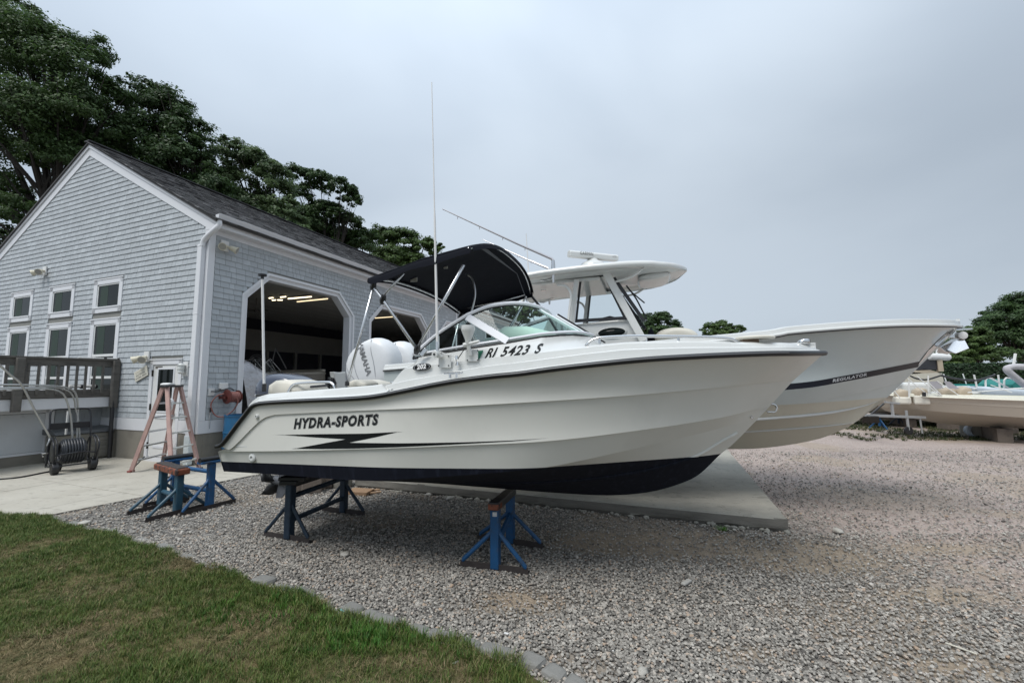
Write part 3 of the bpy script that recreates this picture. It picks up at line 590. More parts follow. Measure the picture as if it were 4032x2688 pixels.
# windows
SASH = mat('white_sash', (.7, .71, .7), .4, var=.03)
def window(y0, y1, z0, z1, rails=(), fixed=True):
    f = MB(); c = .135; f.box((-.034, y0, z1 - c), (-.002, y1, z1)).box((-.034, y0, z0), (-.002, y1, z0 + (c if fixed else .06))).box((-.034, y0, z0), (-.002, y0 + c, z1)).box((-.034, y1 - c - .02, z0), (-.002, y1, z1)).box((-.046, y0 - .02, z1 - .02), (-.002, y1 + .02, z1 + .012))
    fo = f.build('window', TRIM, gw, bevel=.003)
    MB().box((-.05, y0 + c - .03, z0 + c - .02), (-.004, y1 - c + .01, z0 + c + .015)).build('sill', TRIM, fo, bevel=.004)
    pz0 = z0 + (c + .015 if fixed else .06); MB().box((-.006, y0 + c, pz0), (-.002, y1 - c - .02, z1 - c)).build('pane', DARKWIN, fo)
    s_ = MB(); s_.box((-.018, y0 + c, z1 - c - .035), (-.001, y1 - c - .02, z1 - c)).box((-.018, y0 + c, pz0), (-.001, y0 + c + .04, z1 - c)).box((-.018, y1 - c - .055, pz0), (-.001, y1 - c - .02, z1 - c))
    for r_ in rails: s_.box((-.026, y0 + c + .001, r_ - .03), (-.001, y1 - c - .021, r_ + .03))
    s_.build('sash', SASH, fo)
    MB().box((-.008, y0 + c + .5, pz0 + .02), (-.0065, y0 + c + .82, z1 - c - .04)).build('curtain', mat('dull_green_reveal', (.025, .045, .036), .8, var=.1), fo)
for y0, y1 in WUP[:3]:
    window(y0, y1, 3.49, 4.35); window(y0, y1, 1.40, 3.33, (2.42, 1.88), fixed=False)
# entry door
dr = MB(); dr.box((-.03, .62, .10), (0, .72, 2.25)).box((-.03, 1.64, .10), (0, 1.74, 2.25)).box((-.03, .62, 2.15), (0, 1.74, 2.25)).box((-.045, .6, 2.25), (0, 1.76, 2.275)).box((-.03, .62, 0), (.02, 1.74, .10)); do = dr.build('door', TRIM, gw, bevel=.003)
MB().box((-.008, .73, .11), (.03, 1.63, 2.14)).build('door_leaf', WHITE, do, bevel=.004)
MB().box((-.02, .87, 1.08), (-.007, 1.47, 2.08)).build('glass_stop', TRIM, do, bevel=.004); MB().box((-.0225, .91, 1.12), (-.0195, 1.43, 2.04)).build('glass', DARKWIN, do)
MB().box((-.02, .87, .95), (-.007, 1.47, 1.04)).box((-.02, .87, .3), (-.0075, 1.47, .36)).build('panel_moulding', TRIM, do, bevel=.004)
for z in (1.96, 1.2, .35): MB().box((-.036, 1.63, z - .07), (-.005, 1.655, z + .07)).build('hinge', mat('dark_steel', (.03, .025, .02), .5, .6, var=.2), do)
MB().box((-.012, 1.32, 2.06), (-.0085, 1.57, 2.115)).build('sticker', mat('brown_sticker', (.12, .11, .10), .5, var=.5, vscale=60), do)
MB().lathe([(.028, 0), (.03, .03), (.012, .045), (.012, .06), (.03, .065), (.03, .09), (0.01, .1)], (0, 0, 0), 12, 'x').build('handle', CHROME, do).location = (-.10, .80, 1.08)

# roof: deck + shingle courses
rf = MB(); rf.prism([(-.1, -.34, 5.27), (-.1, 5.05, 8.19), (-.1, 5.05, 8.15), (-.1, -.3, 5.22)], (L + .2, 0, 0)).prism([(-.1, GW + .34, 5.27), (-.1, 5.05, 8.19), (-.1, 5.05, 8.15), (-.1, GW + .3, 5.22)], (L + .2, 0, 0)); ro = rf.build('roof', mat('roof_edge', (.06, .06, .062), .9, var=.2), shed)
sl_ = Vector((0, 5.39, 2.92)); sl_n = sl_.normalized(); nn = Vector((0, -sl_n.z, sl_n.y)); RV = []; RS = []; nc = 44; st_ = sl_.length / nc
for k in range(nc):
    x_ = -.13; a = Vector((0, -.36, 5.26)) + sl_n * (st_ * k)
    while x_ < L + .1:
        w_ = random.choice((.12, .16, .2, .28, .34)); s_ = random.choice((-1, -.5, 0, .3, .6, 1)) * random.uniform(.6, 1); th = .016 if s_ < 0 else .024; x1 = min(x_ + w_, L + .13)
        p = [a + nn * .002, a + sl_n * (st_ + .03) + nn * .002, a + sl_n * (st_ + .03) + nn * .008, a + nn * th]
        RV += [(x_, q.y, q.z) for q in p] + [(x1 - .003, q.y, q.z) for q in p]; RS += [s_] * 4; x_ += w_
n = len(RV) // 8; Fq = (np.array([(3, 7, 6, 2), (0, 4, 7, 3), (0, 3, 2, 1), (4, 5, 6, 7)])[None] + 8 * np.arange(n)[:, None, None]).reshape(-1, 4); props(big('roof_shingle', np.array(RV), Fq, ROOFM, ro, shade=np.array(RS)), kind='stuff')
MB().beam((-.12, 5.05, 8.215), (L + .12, 5.05, 8.215), .22, .03).build('ridge_cap', mat('ridge_cap', (.05, .05, .053), .9, var=.2), ro)
# interior: floor, back wall with posts and dark bays, ceiling boards, lit tubes
MB().box((.15, .16, -.02), (L - .1, GW - .1, .03)).build('shed_floor', mat('shed_floor', (.16, .155, .145), .7, var=.2, vscale=2, dirt=(.07, .07, .065), dscale=2), shed)
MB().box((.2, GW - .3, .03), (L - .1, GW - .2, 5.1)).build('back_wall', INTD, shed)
MB().box((L - .2, .16, .03), (L - .1, GW - .2, 5.1)).build('end_wall', INT, shed)
ps = MB()
for x_ in (.9, 2.55, 4.2, 5.85, 7.5, 9.2, 10.9, 12.6): MB().box((x_, GW - .42, .03), (x_ + .14, GW - .3, 3.3)).build('wall_post', INT, shed)
MB().box((.2, GW - .45, 3.3), (L - .2, GW - .3, 4.3)).build('wall_header', INT, shed); MB().box((.2, GW - .9, 1.0), (L - .2, GW - .3, 1.12)).build('workbench', INT, shed)
for k in range(12): MB().box((.2, .3 + k * .8, 4.86), (L - .2, .3 + k * .8 + .77, 4.90)).build('ceiling_board', mat('ceiling_paint', (.42, .43, .41), .7, var=.05), shed)
MB().box((.2, .16, 4.92), (L - .2, GW - .2, 4.95)).build('ceiling', INT, shed)
LIT = emis('lit_tube', (1, .84, .55), 1.7)
def ceil_pt(u, v, z=4.8):
    g = gnd(u, v, z); r_ = g - Vector((BC.x, BC.y, 0)); return Vector((r_.dot(bx), r_.dot(by), z))
for k, (a, b, cat_) in enumerate((((1135, 1176), (1226, 1168), 0), ((1170, 1188), (1290, 1176), 1), ((1060, 1174), (1075, 1172), 0), ((1072, 1182), (1085, 1181), 0), ((1105, 1170), (1125, 1168), 0), ((1093, 1181), (1112, 1181), 0), ((1477, 1252), (1560, 1246), 1))):
    A, B2 = ceil_pt(*a), ceil_pt(*b)
    t_ = thing('tube_light', ('lit fluorescent tube near the ceiling behind the nearest shed door', 'long dim tube light further in behind the shed door')[cat_] + ', ' + ['brightest and longest', 'right of the brightest', 'leftmost', 'lower of the left pair', 'upper middle', 'lower middle', 'seen through the second door'][k], 'ceiling light', BC, BANG, 'lit tubes on the shed ceiling')
    m_ = MB().beam(A + Vector((0, 0, .03)), B2 + Vector((0, 0, .03)), .14, .03).build('housing', WHITE, t_); MB().tube([A, B2], .022, 8).build('tube', LIT if cat_ == 0 else emis('dim_tube', (1, .8, .5), .8), t_)
# --- things on the shed walls
def floodlight(y, z, label, axis='x', x0=-.03, flip=1):
    t_ = thing('flood_light', label, 'outdoor light', BC, BANG, 'twin lamps on the shed walls')
    F_ = (lambda a, d, zz: (x0 - d, a, zz)) if axis == 'x' else (lambda a, d, zz: (a, x0 - d, zz)); CR = mat('aged_cream_plastic', (.62, .58, .46), .45, var=.06, vscale=8)
    lo_, hi_ = F_(y - .09, .03, z - .12), F_(y + .09, -.005, z + .12); MB().box(tuple(min(a, b) for a, b in zip(lo_, hi_)), tuple(max(a, b) for a, b in zip(lo_, hi_))).build('back_plate', WHITE, t_, bevel=.006)
    for s_ in (-1, 1):
        a = Vector(F_(y + s_ * .03, .05, z)); d = Vector(F_(s_ * .55, .6, -.35)) - Vector(F_(0, 0, 0)); d.normalize(); e_ = a + d * .05
        MB().tube([Vector(F_(y + s_ * .02, .0, z)), a, e_], .022, 8).build('swivel_arm', CR, t_)
        MB().tube([e_, e_ + d * .04, e_ + d * .09, e_ + d * .17], [.035, .055, .062, .085], 14, cap=True).build('lamp_head', CR, t_, smooth=True); MB().tube([e_ + d * .165, e_ + d * .172], .07, 14).build('lamp_face', mat('grey_lens', (.3, .29, .26), .3, var=.1), t_)
    return t_
floodlight(6.75, 4.84, 'twin cream flood light high on the gable above the leftmost square windows'); floodlight(.3, 4.82, 'twin cream flood light under the eave left of the first door', 'y', -.03)
floodlight(1.86, 2.34, 'small white twin lamp above the tilted sign left of the entry door')
t_ = thing('wall_lamp', 'white caged lamp on a plate right of the entry door', 'outdoor light', BC, BANG); MB().box((-.04, .40, 1.88), (-.005, .56, 2.2)).build('back_plate', WHITE, t_, bevel=.005)
MB().tube([(-.11, .5, 1.93), (-.11, .5, 1.97), (-.11, .5, 2.12), (-.11, .5, 2.16)], [.03, .065, .065, .03], 12).build('lamp_glass', mat('frosted_glass', (.62, .64, .62), .2, var=.05), t_, smooth=True)
for z in (1.96, 2.04, 2.12): MB().tube([(-.11 + .075 * math.cos(a), .5 + .075 * math.sin(a), z) for a in np.linspace(0, 6.28, 17)[:-1]], .006, 5, closed=True).build('cage_ring', WHITE, t_)
sg_ = thing('warning_sign', 'small tilted cream sign left of the entry door', 'sign', BW(-.03, 2.03, 1.95), BANG); R_ = Matrix.Rotation(math.radians(-20), 4, 'X')
q = MB().box((-.02, -.24, -.12), (0, .24, .12)).build('sign_board', mat('cream_sign', (.62, .6, .52), .5, var=.06), sg_, bevel=.004); q.matrix_local = R_
for j, (tx, ty, sz) in enumerate((('CAUTION', .065, .07), ('ENTERING', -.005, .062), ('WORK AREA', -.07, .062))):
    o = placetext(textmesh(tx, sz, sx=1.15), mat('sign_ink' if j else 'faded_ink', (.05, .045, .04) if j else (.42, .38, .3), .6), sg_, (-.0215, 0, ty), (0, -1, 0), (0, 0, 1)); o.matrix_local = R_
# outlets and hose reel on the door wall
t_ = thing('outlet_box', 'white weatherproof outlet box above the red hose reel', 'outlet', BC, BANG); MB().box((.36, -.09, 1.6), (.54, -.02, 1.73)).build('cover', WHITE, t_, bevel=.015); MB().box((.38, -.1, 1.59), (.52, -.085, 1.64)).build('lip', WHITE, t_)
t_ = thing('wall_tap', 'square white plate with a black cable plugged in beside the corner board', 'outlet', BC, BANG); MB().box((.15, -.035, 1.46), (.28, -.018, 1.62)).build('plate', WHITE, t_, bevel=.004); MB().tube(smoothpts([(.21, -.03, 1.55), (.21, -.07, 1.55), (.3, -.09, 1.545), (.42, -.1, 1.58), (.56, -.12, 1.61), (.64, -.14, 1.56)]), .011, 6).build('cable', BLACK, t_)
rc = thing('hose_reel', 'rust red hose reel with pink hose on the shed wall left of the first door', 'hose reel', BC, BANG); RED = mat('rust_red_paint', (.085, .018, .014), .5, var=.2, vscale=8, dirt=(.06, .02, .015), dscale=8)
MB().lathe([(.03, -.01), (.15, -.005), (.16, .0), (.15, .012), (.03, .02)], (0, 0, 0), 24, 'x').build('reel_side', RED, rc, smooth=True).location = (.43, -.22, 1.43)
MB().lathe([(.03, -.01), (.14, -.005), (.15, .0), (.14, .012), (.03, .02)], (0, 0, 0), 24, 'x').build('reel_side', RED, rc, smooth=True).location = (.68, -.22, 1.42)
HOSE = mat('pink_hose', (.24, .095, .08), .5, var=.12, vscale=10); h_ = MB()
for k in range(10): h_.tube([(.45 + k * .023, -.22 + (.098 + .008 * (k % 2)) * math.cos(a), 1.42 + (.098 + .008 * (k % 2)) * math.sin(a)) for a in np.linspace(0, 6.28, 25)[:-1]], .015, 6, closed=True)
h_.build('wound_hose', HOSE, rc, smooth='all'); MB().box((.38, -.24, 1.38), (.41, -.02, 1.44)).box((.69, -.24, 1.38), (.72, -.02, 1.44)).build('bracket', RED, rc)
MB().tube(smoothpts([(.58, -.33, 1.40), (.60, -.34, 1.3), (.54, -.28, 1.12), (.40, -.2, 1.0), (.3, -.1, 1.02), (.22, -.07, 1.15), (.2, -.07, 1.3), (.28, -.12, 1.45), (.38, -.2, 1.5)]), .014, 7).build('loose_hose', HOSE, rc, smooth='all')
t_ = thing('water_wand', 'thin metal wash wand hanging below the wall plate by the corner', 'hose wand', BC, BANG); MB().tube([(.2, -.05, 1.19), (.2, -.06, .75)], .008, 6).build('rod', CHROME, t_); MB().tube([(.2, -.05, 1.2), (.2, -.055, 1.1)], .018, 6).build('grip', BLACK, t_)
bl = MB().lathe([(.26, 0), (.285, .02), (.285, .3), (.295, .31), (.295, .33), (.285, .34), (.285, .62), (.295, .63), (.295, .65), (.285, .66), (.275, .97), (.29, .99), (.29, 1.02), (.265, 1.02), (.262, .9)], (0, 0, 0), 28).build('plastic_barrel', mat('blue_plastic', (.012, .10, .22), .35, var=.12, vscale=4, dirt=(.03, .08, .13), dscale=4), smooth=True)
bl.location = BW(.62, -.38, .015); props(bl, 'blue plastic barrel at the shed corner behind the near boat stern', 'barrel')
# black pipe at the deck end
bp_ = MB().tube([BW(-.12, 2.84, .0), BW(-.12, 2.92, 2.16)], .04, 12).tube([BW(-.12, 2.92, 2.16), BW(-.12, 2.925, 2.2)], .03, 10).build('drain_pipe', BLKP, smooth=True); props(bp_, 'tall thin black pipe standing against the gable at the deck end', 'pipe')
# second low building beyond
sb = thing('far_shed', 'further grey roofed white building beyond the shed end', 'building', BW(19.2, .8, 0), BANG)
MB().box((0, 0, 0), (6, 7, 4.6)).build('wall', SHG, sb); MB().prism([(-.3, -.5, 4.5), (-.3, 3.5, 6.9), (-.3, 7.5, 4.5)], (6.6, 0, 0)).build('roof', ROOFM, sb); MB().tube([(1.2, .9, 5.2), (1.2, .9, 6.15)], .09, 10).build('vent_pipe', WHITE, sb); MB().box((-.32, -.55, 4.4), (6.3, -.5, 4.6)).build('fascia', TRIM, sb)
for x_ in (1.0, 3.4): 
    f_ = MB().box((x_, -.03, 2.2), (x_ + 1.2, 0, 3.9)).build('window', TRIM, sb); MB().box((x_ + .14, -.04, 2.34), (x_ + 1.06, -.03, 3.76)).build('pane', DARKWIN, f_)
for x0_, x1_ in ((14.3, 15.2), (15.9, 16.9)):
    f_ = MB().box((x0_, -.03, 3.2), (x1_, .0, 4.75)).build('window', TRIM, shed, bevel=.003); MB().box((x0_ + .13, -.037, 3.33), (x1_ - .13, -.03, 4.62)).build('pane', DARKWIN, f_)

# ================================================================ TIMBER DECK at the left, with the wall below it
WOOD = mat('weathered_timber', (.115, .108, .098), .85, var=.22, vscale=3, stretch=(1, 1, 4), bump=.003, bscale=25, dirt=(.05, .048, .044), dscale=2.5)
dk = thing('raised_deck', 'weathered grey timber deck with railing and white edge board left of the shed gable', 'deck', BC, BANG); Y0 = 3.0; X1 = -4.4
MB().box((X1, Y0, 1.19), (-.05, Y0 + .03, 1.42)).build('white_edge_board', TRIM, dk, bevel=.003); MB().box((X1, Y0 - .035, 1.435), (-.03, Y0, 1.6)).build('rim_board', WOOD, dk, bevel=.004)
MB().box((X1, Y0 - .05, 2.12), (-.03, Y0 - .01, 2.26)).build('rail', WOOD, dk, bevel=.004); MB().box((X1, Y0 - .08, 2.26), (-.02, Y0 + .07, 2.3)).build('rail_cap', WOOD, dk, bevel=.005)
for x_ in (-.16, -1.74, -3.5): MB().prism([(x_, Y0 - .13, 1.22), (x_ + .115, Y0 - .13, 1.22), (x_ + .115, Y0 - .06, 1.14), (x_, Y0 - .06, 1.14), ] , (0, 0, .001)).v and MB().box((x_ - .0, Y0 - .15, 1.17), (x_ + .125, Y0 - .036, 2.26)).build('post', WOOD, dk, bevel=.012)
k = -.34
while k > X1 + .1:
    if min(abs(k - q) for q in (-.1, -1.68, -3.44)) > .09: MB().box((k, Y0 - .075, 1.5), (k + .04, Y0 - .036, 2.14)).build('baluster', WOOD, dk, bevel=.003)
    k -= .152
for j in range(22): MB().box((X1, Y0 + .002 + j * .145, 1.42), (-.05, Y0 + .14 + j * .145, 1.455)).build('deck_plank', WOOD, dk)
for x_ in (-.5, -1.5, -2.6): MB().box((x_, Y0 + 3.15, 1.45), (x_ + .09, Y0 + 3.24, 2.3)).build('rear_post', WOOD, dk)
MB().box((X1, Y0 + 3.16, 2.2), (-.05, Y0 + 3.24, 2.26)).build('rear_rail', WOOD, dk)
lw_ = thing('deck_undercroft', 'grey shingled wall and white doors beneath the timber deck', 'wall', BC, BANG); UY = 3.5
MB().box((X1, UY, -.05), (0, UY + .1, .26)).build('foundation', FOUND, lw_); MB().box((X1, UY + .03, .26), (0, UY + .12, 1.4)).build('wall_sheathing', INT, lw_)
MB().box((X1, UY - .01, .22), (-.95, UY + .02, .27)).box((-1.0, UY - .01, .27), (-.86, UY + .03, 1.2)).box((X1, UY - .01, 1.1), (-.95, UY + .03, 1.2)).build('door_frame', TRIM, lw_, bevel=.003)
for x0_, x1_ in ((-1.78, -1.0), (-2.58, -1.80), (-3.38, -2.6)): 
    p_ = MB().box((x0_, UY + .0, .275), (x1_, UY + .028, 1.09)).build('door_panel', mat('scuffed_white', (.55, .57, .59), .5, var=.05, dirt=(.3, .3, .3), dscale=3, thresh=(.6, .8)), lw_, bevel=.004)
it = []; z = .28
while z < 1.2:
    x_ = -.84
    while x_ < -.02: w_ = random.choice((.12, .15, .19)); w_ = min(w_, -.02 - x_); it.append((x_ + .002, z, w_ - .004, random.uniform(-1, 1), 0)); x_ += w_
    z += XW
for s in it:
    me = bpy.data.meshes.new('shingle'); me.from_pydata([(a, b + UY + .03, c) for a, b, c in shv(s, 'y')], [], SF); q = me.attributes.new('shade', 'FLOAT', 'FACE'); q.data.foreach_set('value', [s[3]] * 4); link('shingle', me, SHG, lw_)
# storage box
bxm = mat('taupe_resin', (.20, .19, .165), .6, var=.06); st = thing('storage_box', 'long taupe resin storage box with dark lid below the deck', 'storage box', BC, BANG)
MB().box((-1.0, 2.98, .03), (-.03, 3.46, .62)).build('box_body', bxm, st, bevel=.05)
for z in (.12, .22, .32, .42, .52): MB().box((-1.006, 2.972, z), (-.024, 3.2, z + .085)).build('side_rib', bxm, st, bevel=.008)
MB().prism([(-1.04, 2.93, .62), (-1.04, 3.48, .62), (-1.04, 3.48, .74), (-1.04, 3.2, .735), (-1.04, 2.98, .69)], (1.03, 0, 0)).build('lid', mat('dark_lid', (.085, .09, .095), .5, var=.1), st, bevel=.012)
for k, (z_, lab) in enumerate(((2.31, 'white telescopic pole lying on the deck rail cap'), (1.66, 'white and black fishing rod holder tubes behind the deck balusters'))):
    t_ = thing('pole', lab, 'pole', BC, BANG)
    MB().tube([(-.75 - k * .2, Y0 + .02 + k * .2, z_), (.02 if not k else -.35, Y0 - .0 + k * .15, z_ + .01)], .018 + .012 * k, 8).build('tube', WHITE, t_)
    for x_ in (-.5, -.3, -.05): MB().tube([(x_ - k * .3, Y0 + k * .18, z_), (x_ + .05 - k * .3, Y0 + k * .18, z_)], .026 + .02 * k, 8).build('collar', BLKP if x_ > -.4 else WHITE, t_)
# ================================================================ BOATS
def mkb(us, ub, tb, vb): return lambda s: float(np.interp((s - us) / (ub - us), tb, vb))
class Curve:                                      # a hull line as x -> (half breadth, height)
    def __init__(s, pts): pts = sorted(pts, key=lambda p: p[0]); s.x = np.array([p[0] for p in pts]); s.b = np.array([p[1] for p in pts]); s.z = np.array([p[2] for p in pts])
    def at(s, x): return np.array([x, np.interp(x, s.x, s.b), np.interp(x, s.x, s.z)])
    def par(s, n, pw=1.0):
        t_ = np.linspace(0, 1, n); t_ = t_ * .5 + .5 * (1 - np.cos(math.pi * t_)) / 2; return np.array([s.at(s.x[0] + (s.x[-1] - s.x[0]) * q) for q in t_])
def smoothcurve(pts, k=3):                        # resample finely through the given points (monotone cubic-like smoothing)
    pts = sorted(pts, key=lambda p: p[0]); P = smoothpts([Vector(p) for p in pts], 6); return Curve([(p.x, max(p.y, 0.), p.z) for p in P])
def skin(curves, n=110, steps=None, mirror=True, flare=None):
    """strips between neighbouring hull lines, both sides; each strip is its own sheet so the chines stay sharp; a lap step hides each joint"""
    b = MB(); C_ = [c.par(n) for c in curves]; ends = []
    for i in range(len(C_) - 1):
        lo_, hi_ = C_[i].copy(), C_[i + 1].copy(); st = (steps or {}).get(i + 1, 0)
        if st: hi2 = hi_.copy(); hi2[:, 1] = np.maximum(hi2[:, 1] - st, 0); rows = [lo_, hi2, hi_]
        else: rows = [lo_, hi_]
        fl = (flare or {}).get(i, 0)
        if fl:
            w_ = np.linspace(0, 1, n) ** 2 * np.sin(np.linspace(0, 1, n) * math.pi) * 1.6; ms = []
            for q in (.15, .3, .5, .7, .85):
                m_ = rows[0] * (1 - q) + rows[1] * q; m_[:, 1] = np.maximum(m_[:, 1] - fl * w_ * 4 * q * (1 - q), 0); ms.append(m_)
            rows = [rows[0]] + ms + rows[1:]
        for sg in ((-1, 1) if mirror else (-1,)):
            rr = [[(p[0], sg * p[1], p[2]) for p in r_] for r_ in rows]; b.grid(rr[:len(rows) - (1 if st else 0)], flip=sg > 0)
            if st: b.grid(rr[-2:], flip=sg > 0)
        if i == 0: ends += [tuple(lo_[0])]
        ends.append(tuple(hi_[0]))
    poly = [(p[0], -p[1], p[2]) for p in ends] + [(p[0], p[1], p[2]) for p in ends[::-1] if p[1] > 1e-4]
    b.add(poly, [tuple(range(len(poly)))[::-1]]); return b
def hullmat(name, top, bot, a, k, coat=.35, streak=True, rough=.26):      # paint changes at the boot line z = a + k x
    m = mat(name, top, rough, spec=.25 if streak else .5, coat=coat, var=.02, vscale=1.5, dirt=tuple(c * .86 for c in top), dscale=1.2, thresh=(.5, .95)); t = m.node_tree; b = t.nodes['Principled BSDF']; src = b.inputs['Base Color'].links[0].from_socket
    N = lambda ty, **kw: (lambda n_: ([setattr(n_, q, w_) for q, w_ in kw.items()], n_)[1])(t.nodes.new(ty))
    co = N('ShaderNodeTexCoord'); dp = N('ShaderNodeVectorMath', operation='DOT_PRODUCT'); dp.inputs[1].default_value = (-k, 0, 1); t.links.new(co.outputs['Object'], dp.inputs[0])
    gt = N('ShaderNodeMath', operation='LESS_THAN'); gt.inputs[1].default_value = a; t.links.new(dp.outputs['Value'], gt.inputs[0])
    mp_ = N('ShaderNodeMapping'); mp_.inputs['Scale'].default_value = (14, 14, 1.6); t.links.new(co.outputs['Object'], mp_.inputs[0]); ns = N('ShaderNodeTexNoise'); ns.inputs['Scale'].default_value = 1.5; ns.inputs['Detail'].default_value = 6; t.links.new(mp_.outputs[0], ns.inputs[0])
    r_ = N('ShaderNodeMapRange'); r_.inputs['From Min'].default_value = .52; r_.inputs['From Max'].default_value = .8; r_.inputs['To Max'].default_value = .75 if streak else .2; t.links.new(ns.outputs[0], r_.inputs[0])
    mb = N('ShaderNodeMix', data_type='RGBA'); mb.inputs[6].default_value = (*bot, 1); mb.inputs[7].default_value = (*[c * 2.4 + .010 for c in bot], 1) if streak else (*[c * .8 for c in bot], 1); t.links.new(r_.outputs[0], mb.inputs[0])
    mx = N('ShaderNodeMix', data_type='RGBA'); t.links.new(gt.outputs[0], mx.inputs[0]); t.links.new(src, mx.inputs[6]); t.links.new(mb.outputs[2], mx.inputs[7]); t.links.new(mx.outputs[2], b.inputs['Base Color'])
    rg = N('ShaderNodeMix', data_type='FLOAT'); t.links.new(gt.outputs[0], rg.inputs[0]); rg.inputs[2].default_value = rough; rg.inputs[3].default_value = .8 if streak else rough; t.links.new(rg.outputs[0], b.inputs['Roughness'])
    ct = N('ShaderNodeMath', operation='MULTIPLY_ADD'); t.links.new(gt.outputs[0], ct.inputs[0]); ct.inputs[1].default_value = -coat if streak else 0.; ct.inputs[2].default_value = coat; t.links.new(ct.outputs[0], b.inputs['Coat Weight'])
    return m

from mathutils.bvhtree import BVHTree
from mathutils.geometry import tessellate_polygon
def sampler(mb):                                   # half breadth of a modelled side at (x, z), read off its own faces
    bv = BVHTree.FromPolygons([Vector(p) for p in mb.v], mb.f)
    def f(x, z, o=0):
        for dz in (0, .004, -.004, .012, -.012, .03, -.03):
            h = bv.ray_cast(Vector((x, -6, z + dz)), Vector((0, 1, 0)))
            if h[0] is not None: return -h[0].y + o
        return 0.
    return f
# ---------------------------------------------------------------- near boat
F1 = Frame((-.11, 4.5), 18)
near = thing('cuddy_boat', 'near white and cream cuddy boat with navy bimini, tall antenna and black lightning decal', 'boat', (F1.P[0], F1.P[1], 0), -math.radians(18))
SB = mkb(-2.55, 2.93, [0, .5, .65, .75, .85, .92, .97, 1], [1.06, 1.12, 1.08, .98, .78, .55, .30, .0])
offb = lambda o: (lambda x: max(SB(x) - o, 0.))
C1 = mkb(-2.5, 2.68, [0, .5, .65, .75, .85, .93, 1], [1.045, 1.09, 1.015, .875, .655, .37, .0]); C2 = mkb(-2.6, 2.474, [0, .4, .6, .75, .85, .93, 1], [1.02, 1.075, 1.0, .83, .605, .35, .0]); CH = mkb(-2.62, 2.41, [0, .4, .6, .75, .85, .93, 1], [.95, 1.0, .90, .68, .46, .25, .0])
def trace(pts, b): return [(lambda q: (q.x, -q.y, q.z))(F1.at(u, v, b)) for u, v in pts]
STEM = [(1.08, .654), (1.43, .706), (1.70, .795), (1.89, .899), (2.072, 1.086), (2.185, 1.186), (2.474, 1.504), (2.744, 1.818), (2.897, 1.955)]
keel = smoothcurve([(-2.62, 0, .64), (-1.5, 0, .638), (0, 0, .637), (.64, 0, .639)] + [(x, 0, z) for x, z in STEM[:6]] + [(2.41, 0, 1.432)])
chine = smoothcurve(trace([(881, 1855), (1079, 1867), (1359, 1888), (1500, 1890), (1770, 1874), (2008, 1855), (2169, 1836), (2395, 1789), (2693, 1721), (2900, 1668)], CH) + [(2.41, 0, 1.432)])
cr2 = smoothcurve(trace([(858, 1777), (1105, 1775), (1500, 1765), (1800, 1753.6), (2157, 1736), (2514, 1694), (2812, 1649), (2960, 1615)], C2) + [(2.474, 0, 1.504)])
cr1 = smoothcurve([(-2.54, 1.05, 1.098)] + trace([(912, 1764), (1003, 1674), (1039, 1646), (1067, 1636), (1105, 1631), (1350, 1619), (1800, 1599), (2395, 1563), (2812, 1527), (3060, 1502)], C1) + [(2.68, 0, 1.745)])
rubp = trace([(855, 1757), (875, 1750), (901, 1720), (939, 1669), (965, 1636), (988, 1606), (1003, 1595), (1029, 1588), (1105, 1582), (1233, 1576), (1350, 1571), (1469, 1562), (1588, 1540), (1722, 1513), (1826, 1496), (1945, 1481), (2050, 1471), (2204, 1450), (2510, 1418), (2765, 1402), (3020, 1392), (3150, 1391)], SB) + [(2.92, 0, 1.972)]
rub = smoothcurve(rubp)
H1M = hullmat('near_hull_paint', (.66, .655, .61), (.0035, .005, .012), 1.027, .031)
hb = skin([keel, chine, cr2, cr1, rub], steps={2: .017, 3: .014}, flare={2: .03, 3: .05}); hull = hb.build('hull', H1M, near, smooth=30, fix=False)
SURF1 = [keel, chine, cr2, cr1, rub]
def surf1(x, z, out=.0):                           # half breadth of the near hull side at (x, z)
    return _s1(x, z) + out
_s1 = sampler(hb)
# spray strakes
for f0, f1_ in ((.48, .5), ):
    P = []
    for x_ in np.linspace(-.2, 2.2, 40): c, k_ = chine.at(x_), keel.at(x_); q = .52; P.append((x_, -(c[1] * q), k_[2] * (1 - q) + c[2] * q))
    for sg in (1, -1): MB().tube([(p[0], p[1] * sg, p[2]) for p in P], [.004 + .014 * min(1, i / 8) for i in range(len(P))], 5).build('spray_strake', H1M, hull, smooth='all')
railp = rub.par(120)
for sg in (1, -1):
    MB().tube([(p[0], -sg * (p[1] + .008), p[2]) for p in railp], .021, 10).build('rub_rail', BLACK, near, smooth='all')
    MB().tube([(p[0], -sg * (p[1] + .026), p[2] + .004) for p in railp[6:]], .006, 6).build('rub_rail_insert', mat('grey_insert', (.12, .12, .125), .3), near, smooth='all')
# deck moulding
zc = lambda x: float(np.interp(x, [-.74, -.705, -.66, -.61, -.55, -.50], [1.729, 1.77, 1.82, 1.868, 1.93, 2.3]))
R1 = smoothcurve([(-2.54, 1.05, 1.15), (-2.30, 1.06, 1.36), (-2.12, 1.07, 1.555)] + trace([(1029, 1573), (1350, 1560), (1469, 1549.5), (1558, 1534), (1707, 1505), (1886, 1478.6), (2050, 1457.7), (2306, 1426), (2612, 1403.6), (2918, 1388), (3130, 1381)], offb(.01)) + [(2.90, .005, 2.0)])
R2 = Curve([(-.8, 1, 1.70), (-.656, 1, 1.734), (-.486, 1, 1.766), (-.263, 1, 1.796), (-.049, 1, 1.832), (.224, 1, 1.872), (.514, 1, 1.899), (1.03, 1, 1.957), (1.32, 1, 1.984), (1.8, 1, 1.995), (2.2, 1, 1.998), (2.9, 1, 2.02)])
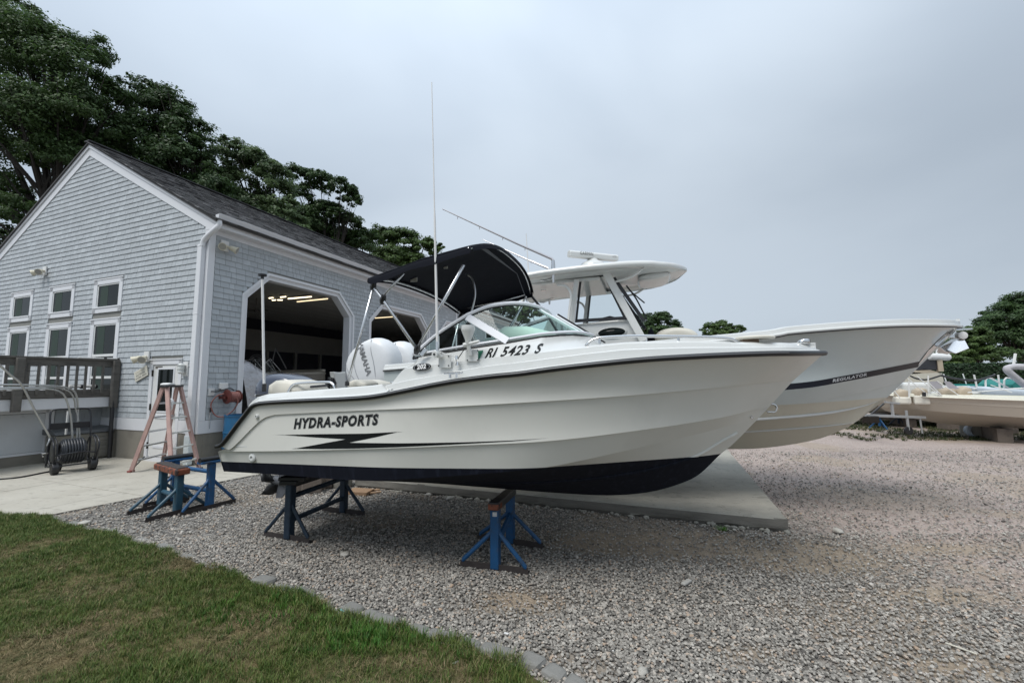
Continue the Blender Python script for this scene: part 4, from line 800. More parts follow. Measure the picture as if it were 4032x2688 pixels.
R3 = Curve([(-.8, 1, 1.80), (-.61, 1, 1.868), (.043, 1, 1.933), (.667, 1, 1.983), (1.10, 1, 2.022), (1.32, 1, 2.039), (1.8, 1, 2.045), (2.22, 1, 2.035), (2.9, 1, 2.04)])
R4B = lambda x: float(np.interp(x, [-.8, .3, .45, .6, .75, .85, .93, 1.1, 2.9], [.78, .755, .70, .63, .52, .42, .32, .25, .0])); R4Z = lambda x: float(np.interp(x, [-.8, -.58, -.19, .3, .45, .6, .85, .97, 1.12, 1.3, 2.2, 2.9], [1.92, 1.99, 2.03, 2.088, 2.112, 2.14, 2.168, 2.150, 2.07, 2.055, 2.05, 2.042]))
dk1 = MB(); rows = []
xs = list(np.linspace(-.74, -.5, 10)) + list(np.linspace(-.46, 2.86, 70))
def fr(x):
    b0 = rub.at(x)[1]; z1 = R1.at(x)[2]; lim = lambda q: min(q, zc(x)); s_ = lambda o: max(b0 - o, 0.); b4 = min(R4B(x), s_(.26)) if x > .5 else min(R4B(x), s_(.2))
    z0 = rub.at(x)[2]; cz = .03 * min(1, max(0, (1.2 - x))) ; cz = .022 + cz
    return [(s_(-.004), lim(z0 + .018)), (s_(.006), lim(z1 - .008)), (s_(.016), lim(z1)), (s_(.082), lim(z1 + .012)), (s_(.09), lim(R2.at(x)[2] - .006)), (s_(.098), lim(R2.at(x)[2])), (s_(.178), lim(R2.at(x)[2] + .010)), (s_(.188), lim(R3.at(x)[2] - .006)), (s_(.198), lim(R3.at(x)[2])), (max(min(s_(.225), s_(.2)), b4 + .01) if x < .9 else s_(.225), lim(R3.at(x)[2] + .012)), (b4, lim(R4Z(x))), (b4 * .5, lim(R4Z(x) + cz * .75)), (0, lim(R4Z(x) + cz))]
for sg in (-1, 1):
    a = [[(x, sg * b, z) for b, z in fr(x)[:11]] for x in xs]; dk1.grid(a, flip=sg > 0); a = [[(x, sg * b, z) for b, z in fr(x)[10:]] for x in xs if x > .44]; dk1.grid(a, flip=sg > 0)
    # coaming round the cockpit: outer face, top, inner face, slope down to the stern
    xs2 = list(np.linspace(-2.54, -2.05, 16)) + list(np.linspace(-2.0, -.66, 28)); rr = []
    ZC = lambda x: float(np.interp(x, [-2.62, -2.54, -2.30, -2.22, -2.09, -1.75, -1.17, -.84, -.755, -.67], [1.14, 1.20, 1.56, 1.602, 1.632, 1.657, 1.694, 1.717, 1.726, 1.60]))
    for x in xs2:
        b0, z0 = rub.at(x)[1], rub.at(x)[2]; z1 = R1.at(x)[2]; z2 = max(ZC(x), z1 + .02); rr.append([(x, sg * (b0 + .004), z0 + .018), (x, sg * (b0 - .006), z1), (x, sg * (b0 - .03), z1 + .012), (x, sg * (b0 - .055), z2 - .012), (x, sg * (b0 - .07), z2), (x, sg * (b0 - .21), z2 + .004), (x, sg * (b0 - .225), z2 - .01), (x, sg * (b0 - .235), min(z2 - .02, 1.14))])
    dk1.grid(rr, flip=sg > 0)
dko = dk1.build('deck', GEL, near, smooth=24); _cs = sampler(dk1)
MB().box((-2.54, -1.03, 1.10), (-2.05, 1.03, 1.135)).build('swim_platform', GEL, near, bevel=.012); MB().box((-2.1, -.9, 1.12), (-1.98, -.34, 1.60)).build('transom_bulkhead', GEL, near, bevel=.03); MB().box((-2.1, .34, 1.12), (-1.98, .9, 1.60)).build('transom_bulkhead', GEL, near, bevel=.03); MB().box((-2.1, -.34, 1.12), (-1.98, .34, 1.42)).build('transom_bulkhead', GEL, near, bevel=.03)
MB().box((-2.0, -.86, 1.10), (.3, .86, 1.14)).build('cockpit_floor', GEL, near); MB().box((.40, -.66, 1.30), (.44, .66, 2.07)).build('helm_bulkhead', GEL, near)
MB().box((.16, -.62, 1.7), (.5, .62, 2.06)).build('dashboard', mat('grey_dash', (.10, .10, .105), .5, var=.1), near, bevel=.05)
# windshield
WB = [(-.60, .785, 1.975), (-.2, .775, 2.032), (.31, .76, 2.093), (.45, .705, 2.118), (.6, .635, 2.146), (.75, .53, 2.165), (.85, .43, 2.176), (.93, .28, 2.18), (.97, .0, 2.185)]
WT = [(-.60, .785, 1.975), (-.36, .75, 2.17), (-.08, .72, 2.335), (.1, .67, 2.408), (.27, .59, 2.442), (.38, .49, 2.452), (.44, .38, 2.452), (.48, .25, 2.452), (.50, .0, 2.452)]
AF = mat('white_window_frame', (.72, .73, .76), .35, .05, var=.03)
for sg, sd in ((-1, 'near'), (1, 'far')):
    W = lambda L_: [Vector((p[0], sg * p[1], p[2])) for p in L_]; b_, t_ = W(WB), W(WT); bs, ts = smoothpts(b_[:3], 6), smoothpts(t_[:3], 6); bf, tf = smoothpts(b_[2:], 5), smoothpts(t_[2:], 5)
    n_ = len(bs); b = MB(); b.grid([bs, ts], flip=sg < 0); b.build('side_glass', GLASS, near, smooth='all'); b = MB(); b.grid([bf, tf], flip=sg < 0); b.build('front_glass', GLASS, near, smooth='all')
    up = Vector((0, 0, .012)); MB().tube([p + up * 1.6 for p in ts + tf[1:]], .019, 8).build('windshield_top_frame', AF, near, smooth='all'); MB().tube([p - up * 1.2 + Vector((0, sg * .005, 0)) for p in bs + bf[1:]], .012, 8).build('windshield_gasket', BLACK, near, smooth='all')
    MB().tube([p + up * 1.3 for p in bs + bf[1:]], .013, 8).build('windshield_sill', AF, near, smooth='all')
    MB().tube([p - up * .2 + Vector((0, sg * .004, 0)) for p in ts + tf[1:]], .007, 6).build('windshield_top_seal', BLACK, near, smooth='all')
    MB().beam(t_[2] + Vector((0, sg * .008, .0)), b_[2] + Vector((.015, sg * .008, 0)), .068, .016, up=(0, sg, 0.35)).build('windshield_pillar', AF, near, bevel=.004)
    q = MB(); q.tube([b_[-2] + Vector((-.02, 0, 0)), t_[-2] + Vector((-.01, 0, 0))], .014, 8); q.build('centre_bar', AF, near)
MB().beam((1.02, .33, 2.13), (.50, .42, 2.47), .03, .05).build('opened_vent_frame', AF, near, bevel=.006); MB().beam((1.05, .36, 2.15), (.52, .45, 2.50), .022, .02).build('vent_rubber', BLACK, near)
pl = MB().pillow([(x_, z_) for x_, z_ in ((.0, 2.08), (.02, 2.2), (.16, 2.28), (.4, 2.275), (.6, 2.22), (.72, 2.14), (.6, 2.08), (.3, 2.06))], -.08, .44).build('white_cushion_cover', mat('white_cloth', (.72, .76, .70), .8, bump=.003, bscale=12), near, smooth='all')
MB().box((.0, -.5, 2.06), (.1, -.36, 2.16)).build('cup', WHITE, near, bevel=.01)
for y in (-.45, .45): MB().box((-.52, y - .22, 1.14), (-.12, y + .22, 1.55)).box((-.56, y - .22, 1.5), (-.46, y + .22, 1.95)).build('helm_seat', mat('navy_vinyl', (.02, .025, .04), .5, var=.1), near, bevel=.05)
# cushions and rails aft
MB().pillow([(-2.34, 1.62), (-2.33, 1.72), (-2.24, 1.77), (-2.05, 1.775), (-1.90, 1.745), (-1.82, 1.66), (-1.84, 1.6), (-2.1, 1.58)], -.62, .22).build('stern_cushion', CUSH, near, smooth='all'); MB().pillow([(-2.34, 1.62), (-2.33, 1.72), (-2.24, 1.77), (-2.05, 1.775), (-1.90, 1.745), (-1.82, 1.66), (-1.84, 1.6), (-2.1, 1.58)], .62, .22).build('stern_cushion', CUSH, near, smooth='all')
MB().pillow([(-1.27, 1.7), (-1.25, 1.745), (-1.19, 1.768), (-1.1, 1.765), (-1.04, 1.735), (-1.03, 1.70)], -.78, .12).build('gunwale_cushion', CUSH, near, smooth='all')
for sg in (-1, 1): MB().tube(smoothpts([(-2.0, sg * .86, 1.62), (-1.96, sg * .84, 1.71), (-1.86, sg * .83, 1.735), (-1.6, sg * .83, 1.745), (-1.48, sg * .83, 1.735), (-1.42, sg * .84, 1.66)], 6), .013, 8).build('stern_grab_rail', CHROME, near, smooth='all')
MB().tube([(-1.62, -.95, 1.70), (-1.42, -.95, 1.715)], .012, 6).tube([(-2.3, -.95, 1.615), (-2.16, -.95, 1.62)], .012, 6).build('rod_holder', BLKP, near)
for k, x_ in enumerate((-2.33, -2.27, -2.21)): MB().lathe([(.014, 0), (.022, .004), (.022, .02), (.012, .026)], (x_, -.92, 1.60), 10).build('deck_fill', CHROME, near)
# cleats, bow rail, bow light, pulpit table
def cleat(x, y, z, L_=.17, ang=0): 
    b = MB(); b.tube([(x - L_ / 2, y, z + .035), (x + L_ / 2, y, z + .043)], .009, 6).tube([(x - .03, y, z), (x - .03, y, z + .035)], .012, 6).tube([(x + .03, y, z), (x + .03, y, z + .037)], .012, 6); return b.build('cleat', CHROME, near, smooth=True)
for sg in (-1, 1):
    cleat(-.045, sg * 1.075, 1.775)
    P = []
    for i, (u, v) in enumerate([(2306, 1362), (2322, 1346), (2342, 1335), (2380, 1328), (2500, 1323), (2655, 1324), (2800, 1327), (2870, 1333), (2896, 1342), (2905, 1350)]):
        q = F1.at(u, v, lambda x: max(SB(x) - .24, .03)); P.append((q.x, sg * -q.y, q.z))
    MB().tube(smoothpts(P, 5), .0125, 8).build('bow_rail', CHROME, near, smooth='all')
    for x_ in (1.12, 1.72): MB().tube([(x_, sg * max(SB(x_) - .24, 0), 2.04), (x_, sg * max(SB(x_) - .24, 0), 2.095)], .011, 8).build('rail_stanchion', CHROME, near)
sp_ = F1.at(2972, 1335, .32); MB().lathe([(.02, -.010), (.14, -.008), (.147, .004), (.14, .014), (.02, .018)], (0, 0, 0), 28).build('round_step_pad', CUSH, near, smooth=True).location = (sp_.x, sp_.y, sp_.z + .005); MB().box((sp_.x - .1, sp_.y - .05, sp_.z - .06), (sp_.x + .02, sp_.y + .05, sp_.z)).build('pad_bracket', mat('brown_stained', (.2, .14, .1), .6, var=.3), near, bevel=.005)
q = F1.at(3166, 1346, 0.03); MB().pillow([(-.04, 0), (-.035, .028), (-.01, .045), (.03, .047), (.045, .04), (.045, 0)], 0, .04).build('bow_light', CHROME, near, smooth='all').location = (q.x, 0, q.z - .018); MB().box((.02, -.02, .012), (.05, .02, .038)).build('light_lens', BLKP, near).location = (q.x, 0, q.z - .018)
# through-hull fittings, tow eye
for (u, v, r, mt) in ((1021, 1638, .022, GEL), (976, 1805, .042, GEL), (2951, 1639, .012, CHROME)):
    q = F1.at(u, v, lambda x: surf1(x, 1.3)); bb = surf1(q.x, q.z) ; MB().lathe([(r, 0), (r, .012), (r * .75, .02), (r * .45, .02), (r * .4, .006)], (0, 0, 0), 18, 'y').build('through_hull_fitting', mt, near, smooth=True).location = (q.x, -bb + .0, q.z); o = near.children[-1] if False else None
for o in [c for c in near.children if c.name.startswith('through_hull')]: o.scale = (1, -1, 1)
MB().lathe([(.012, 0), (.012, .003)], (0, 0, 0), 10, 'y').v
q = F1.at(3018, 1605, 0.); MB().tube(smoothpts([(q.x + .01, 0, q.z + .035), (q.x + .06, 0, q.z + .03), (q.x + .08, 0, q.z), (q.x + .06, 0, q.z - .035), (q.x, 0, q.z - .035)], 6), .008, 6).build('bow_eye', CHROME, near, smooth='all')
# bimini
xa, xm, xf = -1.0, -.42, .12; rowsb = []
def bow_pts(x, zs, cz, hw=1.0, n=17, pw=2.6): return [Vector((x + .06 * (abs(y_) ** 3 - .3) * (1 if x < -.5 else -1), y_ * hw, zs + (cz - zs) * (1 - abs(y_) ** pw))) for y_ in np.linspace(-1, 1, n)]
bows = [bow_pts(xa, 2.715, 2.84), bow_pts(-.8, 2.76, 2.90), bow_pts(-.6, 2.80, 2.95), bow_pts(xm, 2.835, 3.00), bow_pts(-.2, 2.865, 3.04), bow_pts(0, 2.895, 3.08), bow_pts(xf, 2.91, 3.10)]
cb = MB(); cb.grid(bows); cb.grid([[p + Vector((0, 0, -.012)) for p in r_] for r_ in bows], flip=True)
for i0, dx in ((0, -.02), (6, .02)): cb.grid([[p + Vector((dx * k_, 0, -.06 * k_)) for p in bows[i0]] for k_ in (0, .5, 1)])
for sg in (0, -1): cb.grid([[r_[sg] + Vector((0, (-1 if sg == 0 else 1) * .012 * k_, -.085 * k_ * (1 + .25 * math.sin(i * 2.1)))) for i, r_ in enumerate(bows)] for k_ in (0, .5, 1)])
cbo = cb.build('bimini_canvas', NAVY, near, smooth=50, fix=True, sub=1)
ft = MB()
def bm_bow(pts, r=.0125, nm='bimini_bow'): MB().tube(pts, r, 8).build(nm, mat('satin_tube', (.62, .63, .65), .25, .75, var=.03), near, smooth='all')
MT = {sg: Vector((-.475, sg * .93, 2.03)) for sg in (-1, 1)}
for sg in (-1, 1):
    hi = Vector((-.955, sg * .95, 2.66)); j1 = Vector((-.932, sg * .96, 2.63)); j2 = Vector((-.826, sg * .955, 2.50)); fr_ = Vector((-.02, sg * .94, 2.76)); m = MT[sg]
    bm_bow([m, j2, j1, hi], .015, 'bimini_leg'); bm_bow([m + Vector((.01, 0, .02)), fr_], .015, 'bimini_leg'); bm_bow([j2 + Vector((0, 0, .03)), Vector((-.62, sg * .94, 2.735))], .0125, 'bimini_leg'); bm_bow([j1 + Vector((0, 0, -.01)), Vector((-1.19, sg * .96, 1.72))], .0125, 'bimini_strut')
    for p in (j1, j2, m): MB().tube([p + Vector((-.02, sg * -.02, -.03)), p, p + Vector((.02, sg * .015, .035))], [.022, .031, .022], 8).build('tube_clamp', BLKP, near, smooth=True)
    MB().tube([(-1.19, sg * .96, 1.71), (-1.19, sg * .96, 1.75)], .02, 8).build('strut_foot', BLKP, near)
    MB().beam(m + Vector((.0, sg * -.06, -.05)), m + Vector((.05, sg * -.08, .01)), .03, .04).build('hinge_mount', CHROME, near, bevel=.004)
bm_bow([p + Vector((.01, 0, -.035)) for p in bows[0]]); bm_bow([p + Vector((-.03, 0, -.03)) for p in bows[6]], .010)
bm_bow([Vector((-.88, .985, 2.74)), Vector((-.35, .985, 2.80)), Vector((-.02, .985, 2.87))], .011, 'port_edge_tube')
MB().tube([(.08, .97, 2.83), (.3, .93, 2.55), (.42, .9, 2.35)], .016, 6).build('front_strap', BLACK, near); MB().tube([(.0, .96, 2.84), (-.2, .93, 2.42), (-.46, .93, 2.03)], .012, 8).build('bimini_leg', ALU, near)
q0 = F1.at(1841, 1081, .1); P = [F1.at(u, v, .1) for u, v in ((1841, 1081), (1858, 1095), (1868, 1125), (1871, 1160), (1864, 1200), (1850, 1250))]; MB().tube(smoothpts(P, 4), .010, 7).build('curved_light_rod', ALU, near, smooth='all')
for (u, v, s_) in ((1755, 1052, .028), (1630, 1100, .05)): q = F1.at(u, v, .3); MB().cbox(q, (s_ * 1.6, .01, s_)).build('canvas_label', mat('pale_label', (.5, .5, .48), .7), near)
MB().prism([Vector((-.02, -.55, 3.03)), Vector((.03, -.5, 3.03)), Vector((.08, .3, 2.98))], (0, 0, -.006)).build('canvas_fold', mat('grey_fold', (.10, .105, .12), .8), near)
MB().tube([(.08, .3, 2.98), (.15, .6, 2.6), (.2, .65, 2.45)], .004, 5).build('canvas_strap', mat('grey_fold', (.1, .1, .1)), near)
# antenna, light pole, hailer
AW = mat('white_fibreglass', (.7, .69, .68), .4, var=.04)
a0 = F1.at(1733, 1420, 1.0); a1 = F1.at(1722, 1385, 1.0); a2 = F1.at(1722, 1345, 1.0); a3 = F1.at(1700, 325, 1.0)
MB().tube([a2, a2.lerp(a3, .45), a2.lerp(a3, .5), a3], [.0125, .010, .0065, .004], 8).build('whip_antenna', AW, near, smooth=True); MB().tube([a1, a2], .014, 10).build('antenna_ferrule', CHROME, near); MB().tube([a0 + Vector((0, .02, .03)), a1], .018, 8).build('ratchet_mount', GEL, near, smooth=True)
MB().cbox(a0 + Vector((.02, .05, .0)), (.12, .012, .12)).build('mount_plate', GEL, near, bevel=.004); MB().lathe([(.026, -.04), (.03, -.03), (.03, .03), (.026, .04)], tuple(a0 + Vector((-.035, 0, .055))), 12, 'y').build('mount_knob', GEL, near, smooth=True); MB().lathe([(.010, -.045), (.010, .045)], tuple(a0 + Vector((-.035, 0, .055))), 8, 'y').build('knob_bolt', BLKP, near)
h0 = F1.at(1848, 1398, 1.0); MB().cbox(h0 + Vector((.0, .05, -.0)), (.115, .012, .10)).build('mount_plate', GEL, near, bevel=.004); MB().tube([h0 + Vector((0, .02, 0)), h0 + Vector((-.01, 0, .08))], .018, 8).build('hailer_mount', GEL, near, smooth=True); MB().tube([h0 + Vector((-.05, 0, .085)), h0 + Vector((.09, 0, .115))], [.022, .012], 8).build('mount_lever', GEL, near, smooth=True)
MB().tube([h0 + Vector((-.012, 0, .10)), h0 + Vector((-.012, 0, .13)), h0 + Vector((-.012, 0, .20)), h0 + Vector((-.012, 0, .215)), h0 + Vector((-.012, 0, .25))], [.022, .026, .055, .06, .057], 20).build('gps_dome', GEL, near, smooth=True)
for p in (a0, h0):
    for dx in (-.035, .06): 
        for dz in (-.04, .04): MB().lathe([(.006, 0), (.006, -.006)], tuple(p + Vector((dx, .043, dz))), 6, 'y').build('screw', BLKP, near)
MB().tube(smoothpts([a1 + Vector((.02, 0, 0)), a1 + Vector((.08, 0, -.02)), a0 + Vector((.13, .02, .03)), a0 + Vector((.14, .03, -.03))], 5), .004, 5).build('antenna_cable', WHITE, near); MB().lathe([(.02, 0), (.012, .03), (.005, .03)], tuple(a0 + Vector((.15, .03, -.04))), 8).build('cable_gland', CHROME, near); MB().lathe([(.02, 0), (.012, .03), (.005, .03)], tuple(h0 + Vector((-.13, .03, -.03))), 8).build('cable_gland', CHROME, near); MB().tube([h0 + Vector((-.11, .02, -.02)), h0 + Vector((-.04, 0, .06))], .004, 5).build('hailer_cable', BLKP, near)
s0_, s1_ = F1.at(1040, 1530, .95), F1.at(1033, 1095, .95); MB().tube([s0_, s1_], .0125, 8).build('stern_light_pole', AW, near, smooth=True); MB().tube([s0_ + Vector((0, 0, -.03)), s0_ + Vector((0, 0, .05))], .02, 8).build('pole_socket', BLKP, near); MB().tube([s1_ + Vector((0, 0, -.01)), s1_ + Vector((0, 0, .02)), s1_ + Vector((0, 0, .022)), s1_ + Vector((0, 0, .04))], [.016, .016, .04, .042], 14).build('stern_light', BLKP, near, smooth=True)
# lettering and decals, laid on the hull side
def onhull(me, m, org, ang, lift, name='lettering', parent=None, surf=surf1):
    c_, s_ = math.cos(ang), math.sin(ang)
    for v in me.vertices:
        x, z = v.co.x * c_ - v.co.y * s_ + org[0], v.co.x * s_ + v.co.y * c_ + org[2]; v.co = (x, -(surf(x, z) + lift), z)
    return link(name, me, m, parent or hull)
INK = mat('black_vinyl', (.005, .006, .006), .4, spec=.2); GREY = mat('grey_vinyl', (.2, .21, .21), .35)
cA, cB = F1.at(1135, 1672, 1.09), F1.at(1484, 1654, 1.09); cc = (cA + cB) / 2; ang = math.atan2(cB.z - cA.z, cB.x - cA.x); Ls = (cB - cA).length
def hydra(off, lift, m):
    me = textmesh('HYDRA-SPORTS', .205, .26, off * .85, 1.2, 1.0); w_ = max(v.co.x for v in me.vertices) - min(v.co.x for v in me.vertices)
    return me, w_
me, w_ = hydra(.0, 0, None); kx = Ls / w_ * .97
for off, lift, m in ((.0165, .0015, INK), (.0105, .0028, mat('mid_grey_vinyl', (.26, .27, .27), .35)), (.004, .0041, INK)):
    me, _ = hydra(off, 0, None)
    for v in me.vertices: v.co.x *= kx; v.co.y *= .60
    onhull(me, m, cc, ang, lift)
def poly_on_hull(pts, m, lift, surf=surf1, frame=F1, name='decal', parent=None, b=1.07, cut=.12):
    P = [frame.at(u, v, b) for u, v in pts]; bm_ = bmesh.new(); vs = [bm_.verts.new((p.x, 0, p.z)) for p in P]; tri = tessellate_polygon([[Vector((p.x, p.z, 0)) for p in P]]); [bm_.faces.new([vs[k] for k in t3]) for t3 in tri if len(set(t3)) == 3]
    for x_ in np.arange(min(p.x for p in P) + .01, max(p.x for p in P), cut): bmesh.ops.bisect_plane(bm_, geom=bm_.verts[:] + bm_.edges[:] + bm_.faces[:], plane_co=(x_, 0, 0), plane_no=(1, 0, 0))
    for z_ in np.arange(min(p.z for p in P) + .007, max(p.z for p in P), .03): bmesh.ops.bisect_plane(bm_, geom=bm_.verts[:] + bm_.edges[:] + bm_.faces[:], plane_co=(0, 0, z_), plane_no=(0, 0, 1))
    for v in bm_.verts: v.co.y = -(surf(v.co.x, v.co.z) + lift)
    me_ = bpy.data.meshes.new(name); bm_.to_mesh(me_); bm_.free(); return link(name, me_, m, parent or hull)
Q = lambda l: [(800 + a / 1.96, 1450 + b / 1.96) for a, b in l]
poly_on_hull(Q([(590, 515), (900, 508), (1250, 503), (1505, 489), (1330, 530), (1118, 573), (1095, 547), (850, 533)]), INK, .002)
poly_on_hull(Q([(1095, 547), (1118, 573), (1500, 577), (2000, 574), (2352, 566), (2640, 553), (2352, 572), (2000, 586), (1500, 606), (1150, 618), (900, 622), (690, 621), (860, 590)]), INK, .0025)
poly_on_hull(Q([(525, 514), (600, 513), (600, 516)]), GREY, .0015); poly_on_hull(Q([(665, 623), (700, 617), (700, 622)]), GREY, .0015); poly_on_hull(Q([(1500, 489), (1542, 488), (1500, 492)]), GREY, .0015)
cs = lambda x, z: _cs(x, z)
for s_, u0, u1, v0, v1 in (('RI', 1914, 1952, 1396, 1392), ('5423', 1974, 2080, 1390, 1380), ('S', 2104, 2128, 1377, 1375)):
    A, B2 = F1.at(u0, v0, .87), F1.at(u1, v1, .87); me = textmesh(s_, .125, .12, .003, 1.12); w_ = max(v.co.x for v in me.vertices) - min(v.co.x for v in me.vertices); k_ = (B2 - A).length / w_
    for v in me.vertices: v.co.x *= k_
    c_ = (A + B2) / 2 + Vector((0, 0, .008)); onhull(me, INK, c_, math.atan2(B2.z - A.z, B2.x - A.x) if s_ != 'S' else .07, .004, parent=dko, surf=cs)
stq = MB(); A = F1.at(1878, 1398, .88)
me = bpy.data.meshes.new('registration_sticker'); me.from_pydata([(-.045, -.042, 0), (.045, -.042, 0), (.045, .042, 0), (-.045, .042, 0)], [], [(0, 1, 2, 3)]); onhull(me, mat('green_sticker', (.02, .12, .07), .4, var=.4, vscale=70), A, .08, .016, 'registration_sticker', dko, cs)
me = textmesh('2 6', .05, 0, .002, 1.4); onhull(me, WHITE, A, .08, .019, parent=dko, surf=cs)
ov = F1.at(1664, 1445, .93)
for r_, l_, m_ in ((1, .004, INK), (.88, .0055, mat('silver_badge', (.35, .36, .37), .3, .5)), (.8, .007, INK)):
    MB().lathe([(.01, 0), (1, 0), (1, .002), (.01, .0021)], (0, 0, 0), 28, 'y').build('oval_badge', m_, dko).matrix_local = Matrix.Translation(ov + Vector((0, -.01 - l_, 0))) @ Matrix.Rotation(-.09, 4, 'Y') @ Matrix.Diagonal((.092 * r_, 1, .033 * r_, 1))
placetext(textmesh('202', .055, .1, .003, 1.1), mat('badge_white', (.75, .75, .75), .4), dko, ov + Vector((0, -.021, .002)), (1, 0, .09), (0, 0, 1))
# ---------------------------------------------------------------- outboard engines
def outboard(name, parent_frame, loc, rz, cowl, cw, midm, cowlm, label, text=None, tm=None, prop=True, s=1., group=None, lower=1.45):
    t_ = thing(name, label, 'outboard engine', loc, rz, group); cm = MB().pillow([(x * s, z * s) for x, z in cowl], 0, cw * s, ks=((1, 0), (.99, .35), (.955, .62), (.88, .83), (.7, .95), (.4, 1))); outboard.surf = sampler(cm); o = cm.build('cowling', cowlm, t_, smooth='all', sub=1)
    xs_ = [p[0] for p in cowl]; zb = min(p[1] for p in cowl) * s; xm = (.45 * min(xs_) + .55 * max(xs_)) * s
    MB().pillow([(xm - .17 * s, zb + .12 * s), (xm + .22 * s, zb + .12 * s), (xm + .17 * s, zb - .2 * s), (xm + .1 * s, zb - .62 * s), (xm - .1 * s, zb - .62 * s), (xm - .15 * s, zb - .2 * s)], 0, .11 * s).build('midsection', midm, t_, smooth='all')
    zg = zb - lower * s * .55
    MB().box((xm - .3 * s, -.1 * s, zb - .62 * s), (xm + .16 * s, .1 * s, zb - .60 * s)).build('cavitation_plate', midm, t_, bevel=.006)
    MB().pillow([(xm - .12 * s, zb - .6 * s), (xm + .12 * s, zb - .6 * s), (xm + .1 * s, zb - .8 * s), (xm - .1 * s, zb - .8 * s)], 0, .05 * s).tube([(xm + .24 * s, 0, zb - .83 * s), (xm + .17 * s, 0, zb - .83 * s), (xm, 0, zb - .83 * s), (xm - .18 * s, 0, zb - .83 * s)], [.015 * s, .055 * s, .068 * s, .055 * s], 14).prism([(xm + .1 * s, -.012, zb - .85 * s), (xm - .12 * s, -.012, zb - .85 * s), (xm - .16 * s, -.012, zb - 1.05 * s), (xm - .07 * s, -.012, zb - 1.04 * s)], (0, .024, 0)).build('gearcase', midm, t_, smooth=True)
    if prop:
        for k in range(3):
            a = k * 2.094 + .5; P = [Vector((xm + (-.19 - .07 * q_) * s + .05 * s * math.sin((f_ - .5) * 3), 0, 0)) + Vector((0, math.cos(a + (f_ - .5) * 1.25 * (1 - .25 * q_)), math.sin(a + (f_ - .5) * 1.25 * (1 - .25 * q_)))) * (.04 + q_ * .145) * s for q_ in (0, .35, .7, 1) for f_ in (0, .5, 1)]
            b = MB().add([p + Vector((0, 0, zb - .83 * s)) for p in P], [(i * 3 + j, i * 3 + j + 1, (i + 1) * 3 + j + 1, (i + 1) * 3 + j) for i in range(3) for j in range(2)]); o2 = b.build('propeller_blade', BLACK, t_, smooth='all'); sd = o2.modifiers.new('t', 'SOLIDIFY'); sd.thickness = .012
        MB().tube([(xm - .18 * s, 0, zb - .83 * s), (xm - .32 * s, 0, zb - .83 * s)], [.05 * s, .04 * s], 12).build('propeller_hub', BLACK, t_, smooth=True)
    return t_, o
GE = mat('blue_grey_cowling', (.035, .045, .075), .16, coat=.8, var=.06, vscale=3); GL = mat('grey_gearcase', (.10, .105, .12), .35, coat=.3, var=.1)
COWL1 = [(-3.22, 1.50), (-3.26, 1.62), (-3.24, 1.74), (-3.12, 1.84), (-2.95, 1.875), (-2.75, 1.85), (-2.56, 1.77), (-2.47, 1.66), (-2.50, 1.50), (-2.6, 1.36), (-3.05, 1.36)]
en1, _ = outboard('outboard_engine', F1, (F1.P[0], F1.P[1], 0), -math.radians(18), COWL1, .24, GL, GE, 'dark blue grey outboard engine on the stern of the near boat')
q = [c for c in en1.children if c.name.startswith('cowling')][0]
MB().pillow([(-3.2, 1.52), (-3.22, 1.58), (-2.53, 1.6), (-2.54, 1.53), (-2.6, 1.5)], 0, .247).build('cowl_band', mat('cowl_band', (.02, .024, .035), .3, coat=.5), en1, smooth='all')
placetext(textmesh('YAMAHA', .075, 0, .002), WHITE, en1, (-2.95, -.252, 1.56), (1, 0, 0), (0, 0, 1)); MB().cbox((-2.42, 0, 1.3), (.3, .3, .22)).build('engine_bracket', GL, en1, bevel=.03)
# ---------------------------------------------------------------- larger centre-console boat behind
F2 = Frame((1.2, 7.0), 18)
far = thing('centre_console_boat', 'large pale blue centre-console boat with white hardtop behind the near boat', 'boat', (F2.P[0], F2.P[1], 0), -math.radians(18))
UB, US = 4.91, -2.97
S2 = mkb(US, UB, [0, .5, .65, .75, .85, .92, .97, 1], [1.25, 1.34, 1.30, 1.18, .95, .66, .35, .0])
def tr2(pts, b): return [(lambda q: (q.x, -q.y, q.z))(F2.at(u, v, b)) for u, v in pts]
keel2 = smoothcurve([(-3.0, 0, .70), (-1, 0, .70), (1, 0, .705), (2.16, 0, .735), (2.69, 0, .79), (3.23, 0, .92), (3.56, 0, 1.08), (3.75, 0, 1.22)])
K2 = mkb(-3, 4.04, [0, .5, .7, .85, 1], [1.12, 1.14, .95, .55, 0]); X2 = mkb(-3, 4.25, [0, .5, .7, .85, 1], [1.16, 1.2, 1.02, .62, 0]); T2 = mkb(-3, 4.43, [0, .5, .7, .85, 1], [1.2, 1.26, 1.10, .72, 0])
str2 = smoothcurve([(-3, .6, .93), (0, .62, .95), (1.6, .55, 1.0)] + tr2([(3100, 1688.5), (3339, 1667)], lambda x: K2(x) * .5) + [(3.75, 0, 1.22)])
chi2 = smoothcurve([(-3, 1.12, 1.1), (-1, 1.16, 1.11), (1, 1.1, 1.16)] + tr2([(3100, 1641), (3339, 1612)], K2) + [(4.04, 0, 1.48)])
kn2 = smoothcurve([(-3, 1.16, 1.32), (-1, 1.2, 1.33), (1, 1.18, 1.38)] + tr2([(3100, 1595), (3339, 1557)], X2) + [(4.25, 0, 1.71)])
st2 = smoothcurve([(-3, 1.2, 1.45), (-1, 1.25, 1.48), (1, 1.24, 1.53)] + tr2([(3100, 1535), (3339, 1500)], T2) + [(4.43, 0, 1.905)])
rub2 = smoothcurve(tr2([(1511, 1456), (2867, 1340), (3100, 1311), (3387, 1288), (3578, 1280), (3740, 1281)], S2) + [(4.91, 0, 2.43)])
